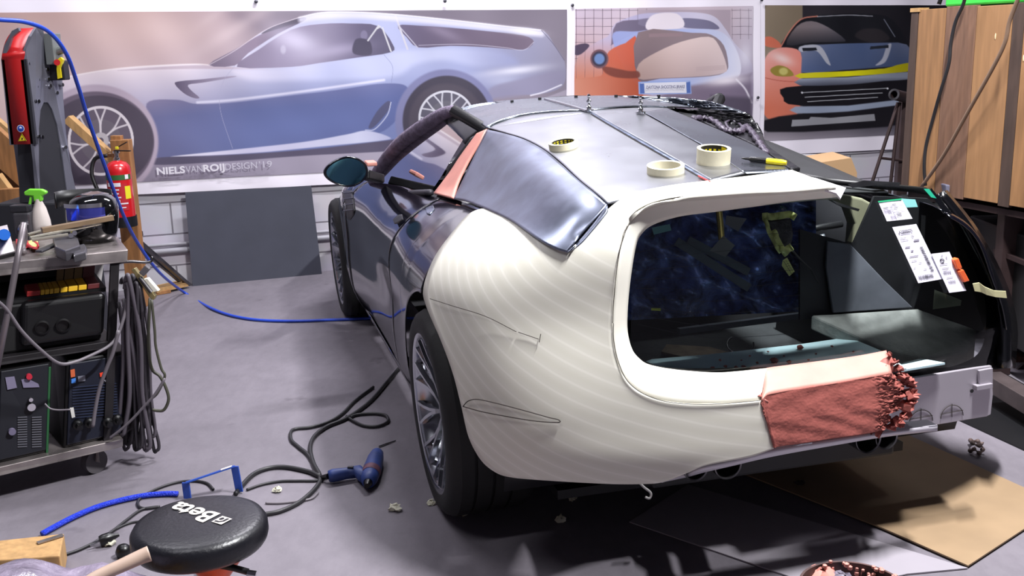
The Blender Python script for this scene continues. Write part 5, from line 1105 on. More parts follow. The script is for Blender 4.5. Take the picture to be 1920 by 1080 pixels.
# ---- blue air hose sweeping down to the floor and behind the car
hp = [at_y(-60, 32, 3.9), at_y(0, 37, 4.0), at_y(50, 42, 4.1), at_y(92, 60, 4.2), at_y(124, 100, 4.3), at_y(146, 160, 4.45), at_y(166, 225, 4.6), at_y(196, 310, 4.8), at_y(232, 405, 5.1), at_y(262, 462, 5.4), at_y(300, 512, 5.7), at_z(345, 548, .012), at_z(400, 580, .010), at_z(460, 597, .010), at_z(540, 602, .010), at_z(640, 599, .010), at_z(740, 596, .010), at_z(860, 600, .010)]
tag(obj('air_hose', MB().tube(crom(hp, 10), .0085, 8), mat('blue_hose', (36, 72, 190), .4), smooth='all'), 'blue air hose sweeping from upper left down across the floor to the car', 'hose')
obj('hose_hook', MB().tube(crom([at_y(-60, 32, 3.9), at_y(-64, -60, 3.9), at_y(-64, -500, 3.9)], 3), .004, 6), m_steel, None) if False else None

# ---- welding trolley
TB0 = at_z(218, 822, .13); TB1 = at_z(0, 872, .13); TT0 = at_z(233, 468, .82); TT1 = at_z(0, 492, .82)
db = (TB1-TB0)/np.linalg.norm(TB1-TB0); dt = (TT1-TT0)/np.linalg.norm(TT1-TT0)
def TR(a, b_, z):
    """trolley space: a leftwards along the front, b backwards, z up"""
    f = (z-.13)/.69; o = TB0*(1-f)+TT0*f; d = db*(1-f)+dt*f; d = d/np.linalg.norm(d); n_ = np.array([d[1], -d[0], 0]); n_ = n_ if n_[1] > 0 else -n_
    return np.array([o[0]+d[0]*a+n_[0]*b_, o[1]+d[1]*a+n_[1]*b_, z])
def tbox(a0, a1, b0, b1, z0, z1, mb=None):
    mb = mb or MB(); vs = [TR(a, b_, z) for z in (z0, z1) for b_ in (b0, b1) for a in (a0, a1)]
    return mb.add(vs, [(0, 2, 3, 1), (4, 5, 7, 6), (0, 1, 5, 4), (2, 6, 7, 3), (0, 4, 6, 2), (1, 3, 7, 5)])
def ahit(x, y, b_=0):
    """photo point on the trolley plane at depth b -> a, z (found by search)"""
    best = None; z = .5; a = .3
    for _ in range(30):
        P0 = TR(a, b_, z); u0 = project(P0); ua = project(TR(a+.01, b_, z)); uz = project(TR(a, b_, z+.01))
        J = np.array([[(ua[0]-u0[0])/.01, (uz[0]-u0[0])/.01], [(ua[1]-u0[1])/.01, (uz[1]-u0[1])/.01]]); d = np.linalg.solve(J, [x-u0[0], y-u0[1]]); a += d[0]; z += d[1]
    return a, z
WT = .95; DT = .44
tro = thing('welding_trolley', 'steel welding trolley with worn metal top and castors', 'trolley', TR(.4, .2, 0))
m_wtop = mat('worn_bright_steel', (150, 142, 140), .32, .75, var=.35, scale=9, rvar=.12); m_frame = mat('dark_trolley_frame', (34, 31, 34), .5, .4, var=.4, scale=12)
a_, z_ = ahit(235, 487); obj('top_plate', tbox(-.012, WT, -.01, DT+.01, .775, .82), m_wtop, tro, bevel=.003, label='scratched bright steel top plate')
zm = ahit(190, 642)[1]; obj('middle_shelf', tbox(.02, WT, 0, DT, zm-.025, zm), m_frame, tro, bevel=.002); obj('bottom_shelf', tbox(-.02, WT, -.02, DT, .10, .13), m_wtop, tro, bevel=.002)
for a in (.015, WT-.03):
    for b_ in (.0, DT-.03): obj('leg', tbox(a, a+.03, b_, b_+.03, .13, .78), m_frame if b_ == 0 else mat('white_post', (176, 172, 172), .5), tro)
obj('white_post_strip', tbox(.31, .335, DT-.03, DT, .13, .78), MATS['white_post'], tro)
obj('side_arm', MB().bar(TR(-.02, .05, .16), TR(-.14, .12, .17), .02, .03), m_frame, tro)
for i, (a, b_) in enumerate(((.06, .06), (WT-.1, .06), (.06, DT-.05), (WT-.1, DT-.05), (.50, .03))):
    c0 = V3(TR(a, b_, .045)); ca = obj('castor', MB().cyl(c0+Vector((-.014, .01, 0)), c0+Vector((.014, -.01, 0)), .045, n=24), mat('grey_rubber', (78, 74, 78), .6), tro, smooth=True)
    obj('castor_fork', MB().bar(c0+Vector((.02, -.014, 0)), V3(TR(a-.015, b_, .10)), .006, .04).bar(c0+Vector((-.02, .014, 0)), V3(TR(a+.015, b_, .10)), .006, .04), m_wtop, ca)
# black power unit with two sockets on the middle shelf
wu = thing('power_unit', 'black power unit with two round sockets on the middle trolley shelf', 'welding machine', TR(.3, .2, zm))
m_bp = mat('black_plastic', (12, 11, 13), .35, spec=.5); m_bp2 = mat('black_metal', (13, 12, 14), .45, .3, var=.3, scale=8)
obj('body', tbox(.06, .62, .04, .40, zm, zm+.17), m_bp2, wu, bevel=.01)
a0, z0 = ahit(196, 632); a1, z1 = ahit(40, 572); obj('front_case', tbox(a0, a1, .0, .05, z0+.005, z1+.008), m_bp, wu, bevel=.022, segs=4)
for (x, y) in ((79, 613), (118, 609)):
    a, z = ahit(x, y); c0 = V3(TR(a, 0, z)); dn = (V3(TR(a, -.1, z))-c0).normalized()
    so = obj('socket', MB().lathe([(.024, 0), (.026, .012), (.020, .014), (.019, .004), (.0001, .003)], c0, dn, 28), m_bp2, wu, smooth=True)
# parts organiser above it, red and yellow bins
og = thing('parts_organiser', 'open black parts case with a row of red and yellow bins under the trolley top', 'organiser', TR(.3, .2, zm+.17))
obj('case', tbox(.05, .60, .06, .40, zm+.17, zm+.185).add([TR(a, b_, z) for a, b_, z in ((.05, .40, zm+.185), (.60, .40, zm+.185), (.60, .40, .76), (.05, .40, .76))], [(0, 1, 2, 3)]), m_bp2, og, weld=False)
bc = [((50, 75), 0), ((76, 83), 1), ((84, 92), 1), ((93, 100), 1), ((101, 111), 1), ((113, 126), 1), ((128, 145), 1), ((147, 162), 1), ((164, 186), 2)]
m_b0 = mat('bin_red', (170, 40, 40), .4); m_b1 = mat('bin_yellow', (226, 180, 40), .4); m_b2 = mat('bin_dark_red', (96, 34, 36), .45)
for (xa, xb), c_ in bc:
    yb = 560-(xa-50)*.11; aa, za = ahit(xa, yb, .06); ab, _ = ahit(xb, yb, .06); obj('bin', tbox(ab, aa, .06, .20, zm+.186, zm+.186+.018), (m_b0, m_b1, m_b2)[c_], og, bevel=.002, label=('red bin', 'yellow bin', 'dark red bin')[c_])
    if xa > 110: obj('bin_back', tbox(ab, aa, .22, .24, zm+.19, zm+.26), (m_b0, mat('bin_amber', (120, 92, 30), .4), m_b2)[c_], og)
# the two welders on the bottom shelf
def welder(name, label, x0, x1, ytop, ybot, body, front, b0=.02):
    aL, zt = ahit(x0, ytop, b0); aR, zb_ = ahit(x1, ybot, b0); zb_ = .13
    t_ = thing(name, label, 'welding machine', TR((aL+aR)/2, .2, .13)); obj('body', tbox(aR, aL, b0, .36, zb_, zt), body, t_, bevel=.008); obj('front_panel', tbox(aR+.012, aL-.012, b0-.008, b0, zb_+.012, zt-.012), front, t_, bevel=.003)
    return t_, b0-.010
m_navy = mat('navy_front', (17, 19, 28), .45); m_green = mat('welder_green', (30, 84, 46), .45)
w1, bb = welder('green_sided_welder', 'welding machine with green side edge on the left of the bottom shelf', -6, 92, 690, 840, m_bp2, m_navy)
aG, zG = ahit(92, 690, .02); obj('green_side_panel', tbox(aG-.006, aG+.002, .015, .36, .13, zG+.004), m_green, w1, bevel=.001)
def tquad(pts, b_, m, par, name, label=None, th=.003):
    mb = MB(); P = []
    for x, y in pts: a, z = ahit(x, y, b_); P.append(TR(a, b_, z))
    P2 = []
    for x, y in pts: a, z = ahit(x, y, b_); P2.append(TR(a, b_+th, z))
    n = len(P); return obj(name, mb.add(P+P2, [tuple(range(n))[::-1], tuple(range(n, 2*n))]+[(i, (i+1) % n, n+(i+1) % n, n+i) for i in range(n)]), m, par, label=label)
m_lil = mat('lilac_panel', (112, 106, 130), .5)
for q in ([(10, 708), (27, 706), (32, 727), (14, 731)], [(40, 712), (52, 710), (72, 720), (74, 726), (44, 727)]): tquad(q, bb-.002, m_lil, w1, 'control_sticker')
for (x, y, r, m) in ((54, 705, .010, mat('knob_red', (190, 40, 60), .4)), (58, 762, .014, m_chrome), (57, 748, .007, m_chrome), (22, 808, .012, m_lil)):
    a, z = ahit(x, y, bb); c0 = V3(TR(a, bb, z)); dn = (V3(TR(a, bb-.1, z))-c0).normalized(); obj('knob' if m != m_chrome else 'connector', MB().cyl(c0, c0+dn*.015, r, n=16), m, w1, smooth=True)
for k in range(13):
    for x0 in (33, 60): y = 782+k*4.6; tquad([(x0, y), (x0+18, y-1), (x0+18, y+1), (x0, y+2)], bb-.001, mat('louvre_grey', (84, 84, 92), .5), w1, 'louvre')
w2, bb = welder('blue_louvred_welder', 'welding machine with dark blue louvred front on the right of the bottom shelf', 124, 232, 676, 812, m_bp2, mat('deep_blue_front', (12, 17, 34), .45))
for k in range(12): y = 724+k*5.2; tquad([(136, y+2), (220, y-6), (220, y-4.4), (136, y+3.8)], bb-.001, mat('louvre_blue', (30, 38, 62), .45), w2, 'louvre')
for q, c_ in (([(132, 694), (140, 692), (141, 706), (133, 708)], (190, 90, 50)), ([(134, 711), (142, 709), (142, 718), (134, 719)], (60, 120, 200)), ([(187, 700), (194, 698), (195, 705), (188, 707)], (220, 60, 30)), ([(196, 713), (213, 710), (213, 713), (197, 716)], (190, 190, 200)), ([(131, 765), (138, 764), (141, 782), (135, 784)], (224, 222, 216)), ([(146, 706), (160, 704), (160, 714), (147, 716)], (110, 110, 122))):
    tquad(q, bb-.003, mat('mark_%d_%d_%d' % c_, c_, .5), w2, 'front_marking')
for (x, y) in ((166, 791), (200, 790), (144, 795), (218, 785)):
    a, z = ahit(x, y, bb); c0 = V3(TR(a, bb, max(z, .15))); dn = (V3(TR(a, bb-.1, z))-c0).normalized(); obj('cable_connector', MB().lathe([(.018, 0), (.018, .02), (.011, .024), (.011, .05), (.0001, .052)], c0, dn, 14), m_bp, w2, smooth=True)
# cables hanging at the trolley end
m_cab = mat('grey_black_cable', (52, 48, 54), .55, var=.3, scale=20)
random.seed(3)
hooks = V3(TR(-.02, .06, .74))
tag(obj('cable_hook', MB().tube(crom([V3(TR(.01, .05, .765)), V3(TR(-.03, .05, .765)), V3(TR(-.10, .05, .755)), V3(TR(-.11, .05, .775))], 5), .006, 6), m_steel, smooth='all'), 'steel hook under the trolley top holding the hanging cables', 'hook')
for k in range(18):
    f = k/17; xt = 226+random.uniform(0, 34); xb = 232+62*f+random.uniform(-6, 6); yb_ = 800+random.uniform(-6, 48); yt = 524+random.uniform(-4, 22); xm = (xt+xb)/2+random.uniform(-6, 8)
    dpt = random.uniform(-.05, .06); Y0 = 3.74+dpt
    pts = [at_y(xt, yt+6, Y0), at_y(xt+2, yt-2, Y0), at_y(xt+7, yt+5, Y0-.01), at_y(xm+3, (yt+yb_)/2-50, Y0), at_y(xm+7, (yt+yb_)/2+60, Y0), at_y(xb+2, yb_-16, Y0), at_y(xb-2, yb_, Y0), at_y(xb-9, yb_-12, Y0+.01), at_y(xm-5, (yt+yb_)/2+10, Y0+.01), at_y(xt-4, yt+40, Y0+.01)]
    for p in pts: p[2] = max(p[2], .012)
    tag(obj('welding_cable', MB().tube(crom(pts, 6), .0065 if k % 3 else .0085, 7), m_cab if k % 4 else mat('paler_cable', (84, 78, 86), .5), smooth='all'), 'dark welding cable looped over the hook at the trolley end', 'cable', 'welding cables hanging from the trolley end')
for nm, px_, Y0, r, lb in (('green_cable', [(281, 560), (278, 640), (284, 690), (300, 706), (312, 730), (316, 750), (308, 768), (296, 770), (286, 768)], 3.70, .006, 'olive cable hanging from the clamp and curling out on the right'),
                          ('green_cable', [(284, 562), (290, 620), (292, 650), (302, 690), (309, 706), (296, 736), (284, 748)], 3.68, .005, 'olive cable crossing in front of the curling one'),
                          ('grey_cable', [(-10, 560), (12, 580), (40, 620), (75, 655), (110, 681), (140, 679), (180, 662), (205, 648), (220, 630), (232, 596), (240, 560)], 3.50, .006, 'light grey cable sagging across the front of the trolley'),
                          ('grey_cable', [(222, 620), (212, 660), (200, 690), (186, 730), (178, 770), (174, 800)], 3.55, .007, 'grey cable hanging down in front of the louvred welder'),
                          ('grey_cable', [(309, 710), (290, 740), (270, 762), (248, 786), (226, 806), (205, 822)], 3.62, .005, 'grey cable slanting from the curled cable to the bottom shelf'),
                          ('thin_cable', [(84, 757), (94, 766), (110, 769), (132, 768)], 3.40, .003, 'thin cable bridging the two welders')):
    pts = [at_y(x, y, Y0+(0 if 'sagging' not in lb else -.12*abs(x-120)/120*0)) for x, y in px_]
    if 'sagging' in lb: pts = [at_y(x, y, 3.30+x/240*.40) for x, y in px_]
    for p in pts: p[2] = max(p[2], .01)
    tag(obj(nm, MB().tube(crom(pts, 6), r, 7), mat('olive_cable', (70, 70, 58), .5) if 'green' in nm else mat('mid_grey_cable', (112, 106, 112), .5), smooth='all'), lb, 'cable')
gc = thing('ground_clamp', 'brass welding earth clamp hanging at the end of the trolley', 'clamp', at_y(270, 565, 3.72))
m_br = mat('dull_brass', (170, 156, 110), .35, .8, var=.2, scale=20)
obj('jaw', MB().prism([at_y(x, y, 3.70) for x, y in ((246, 506), (252, 503), (291, 556), (288, 563), (280, 558))], (0, .025, 0)), m_br, gc, bevel=.002)
obj('jaw', MB().prism([at_y(x, y, 3.71) for x, y in ((268, 524), (276, 522), (297, 546), (285, 549))], (0, .025, 0)), m_whplain, gc, bevel=.002)
obj('grip', MB().bar(at_y(266, 514, 3.70), at_y(278, 500, 3.70), .02, .022), mat('worn_grip', (90, 86, 90), .5), gc, bevel=.003)
obj('spring', MB().cyl(at_y(262, 520, 3.70), at_y(284, 548, 3.70), .008, n=10), m_steel, gc)
tag(obj('steel_rod', MB().tube([at_y(45, 418, 3.42), at_y(30, 500, 3.36), at_y(14, 590, 3.33), at_y(-4, 680, 3.3), at_z(-30, 790, .01)], .011, 8), mat('grey_rod', (128, 120, 124), .35, .6), smooth='all'), 'bent grey rod leaning against the front of the trolley', 'rod')

# ---- things on the trolley top
ZT = .82
def tz(x, y, h=0): return at_z(x, y, ZT+h)
p = tz(80, 436); sb = thing('spray_bottle', 'white spray bottle with bright green trigger head on the trolley', 'spray bottle', p); hB = .13
obj('bottle', MB().lathe([(.0001, 0), (.036, 0), (.038, .01), (.036, .05), (.026, .10), (.014, hB), (.014, hB+.01)], p, n=28), mat('milky_plastic', (206, 196, 190), .45), sb, smooth=True)
q = V3(p)+Vector((0, 0, hB)); m_gr = mat('bright_green', (120, 214, 60), .4)
hd = obj('spray_head', MB().prism([q+Vector((x, -.012, z)) for x, z in ((-.052, .040), (-.050, .026), (-.016, .022), (-.016, .0), (.016, .0), (.02, .022), (.038, .030), (.040, .040), (.02, .05), (-.03, .052))], (0, .024, 0)), m_gr, sb, bevel=.005)
obj('trigger', MB().bar(q+Vector((-.026, 0, .024)), q+Vector((-.040, 0, -.02)), .014, .008), m_gr, hd, bevel=.002)
# welding mask
p = V3(tz(178, 452)); wm = thing('welding_mask', 'glossy black welding mask with a blue reflection painted on its visor, on the trolley corner', 'mask', p)
rows = []
K_ = 1.28
for z, r, yo in [(a*K_, b_*K_, c*K_) for a, b_, c in ((.0, .062, 0), (.03, .070, 0), (.07, .076, .004), (.10, .076, .01), (.125, .066, .02), (.14, .046, .03), (.148, .01, .04))]:
    rows.append([(p[0]+r*math.cos(t_)*1.0, p[1]+yo+r*math.sin(t_)*.9, p[2]+z) for t_ in np.linspace(-PI-.3, .3, 28)])
obj('shell', MB().grid(np.array(rows)), mat('glossy_black', (12, 12, 14), .08, coat=1), wm, smooth='all', solid=.004)
obj('head_band', MB().grid(np.array([[(p[0]-.045+.11*math.cos(t_), p[1]+.05+.08*math.sin(t_), p[2]+z) for t_ in np.linspace(.2, PI+.6, 18)] for z in (.13, .19)])), m_trimblk, wm, smooth='all', solid=.004)
obj('visor', MB().grid(np.array([[(p[0]+.1005*math.cos(t_), p[1]-.002+.0928*math.sin(t_), p[2]+z) for t_ in np.linspace(-2.3, -.7, 12)] for z in (.096, .143)])), mat('visor_blue_reflection', (84, 88, 190), .06, .7), wm, smooth='all')  # violet blue colour stands in for a reflection on the visor
obj('visor_rim', MB().grid(np.array([[(p[0]+.1024*math.cos(t_), p[1]-.002+.0947*math.sin(t_), p[2]+z) for t_ in np.linspace(-2.4, -.6, 12)] for z in (.143, .159)])), m_chrome, wm, smooth='all')
# hammer shaft and rods lying across the top
plank('hammer_shaft', 'rounded brown hammer shaft lying across the trolley clutter', tz(78, 432, .085), tz(212, 408, .10), .022, .020, mat('shaft_brown', (120, 98, 74), .55, var=.2, scale=12), cat='tool handle')
for i, ((a, b_), (c, d)) in enumerate((((52, 440), (112, 424)), ((56, 446), (196, 418)), ((60, 450), (128, 440)))):
    tag(obj('welding_rod_bundle', MB().tube([tz(a, b_, .07), tz(c, d, .078)], .006, 8), mat('bright_rod', (200, 194, 178), .25, .8), smooth=True), ['short bright rod at the left of the trolley clutter', 'longest bright rod lying in front of the mask', 'lowest bright rod over the black glove'][i], 'rod')
gl = MB(); p = V3(tz(150, 452, .0))
g = [[(p[0]+.13*(u-.5)+.01*math.sin(v*5), p[1]+.11*(v-.5), p[2]+.004+.078*math.sin(PI*u)**.6*math.sin(PI*v)**.6+.006*math.sin(u*17+v*9)) for u in np.linspace(0, 1, 22)] for v in np.linspace(0, 1, 16)]
tag(obj('work_glove', gl.grid(np.array(g)), mat('black_leather', (26, 25, 28), .6, bump=.5, bscale=60), smooth='all', solid=.003), 'crumpled black leather glove in the middle of the trolley top', 'glove')
# steel clamp parts
cl_ = thing('toggle_clamp', 'grey steel clamp with flat slanting lever at the front of the trolley top', 'clamp', tz(115, 470)); m_cs = mat('clamp_steel', (104, 102, 108), .35, .7, var=.25, scale=14)
obj('lever', MB().bar(tz(72, 472, .015), tz(133, 446, .035), .032, .010), m_cs, cl_, bevel=.004)
obj('plate', MB().prism([tz(x, y, .045) for x, y in ((98, 444), (132, 438), (146, 446), (150, 460), (122, 470), (104, 462))], (0, 0, -.04)), m_cs, cl_, bevel=.004)
obj('block', MB().prism([tz(x, y, .03) for x, y in ((134, 464), (158, 456), (163, 464), (160, 472), (138, 478))], (0, 0, -.03)), m_cs, cl_, bevel=.005)
for x, y in ((110, 432), (140, 431), (133, 436)): obj('pivot_bolt', MB().cyl(tz(x, y+6, .045), tz(x, y+6, .056), .009, n=12), m_chrome, cl_)
p = V3(tz(50, 438)); vs = thing('small_vice', 'dark steel vice body standing left of the spray bottle', 'vice', p)
obj('body', MB().box(p+Vector((0, .0, .045)), (.07, .06, .09)), m_cs, vs, bevel=.008); obj('jaw', MB().box(p+Vector((-.01, .0, .105)), (.075, .045, .03)), mat('vice_dark', (60, 60, 66), .4, .5), vs, bevel=.005); obj('spindle', MB().cyl(p+Vector((.0, -.03, .04)), p+Vector((.02, -.07, .04)), .011, n=12), m_chrome, vs)
tag(obj('torch_neck', MB().tube(crom([tz(44, 474, .012), tz(42, 462, .03), tz(46, 446, .06), tz(44, 430, .095), tz(36, 426, .105)], 5), .012, 8), mat('torch_grey', (120, 112, 114), .45, .3), smooth='all'), 'grey bent torch neck standing at the front edge of the trolley', 'torch')
q = [tz(-20, 432, .09), tz(14, 424, .09), tz(28, 474, .01), tz(-20, 486, .01)]; mt = thing('metal_tray', 'slanting bare metal tray at the left edge of the trolley top', 'tray', tz(10, 470)); obj('face', MB().prism(q, (0, 0, .006)), mat('satin_sheet', (164, 158, 160), .3, .8, var=.15, scale=8), mt, bevel=.001); obj('edge', MB().bar(q[3]+np.array([0, 0, -.004]), q[2]+np.array([0, 0, -.004]), .012, .012), m_bp, mt)
tag(obj('blue_tub', MB().cyl(tz(8, 440, .06), tz(8, 440, .095), .02, n=18), mat('cap_blue', (40, 110, 210), .4), smooth=True), 'small blue plastic tub behind the metal tray', 'tub')
tag(obj('red_cloth', MB().grid(np.array([[tuple(V3(tz(30+42*u, 462-14*v+5*u, .004+.012*abs(math.sin(u*6+v*3))))) for u in np.linspace(0, 1, 14)] for v in np.linspace(0, 1, 8)])), mat('cloth_red', (176, 44, 50), .8), smooth='all', solid=.003), 'red cloth lying between the tray and the clamp', 'cloth')
tag(obj('yellow_pad', MB().prism([tz(x, y, .014) for x, y in ((52, 452), (70, 446), (72, 458), (56, 463))], (0, 0, -.014)), mat('pad_yellow', (206, 204, 130), .7), bevel=.003), 'pale yellow pad left of the clamp', 'pad')

# ---- stool in front
SZ = .455; sc = V3(at_z(373, 975, SZ)); SR = .157
sto = thing('stool', 'round black padded workshop stool with white lettering on the seat', 'stool', (sc[0], sc[1], 0))
pr = [(.0001, SZ+.004), (SR*.5, SZ+.003), (SR*.85, SZ), (SR*.95, SZ-.005), (SR, SZ-.018), (SR+.001, SZ-.040), (SR*.985, SZ-.052), (SR*.95, SZ-.060), (.0001, SZ-.060)]
obj('seat', MB().lathe(pr, (sc[0], sc[1], 0), n=72), mat('black_vinyl', (20, 20, 26), .36, bump=.12, bscale=110, spec=.5), sto, smooth='all')
m_or = mat('orange_metal', (206, 84, 40), .4, .2, var=.12, scale=12)
obj('mechanism', MB().lathe([(.0001, SZ-.064), (.075, SZ-.064), (.075, SZ-.074), (.06, SZ-.105), (.035, SZ-.14), (.0001, SZ-.14)], (sc[0]+.03, sc[1]-.005, 0), n=36), m_or, sto, smooth=True, label='orange metal seat mechanism')
obj('orange_shroud', MB().lathe([(.03, SZ-.07), (.085, SZ-.085), (.09, SZ-.12), (.06, SZ-.15)], (sc[0]+.045, sc[1]-.01, 0), n=36), m_or, sto, smooth=True, solid=.003) if False else None
obj('lever', MB().tube([(sc[0]+.02, sc[1]-.06, SZ-.078), (sc[0]+.09, sc[1]-.075, SZ-.085), (sc[0]+.125, sc[1]-.07, SZ-.10)], .008, 8), m_trimblk, sto, smooth='all'); obj('lever_bolt', MB().cyl((sc[0]+.125, sc[1]-.08, SZ-.10), (sc[0]+.145, sc[1]-.08, SZ-.104), .011, n=10), m_chrome, sto)
obj('column', MB().cyl((sc[0], sc[1], .07), (sc[0], sc[1], SZ-.12), .025, n=20), m_chrome, sto, smooth=True)
for k in range(5):
    a = 2*PI*k/5; e_ = Vector((sc[0]+.24*math.cos(a), sc[1]+.24*math.sin(a), .06)); obj('foot', MB().bar((sc[0], sc[1], .08), e_, .035, .025), m_or, sto, bevel=.004); obj('castor', MB().cyl(e_+Vector((-.012, 0, -.035)), e_+Vector((.012, 0, -.035)), .025, n=18), m_trimblk, sto, smooth=True)
# lettering runs right to left, upside down towards the camera
zl_ = SZ+.0052
A0 = V3(at_z(399, 970, zl_)); A1 = V3(at_z(324, 947, zl_)); dx_ = (A1-A0); L_ = dx_.length; dx_.normalize(); uy = Vector((0, 0, 1)).cross(dx_)
v_, f_ = text_mesh('Beta', 1, .02, align='LEFT'); a = np.array(v_); a[:, 0] -= a[:, 0].min(); s_ = L_/a[:, 0].max()
mb = MB().add([A0+dx_*(p[0]*s_)+uy*((p[1])*s_*.95) for p in a], f_); m_sw = mat('seat_print', (214, 206, 198), .5); obj('seat_lettering', mb, m_sw, sto, weld=False)
B0 = V3(at_z(425, 978, zl_))
sq = MB(); W2 = .036; H2 = .034
def sp(u, v): return B0+dx_*(u*W2)+uy*((v-.5)*H2)
sq.add([sp(0, 0), sp(.9, 0), sp(.9, 1), sp(0, 1)], [(0, 1, 2, 3)]); lg = obj('seat_logo', sq, m_sw, sto)
dd = Vector((0, 0, .0005)); obj('logo_glyph', MB().add([sp(u, v)+dd for u, v in ((.12, .1), (.34, .12), (.34, .55), (.5, .7), (.78, .72), (.78, .9), (.4, .88), (.14, .6))], [tuple(range(8))]).add([sp(.6+.16*math.cos(q), .36+.2*math.sin(q))+dd for q in np.linspace(0, 2*PI, 14)[:-1]], [tuple(range(13))]), MATS['black_vinyl'], lg, weld=False)

# ---- foreground left: crate, wrapped bag, mallet, plank box
tag(obj('tool_crate', MB().bbox((-1.45, 1.45, 0), (-.86, 2.02, .40)), m_wood2, bevel=.006), 'wooden crate at the lower left corner below the wrapped bag', 'crate')
g = []
for v in np.linspace(0, 1, 26): g.append([(-1.42+.60*u, 1.56+.54*v, .402+.11*(math.sin(PI*u)*math.sin(PI*v))**.5+.010*math.sin(u*23+v*7)+.007*math.sin(v*31-u*11)+.006*random.random()) for u in np.linspace(0, 1, 34)])
tag(obj('plastic_bag', MB().grid(np.array(g)), mat('shiny_lilac_plastic', (128, 118, 136), .2, bump=.8, bscale=30, spec=.7, var=.3, scale=14), smooth='all', solid=.002), 'shiny crumpled plastic bag at the lower left corner', 'bag')
ml = thing('mallet', 'smooth worn wooden tool handle in front of the stool', 'tool handle', at_z(200, 1085, .44))
hpts = [at_z(120, 1120, .46), at_z(175, 1085, .475), at_z(225, 1062, .485), at_z(262, 1045, .492), at_z(280, 1038, .495)]
obj('handle', MB().tube(crom(hpts, 5), [.012+.005*k/20 for k in range(21)], 14), mat('worn_handle', (176, 152, 136), .5, var=.15, scale=10), ml, smooth='all')
obj('head', MB().cyl(V3(hpts[0])+Vector((-.10, .03, -.04)), V3(hpts[0])+Vector((0.02, -.06, -.04)), .035, n=24), m_wood, ml, smooth=True)
wb = thing('plank_box', 'pale pine box with a metal strip lying on the floor at the left edge', 'box', at_z(50, 1040, 0))
q = [at_z(-30, 1052, .09), at_z(112, 1042, .09), at_z(120, 1000, .09), at_z(-30, 1016, .09)]; obj('boards', MB().prism(q, (0, 0, -.085)), m_wood2, wb, bevel=.004)
obj('metal_strip', MB().bar(at_z(70, 1018, .094), at_z(118, 1003, .094), .018, .003), m_wtop, wb)
# blue bent handle
bh = [at_z(352, 935, .005), at_y(348, 905, float(at_z(352, 935, .005)[1])), at_y(440, 874, float(at_z(449, 922, .005)[1])), at_z(449, 922, .005)]
bf = thing('bent_blue_handle', 'flat blue steel handle bent square, standing behind the stool', 'handle', bh[0]); mbh = MB()
for i in range(3): mbh.bar(bh[i], bh[i+1], .028 if i == 1 else .028, .006, (.2, 1, .0) if i != 1 else (0, .3, 1))
m_bl = mat('handle_blue', (44, 82, 176), .4, .2); obj('bar', mbh, m_bl, bf, bevel=.001)
obj('white_label', MB().bar(V3(bh[1])*.28+V3(bh[2])*.72+Vector((0, 0, .004)), V3(bh[1])*.06+V3(bh[2])*.94+Vector((0, 0, .004)), .0285, .003, (0, .3, 1)), MATS['label_white'], bf)
fl3 = lambda P, r, z=None: [at_z(x, y, (z or r)) for x, y in P]
def cable(name, label, P, r, m, cat='cable'):
    c_ = crom(P, 8); return tag(obj(name, MB().tube([at_z(x, y, r+.001) for x, y in c_], r, 8), m, smooth='all'), label, cat)
m_bc = mat('black_cable', (34, 33, 36), .5)
K = lambda P: [(x/2.4, 780+y/2.4) for x, y in P]
cable('floor_cable', 'thick dark cable looping from behind the stool to under the car', K([(1060, 350), (1085, 318), (1140, 262), (1210, 234), (1290, 230), (1390, 250), (1438, 268), (1412, 215), (1396, 150), (1412, 95), (1470, 48), (1560, 10), (1660, -60), (1740, -150), (1800, -220)]), .0085, m_bc)
cable('floor_cable', 'dark cable curving from the knot back to the stool edge', K([(1190, 442), (1260, 428), (1340, 392), (1400, 345), (1436, 300), (1440, 272)]), .008, m_bc)
cable('floor_cable', 'dark cable loop left of the knot reaching the far coil', K([(1436, 268), (1390, 180), (1345, 140), (1310, 105), (1318, 62), (1400, 50), (1480, 26), (1540, -10), (1600, -70), (1680, -130)]), .007, m_bc)
cable('floor_cable', 'small oval cable coil beside the car sill', K([(1560, 2), (1590, 22), (1640, 44), (1700, 46), (1744, 26), (1738, 0), (1700, -10), (1650, -10), (1600, -4), (1578, 6)]), .007, m_bc)
cable('drill_cable', 'thin black cable running to the blue power tool', K([(1110, 332), (1180, 308), (1260, 294), (1340, 292), (1420, 291), (1460, 280), (1490, 270)]), .005, m_bc)
cable('thin_cable', 'thin grey cable lying right of the stool', K([(1195, 392), (1260, 392), (1330, 384), (1400, 372), (1432, 345)]), .004, mat('mid_grey_cable', (112, 106, 112), .5))
cable('plug_cable', 'thin black cable winding left of the stool down to the plug', K([(960, 330), (930, 302), (870, 292), (790, 300), (700, 330), (630, 372), (622, 402), (650, 416), (720, 408), (640, 420), (570, 468), (510, 515), (440, 560), (360, 600), (280, 628)]), .005, m_bc)
cable('plug_cable', 'second thin black cable joining the plug from behind the stool', K([(680, 470), (590, 480), (520, 510), (470, 545)]), .004, m_bc)
cable('coiled_air_line', 'bright blue coiled air line curving left of the stool', K([(190, 530), (240, 502), (330, 455), (430, 412), (540, 380), (650, 358), (740, 350), (800, 350)]), .010, mat('bright_blue_coil', (30, 60, 214), .35, bump=1, bscale=200), 'hose')
p = V3(at_z(187, 1015, .02)); pg = thing('power_plug', 'black round power plug on the floor left of the stool', 'plug', p-Vector((0, 0, .02))); obj('body', MB().lathe([(.0001, 0), (.016, 0), (.019, .01), (.019, .03), (.010, .045), (.006, .06)], p, (.8, .5, .1), 20), m_bp, pg, smooth=True)
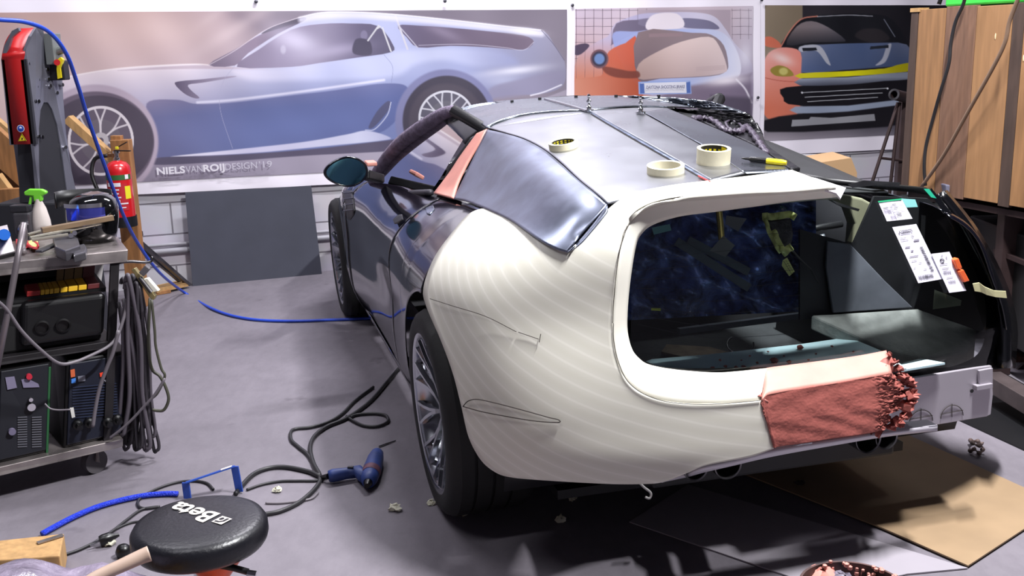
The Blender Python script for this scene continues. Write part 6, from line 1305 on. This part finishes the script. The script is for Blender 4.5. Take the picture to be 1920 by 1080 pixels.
for s_ in (-1, 1): obj('pin', MB().cyl(p+Vector((-.003, .009*s_, 0)), p+Vector((-.024, .009*s_-.012, -.003)), .0024, n=8), m_chrome, pg)
p = V3(at_z(229, 1032, .02)); tag(obj('rubber_ball', MB().lathe([(.0001, 0), (.018, 0), (.024, .012), (.022, .03), (.012, .04), (.0001, .042)], p-Vector((0, 0, .018)), (.3, -.2, .9), 20), m_bp, smooth=True), 'black rubber ball end on the floor beside the stool seat', 'rubber ball')
# crumpled paper scraps
def scrap(x, y, r, label, m, seed):
    random.seed(seed); p = V3(at_z(x, y, 0)); t_ = MB().ball((p[0], p[1], p[2]+r*.55), r, 6, (1, 1, .55)); t_.v = [(a+random.uniform(-.35, .35)*r, b_+random.uniform(-.35, .35)*r, max(.001, c+random.uniform(-.25, .25)*r)) for a, b_, c in t_.v]
    return tag(obj('paper_scrap', t_, m), label, 'paper scrap')
m_scr = mat('crumpled_paper', (206, 204, 184), .7)
scrap(521, 922, .016, 'crumpled paper scrap between the cable loop and the stool', m_scr, 1); scrap(741, 957, .021, 'crumpled paper scrap on open floor left of the rear tyre', m_scr, 2); scrap(208, 1021, .020, 'crumpled paper scrap beside the black plug', m_scr, 3)
scrap(808, 946, .014, 'small scrap at the outer foot of the rear tyre', m_scr, 4); scrap(872, 965, .016, 'small scrap just behind the rear tyre', m_scr, 5); scrap(1073, 938, .016, 'scrap in the dark under the car, nearest the tyre row', m_scr, 6); scrap(1051, 978, .018, 'scrap in the dark under the car, nearest the camera', m_scr, 7)
p = at_z(1205, 905, .30); tag(obj('hanging_strip', MB().tube(crom([toworld(car_x(1198, 904, -.60)), toworld(car_x(1208, 914, -.60)), toworld(car_x(1220, 924, -.60)), toworld(car_x(1218, 934, -.60)), toworld(car_x(1210, 932, -.60))], 4), .004, 6), mat('torn_strip', (160, 158, 156), .6), smooth='all'), 'pale torn strip hanging below the cream bumper', 'strip')
# blue power tool
dr = thing('power_drill', 'scuffed blue power tool lying on the floor left of the rear wheel', 'power tool', at_z(670, 890, 0)); m_db = mat('tool_blue', (42, 62, 122), .5, var=.25, scale=14)
a_ = V3(at_z(616, 893, .028)); b__ = V3(at_z(672, 884, .030)); c__ = V3(at_z(690, 905, .03)); d__ = V3(at_z(708, 848, .034))
obj('grip', MB().tube([a_, a_.lerp(b__, .15), a_.lerp(b__, .6), b__, b__.lerp(c__, .6)], [.020, .024, .021, .024, .02], 14), m_db, dr, smooth='all', label='blue plastic grip')
ax_ = (d__-c__); obj('motor_housing', MB().tube([c__, c__+ax_*.12, c__+ax_*.4, c__+ax_*.75, c__+ax_*.95, d__], [.022, .031, .034, .031, .024, .010], 18), m_db, dr, smooth='all')
obj('tool_nose', MB().tube([c__-ax_*.10, c__+ax_*.02], [.010, .018], 12), m_bp, dr, smooth=True); obj('switch', MB().box(a_.lerp(b__, .75)+Vector((0, -.003, .023)), (.022, .012, .006)), m_bp, dr, bevel=.002)
obj('worn_patch', MB().tube([c__+ax_*.22, c__+ax_*.36], [.0335, .0348], 18, False), mat('scuffed_mauve', (96, 60, 76), .6, var=.4, scale=30), dr, smooth='all')
obj('cable_boot', MB().tube([V3(at_z(600, 895, .01)), a_], [.006, .011], 10), m_bp, dr, smooth=True)
tag(obj('drill_bit', MB().tube([at_z(710, 838, .004), at_z(726, 832, .004), at_z(742, 826, .004)], [.004, .004, .002], 8), m_chrome, smooth=True), 'thin shiny drill bit on the floor beyond the blue tool', 'drill bit')

# ---- things on the roof
def on_roof(x, y): return toworld(hit([x], [y], -.0045)[0])
def roof_frame(x, y):
    c0 = hit([x], [y], -.0045)[0]; e_ = .05; zf = lambda a, b_: float(roofz(np.array(a), np.array(b_)))
    nx = -(zf(c0[0]+e_, c0[1])-zf(c0[0]-e_, c0[1]))/(2*e_); ny = -(zf(c0[0], c0[1]+e_)-zf(c0[0], c0[1]-e_))/(2*e_)
    n_ = np.array([nx, ny, 1.0]); n_ = n_/np.linalg.norm(n_); w_ = n_[0]*FX+n_[1]*LF+n_[2]*ZV; return toworld(c0), w_
m_tape = mat('masking_tape_roll', (214, 206, 176), .6, var=.04, scale=60)
def tape(x, y, r, h, core, label):
    c0, n_ = roof_frame(x, y); t_ = thing('tape_roll', label, 'tape roll', c0); ri = r*.80
    obj('tape', MB().lathe([(ri, .0), (r, .0), (r, h), (ri, h)], c0, n_, 56, True), m_tape, t_, smooth=True)
    if core:
        cr_ = obj('card_core', MB().lathe([(ri-.003, .001), (ri, .001), (ri, h-.001), (ri-.003, h-.001)], c0, n_, 56, True), mat('black_yellow_core', (34, 32, 20), .5), t_, smooth=True); ax = Vector(n_); u = ax.orthogonal().normalized(); w_ = ax.cross(u); mk = MB()
        for k in range(16):
            a = 2*PI*k/16
            for zz in (.3, .6):
                P_ = [Vector(c0)+ax*h*z+(u*math.cos(q)+w_*math.sin(q))*(ri-.0042) for z, q in ((zz, a), (zz, a+.22), (zz+.16, a+.22), (zz+.16, a))]; mk.add(P_, [(0, 1, 2, 3)])
        if core > 1:
            P_ = []
            for q in np.linspace(5.2, 6.2, 8): P_.append([Vector(c0)+ax*h*z+(u*math.cos(q)+w_*math.sin(q))*(ri-.005) for z in (.05, .95)])
            mk.grid(np.array([[tuple(p) for p in r_] for r_ in P_]))
        obj('core_printing', mk, MATS['switch_yellow'], cr_, weld=False)
    return t_
tape(1057, 277, .050, .022, 1, 'thin masking tape roll with dark printed core, farthest left on the roof')
tape(1248, 324, .056, .024, 0, 'thin masking tape roll with plain pale core, nearest the camera')
tape(1337, 306, .052, .048, 2, 'thick masking tape roll with black and yellow core, right of the seam')
p0, n0 = roof_frame(1390, 302); p1, _ = roof_frame(1474, 311); n0 = V3(n0); p0 = V3(p0)+n0*.009; p1 = V3(p1)+n0*.009
mk = thing('marker_pen', 'black marker pen with yellow cap end lying on the roof', 'pen', p0)
L1 = lambda t_: p0.lerp(p1, t_)
obj('barrel', MB().tube([L1(.18), L1(.22), L1(.56)], [.006, .0085, .0085], 14), m_bp, mk, smooth=True); obj('tip', MB().tube([L1(0), L1(.08), L1(.18)], [.002, .004, .0045], 10), m_bp, mk, smooth=True); obj('cap', MB().tube([L1(.56), L1(.58), L1(.9), L1(1)], [.0085, .0095, .0095, .007], 14), mat('marker_yellow', (238, 214, 30), .35), mk, smooth=True)

# ---- right side: plank crate on a steel rack
az = math.radians(-19); cdv = np.array([-math.sin(az), -math.cos(az), 0]); cn = np.array([-cdv[1], cdv[0], 0]); cn = cn if cn[0] > 0 else -cn   # cdv towards the camera, cn away to the right
C0 = at_y(1706, 353, 5.0); zb_ = float(C0[2]); zt_ = float(at_y(1719, 18, 5.0)[2])
crt = thing('plank_crate', 'large crate of upright pine planks raised on the rack at the right', 'crate', C0)
m_pl = [mat('plank_honey', (140, 102, 66), .65, var=.22, scale=3.5, stretch=(12, 12, 1.1)), mat('plank_brown', (112, 82, 64), .7, var=.25, scale=4, stretch=(12, 12, 1.1)), mat('plank_tan', (146, 108, 72), .65, var=.18, scale=3, stretch=(12, 12, 1.1)), mat('plank_dark', (66, 50, 42), .7, var=.2, scale=4, stretch=(12, 12, 1.1))]
def cpos(s, z, o=0): return C0+cdv*s+cn*o+np.array([0, 0, z-zb_])
def sx(px_):  # distance along the face where the photo column px_ crosses (mid height)
    lo, hi = -.2, 3.0
    for _ in range(40):
        m_ = (lo+hi)/2
        if project(cpos(m_, 1.2))[0] < px_: lo = m_
        else: hi = m_
    return lo
ed = [sx(v) for v in (1712, 1762, 1818, 1884, 1906)]; s5 = [ed[0], ed[1], ed[2], ed[3], ed[4], ed[4]+.12, ed[4]+.26]
ci = [0, 1, 2, 3, 0, 1]; 
for i in range(6):
    a, b_ = s5[i], s5[i+1]; mb = MB(); vs = [cpos(s, z, o) for z in (zb_-(.01 if i % 2 else 0), zt_+(.006 if i % 2 else 0)) for o in (0, .022) for s in (a+.002, b_-.002)]
    obj('plank', mb.add(vs, [(0, 2, 3, 1), (4, 5, 7, 6), (0, 1, 5, 4), (2, 6, 7, 3), (0, 4, 6, 2), (1, 3, 7, 5)]), m_pl[ci[i]], crt, bevel=.002, label=('honey coloured plank', 'greyish brown plank', 'tan plank', 'dark brown plank')[ci[i]])
a = s5[0]; obj('corner_post', MB().add([cpos(s, z, o) for z in (zb_-.02, zt_-.01) for o in (.0, .05) for s in (a-.05, a-.002)], [(0, 2, 3, 1), (4, 5, 7, 6), (0, 1, 5, 4), (2, 6, 7, 3), (0, 4, 6, 2), (1, 3, 7, 5)]), m_pl[3], crt)
obj('top_batten', MB().add([cpos(s, z, o) for z in (zt_-.01, zt_+.008) for o in (-.004, .05) for s in (a-.055, a+.01)], [(0, 2, 3, 1), (4, 5, 7, 6), (0, 1, 5, 4), (2, 6, 7, 3), (0, 4, 6, 2), (1, 3, 7, 5)]), m_wood2, crt)
obj('side_boards', MB().add([cpos(s, z, o) for z in (zb_, zt_) for o in (.02, .62) for s in (a-.02, a+.0)], [(0, 2, 3, 1), (4, 5, 7, 6), (0, 1, 5, 4), (2, 6, 7, 3), (0, 4, 6, 2), (1, 3, 7, 5)]), m_pl[3], crt)
obj('crate_floor', MB().add([cpos(s, z, o) for z in (zb_, zb_+.02) for o in (.02, .62) for s in (a, s5[-1])], [(0, 2, 3, 1), (4, 5, 7, 6), (0, 1, 5, 4), (2, 6, 7, 3), (0, 4, 6, 2), (1, 3, 7, 5)]), m_pl[3], crt)
for (x, y) in ((1856, 67), (1911, 107)):
    s = sx(x); zz = float(cpos(s, 1.2)[2]); z = np.interp(y, [project(cpos(s, 1.6))[1], project(cpos(s, .9))[1]], [1.6, .9]); p = cpos(s, z, -.001); obj('pale_knot', MB().ball(p, .010, 5, (.3, .3, 1.4)), mat('knot_pale', (214, 190, 150), .7), crt)
tag(obj('green_tub', MB().add([cpos(s, z, o) for z in (zt_+.006, zt_+.06) for o in (.02, .4) for s in (sx(1752), s5[-1])], [(0, 2, 3, 1), (4, 5, 7, 6), (0, 1, 5, 4), (2, 6, 7, 3), (0, 4, 6, 2), (1, 3, 7, 5)]), mat('lid_green', (60, 200, 70), .4), bevel=.01), 'bright green plastic tub lying on top of the plank crate', 'tub')
tag(obj('black_strap', MB().tube(crom([cpos(sx(1738), zt_+.02, .03), cpos(sx(1742), zt_+.07, .04), cpos(sx(1752), zt_+.08, .05), cpos(sx(1760), zt_+.03, .06)], 5), .010, 7), m_bp, smooth='all'), 'black strap end on the crate top beside the green lid', 'strap')
def wire(pts, r, m, nm, lb):
    out = []
    for (x, y, o) in pts:
        n_ = -cn; d_ = (C0+cn*o)@cn; out.append(on_plane(x, y, cn, d_))
    return tag(obj(nm, MB().tube(crom(out, 8), r, 8), m, smooth='all'), lb, 'cable')
wire([(1816, -30, -.06), (1806, 8, -.05), (1792, 40, -.05), (1783, 80, -.05), (1779, 120, -.05), (1764, 170, -.05), (1750, 220, -.04), (1737, 270, -.04), (1733, 310, -.04), (1735, 348, -.03)], .008, m_bc, 'hanging_cable', 'black cable hanging down in front of the plank crate')
wire([(1925, -40, -.14), (1908, 0, -.13), (1893, 40, -.12), (1884, 80, -.11), (1860, 130, -.10), (1815, 210, -.08), (1770, 290, -.05), (1728, 350, -.03)], .0085, mat('taupe_cable', (128, 104, 86), .5), 'hanging_cable', 'brown grey cable slanting down across the plank crate')
# rack
rk = thing('steel_rack', 'dark brown steel rack of columns and rails at the right edge', 'rack', at_y(1880, 700, 4.6)); m_rk = mat('rack_brown', (52, 38, 38), .55, .3, var=.3, scale=8)
def vpost(px_, py_, Y, w, d, z0, z1, nm='column'):
    p = at_y(px_, py_, Y); return obj(nm, MB().bbox((p[0]-w/2, Y-d/2, z0), (p[0]+w/2, Y+d/2, z1)), m_rk, rk, bevel=.003)
vpost(1882, 560, 4.55, .085, .07, 0, zb_-.0); vpost(1738, 420, 5.3, .05, .05, 0, zb_-.0); vpost(1900, 420, 5.6, .05, .05, 0, zb_+.2)
pe_ = cpos(s5[-1]-.03, zb_, .10); obj('column', MB().bbox((pe_[0]-.03, pe_[1]-.03, 0), (pe_[0]+.03, pe_[1]+.03, zb_-.03)), m_rk, rk, bevel=.003); pe_ = cpos(s5[-1]-.03, zb_, .55); obj('column', MB().bbox((pe_[0]-.03, pe_[1]-.03, 0), (pe_[0]+.03, pe_[1]+.03, zb_-.03)), m_rk, rk, bevel=.003)
obj('rail', MB().bar(at_y(1866, 470, 4.6), at_y(1990, 520, 4.2), .02, .02), m_rk, rk); obj('rail', MB().bar(at_y(1790, 448, 5.3), at_y(1870, 455, 4.9), .03, .03), m_rk, rk)
obj('base_beam', MB().bar(at_z(1858, 712, .10), at_z(1990, 790, .10), .08, .07), mat('beam_grey_brown', (84, 74, 74), .5, .4, var=.3, scale=9), rk, bevel=.003)
obj('brace', MB().bar(at_y(1884, 716, 4.6), at_y(1940, 668, 4.6), .015, .02), m_rk, rk); obj('carrier', MB().add([cpos(s, z, o) for z in (zb_-.05, zb_-.022) for o in (.02, .6) for s in (a-.02, s5[-1])], [(0, 2, 3, 1), (4, 5, 7, 6), (0, 1, 5, 4), (2, 6, 7, 3), (0, 4, 6, 2), (1, 3, 7, 5)]), m_rk, rk)
q = [at_y(x, y, 4.75) for x, y in ((1773, 346), (1860, 356), (1860, 388), (1846, 392), (1790, 386), (1775, 372))]; tag(obj('grey_bin', MB().prism(q, (0, .25, 0)), mat('bin_blue_grey', (104, 104, 122), .5), bevel=.006), 'blue grey bin hanging right under the plank crate', 'bin')
xL = float(at_y(1748, 500, 5.1)[0]); tag(obj('rack_shade_sheet', MB().prism([at_z(x, y, .001) for x, y in ((1785, 783), (1930, 850), (2060, 800), (1880, 700))], (0, 0, .006)), m_trimblk), 'black floor sheet standing in for the shade under the steel rack', 'shade sheet')  # flat black sheet stands in for the shade beneath the rack
xB = float(at_y(1896, 600, 4.5)[0]); tag(obj('dark_filler_box', MB().bbox((xB, 4.3, .15), (4.4, 5.0, .66)), mat('filler_black', (9, 8, 10), .6), bevel=.01), 'black box added to darken the steel rack at the right edge', 'box')  # plain black box, added to keep this corner dark
tag(obj('dark_backdrop_box', MB().bbox((xL, 5.1, 0), (4.6, 5.6, .68)), mat('backdrop_black', (7, 6, 8), .7), bevel=.01), 'black box added as a dark backdrop behind the steel rack', 'backdrop')  # plain black box, added as a dark backdrop
for q, lb in (([(1902, 668), (1930, 672), (1930, 690), (1898, 684)], 'brown board end low on the rack'), ([(1898, 596), (1930, 606), (1930, 618), (1896, 608)], 'pale board end in the middle of the rack')):
    tag(obj('board_end', MB().prism([at_y(x, y, 4.7) for x, y in q], (.0, .3, 0)), m_pl[1] if 'brown' in lb else m_whplain), lb, 'board')
# pipe stand by the wall
ps = thing('pipe_stand', 'dark steel stand with a horizontal pipe end left of the plank crate', 'stand', at_y(1700, 330, 6.3)); YP = 6.3
def PY(x, y, Y=YP): return at_y(x, y, Y)
p = V3(PY(1703, 180)); obj('upright', MB().bbox((p[0]-.035, YP, 0), (p[0]+.03, YP+.06, p[2]+.02)), m_rk, ps, bevel=.003)
obj('pipe', MB().lathe([(.022, 0), (.032, 0), (.032, .22), (.022, .22)], V3(PY(1676, 177, YP-.14)), V3(PY(1704, 184, YP+.02))-V3(PY(1676, 177, YP-.14)), 24, True), m_rk, ps, smooth=True)
obj('pipe_rim', MB().lathe([(.021, 0), (.033, 0), (.033, .006), (.021, .006)], V3(PY(1676, 177, YP-.143)), V3(PY(1704, 184, YP+.02))-V3(PY(1676, 177, YP-.14)), 24, True), m_steel, ps, smooth=True)
b1_ = V3(PY(1636, 345)); b2_ = V3(PY(1671, 345)); 
for (x0, y0, x1, y1) in ((1684, 192, 1632, 352), (1687, 192, 1669, 352)):
    a_ = V3(PY(x0, y0, YP-.05)); d_ = (V3(PY(x1, y1, YP-.05))-a_); e_ = a_+d_*(a_[2]/(-d_[2])); obj('prop_rod', MB().tube([a_, e_], .011, 8), m_rk, ps, smooth=True)
obj('cross_rod', MB().tube([PY(1648, 296, YP-.05), PY(1702, 302, YP)], .008, 8), m_rk, ps, smooth=True)
# card and perforated strip standing behind the car
q = [at_y(x, y, 6.0) for x, y in ((1498, 318), (1530, 306), (1596, 296), (1607, 324))]; lo_ = [np.array([p[0], p[1], 0]) for p in (q[3], q[0])]
tag(obj('cardboard_box', MB().prism([q[0], q[1], q[2], q[3], lo_[0], lo_[1]], (0, .35, 0)), mat('cardboard_brown', (176, 142, 104), .8)), 'brown cardboard box behind the car, below the front view banner', 'box')
pq = thing('perforated_strip', 'white perforated metal strip standing behind the car roof', 'metal strip', at_y(1500, 300, 6.6)); q = [at_y(x, y, 6.6) for x, y in ((1436, 300), (1452, 290), (1566, 289), (1568, 306), (1500, 309))]; lo_ = [np.array([p[0], p[1], 0]) for p in (q[3], q[0])]
obj('sheet', MB().prism([q[0], q[1], q[2], q[3], lo_[0], lo_[1]], (0, .01, 0)), mat('strip_white', (196, 194, 200), .5), pq); hm = MB()
for k in range(13): p = V3(at_y(1476+k*6.4, 304-k*.5, 6.598)); hm.cyl(p, p+Vector((0, -.002, 0)), .005, n=8)
obj('holes', hm, m_trimblk, pq)
# twisted wire piece on the floor, right
tw = crom([at_z(1818, 846, .01), at_z(1826, 842, .03), at_z(1838, 850, .01), at_z(1842, 838, .03), at_z(1826, 832, .045), at_z(1820, 826, .02), at_z(1836, 828, .02), at_z(1843, 834, .01)], 6)
tag(obj('twisted_scrap', MB().tube(tw, [.006+.004*math.sin(i*1.3) for i in range(len(tw))], 7), mat('dirty_scrap', (104, 88, 84), .6, .3, var=.4, scale=30), smooth='all'), 'twisted dirty scrap piece on the floor right of the tan board', 'scrap')
scrap(1500, 912, .018, 'dark lump in the shadow between the tail pipes', mat('dark_lump', (60, 52, 50), .8), 9)
# bucket with clay waste
bc_ = V3(at_z(1601, 1100, .30)); bk_ = thing('waste_bucket', 'dark bucket speckled with clay at the bottom right', 'bucket', (bc_[0], bc_[1], 0)); R_ = .122
m_bk = mat('speckled_bucket', (30, 22, 24), .6, scale=26, col2=(96, 66, 62), detail=3)
obj('wall', MB().lathe([(R_*.86, .0), (R_, .30), (R_-.006, .30), (R_*.84, .01)], (bc_[0], bc_[1], 0), n=48, close=True), m_bk, bk_, smooth=True); obj('bottom', MB().cyl((bc_[0], bc_[1], .0), (bc_[0], bc_[1], .01), R_*.85, n=40), m_bk, bk_)
cr_ = MB(); random.seed(11)
for k in range(60):
    q = random.uniform(0, 1.9)*1.0; rr = R_-random.uniform(0, .012); p = (bc_[0]+rr*math.cos(q), bc_[1]+rr*math.sin(q), random.uniform(.26, .303)); t_ = MB().ball(p, random.uniform(.003, .008), 3); cr_.add(t_.v, t_.f)
tag(obj('clay_specks', cr_, m_clay2, bk_), kind='stuff')
def lump(name, label, c0, r, sq, m, seed, cat='clay lump'):
    random.seed(seed); t_ = MB().ball(c0, r, 7, sq); t_.v = [(a+random.uniform(-.16, .16)*r, b_+random.uniform(-.16, .16)*r, c+random.uniform(-.14, .14)*r) for a, b_, c in t_.v]; return tag(obj(name, t_, m, smooth=True, angle=30), label, cat)
p = V3(at_z(1530, 1080, .27)); lump('clay_lump', 'salmon clay lump in the bucket, nearest its left rim', (p[0]+.012, p[1], .27), .034, (1.2, 1, .6), m_clay2, 4)
lump('clay_lump', 'grey clay piece wrapped in foil beside the salmon lump', (p[0]+.058, p[1]-.012, .262), .030, (1.1, 1, .7), mat('grey_clay', (112, 104, 118), .5), 5)
lump('clay_waste', 'pile of dark clay waste filling the bucket', (bc_[0], bc_[1], .19), .10, (1, 1, .6), m_bk, 6)

GROUPS = {'tape_roll': 'masking tape rolls on the car roof', 'paper_scrap': 'crumpled scraps on the floor', 'timber_offcut': 'timber offcuts behind the red machine', 'welding_rod_bundle': 'bright rods on the trolley top',
          'floor_cable': 'dark cables lying on the floor', 'plug_cable': 'thin cables beside the stool', 'steel_channel': 'slanting steel channels by the wall', 'wall_pipe': 'pipes along the foot of the wall', 'hanging_cable': 'cables hanging over the plank crate',
          'pallet_board': 'pine boards on the floor at the wall', 'grey_cable': 'grey cables on the trolley', 'green_cable': 'olive cables hanging from the clamp', 'board_end': 'board ends on the rack', 'clay_lump': 'clay pieces in the bucket'}
for o in bpy.data.objects:
    if o.parent is None and o.name.split('.')[0] in GROUPS and not o.get('group'): o['group'] = GROUPS[o.name.split('.')[0]]
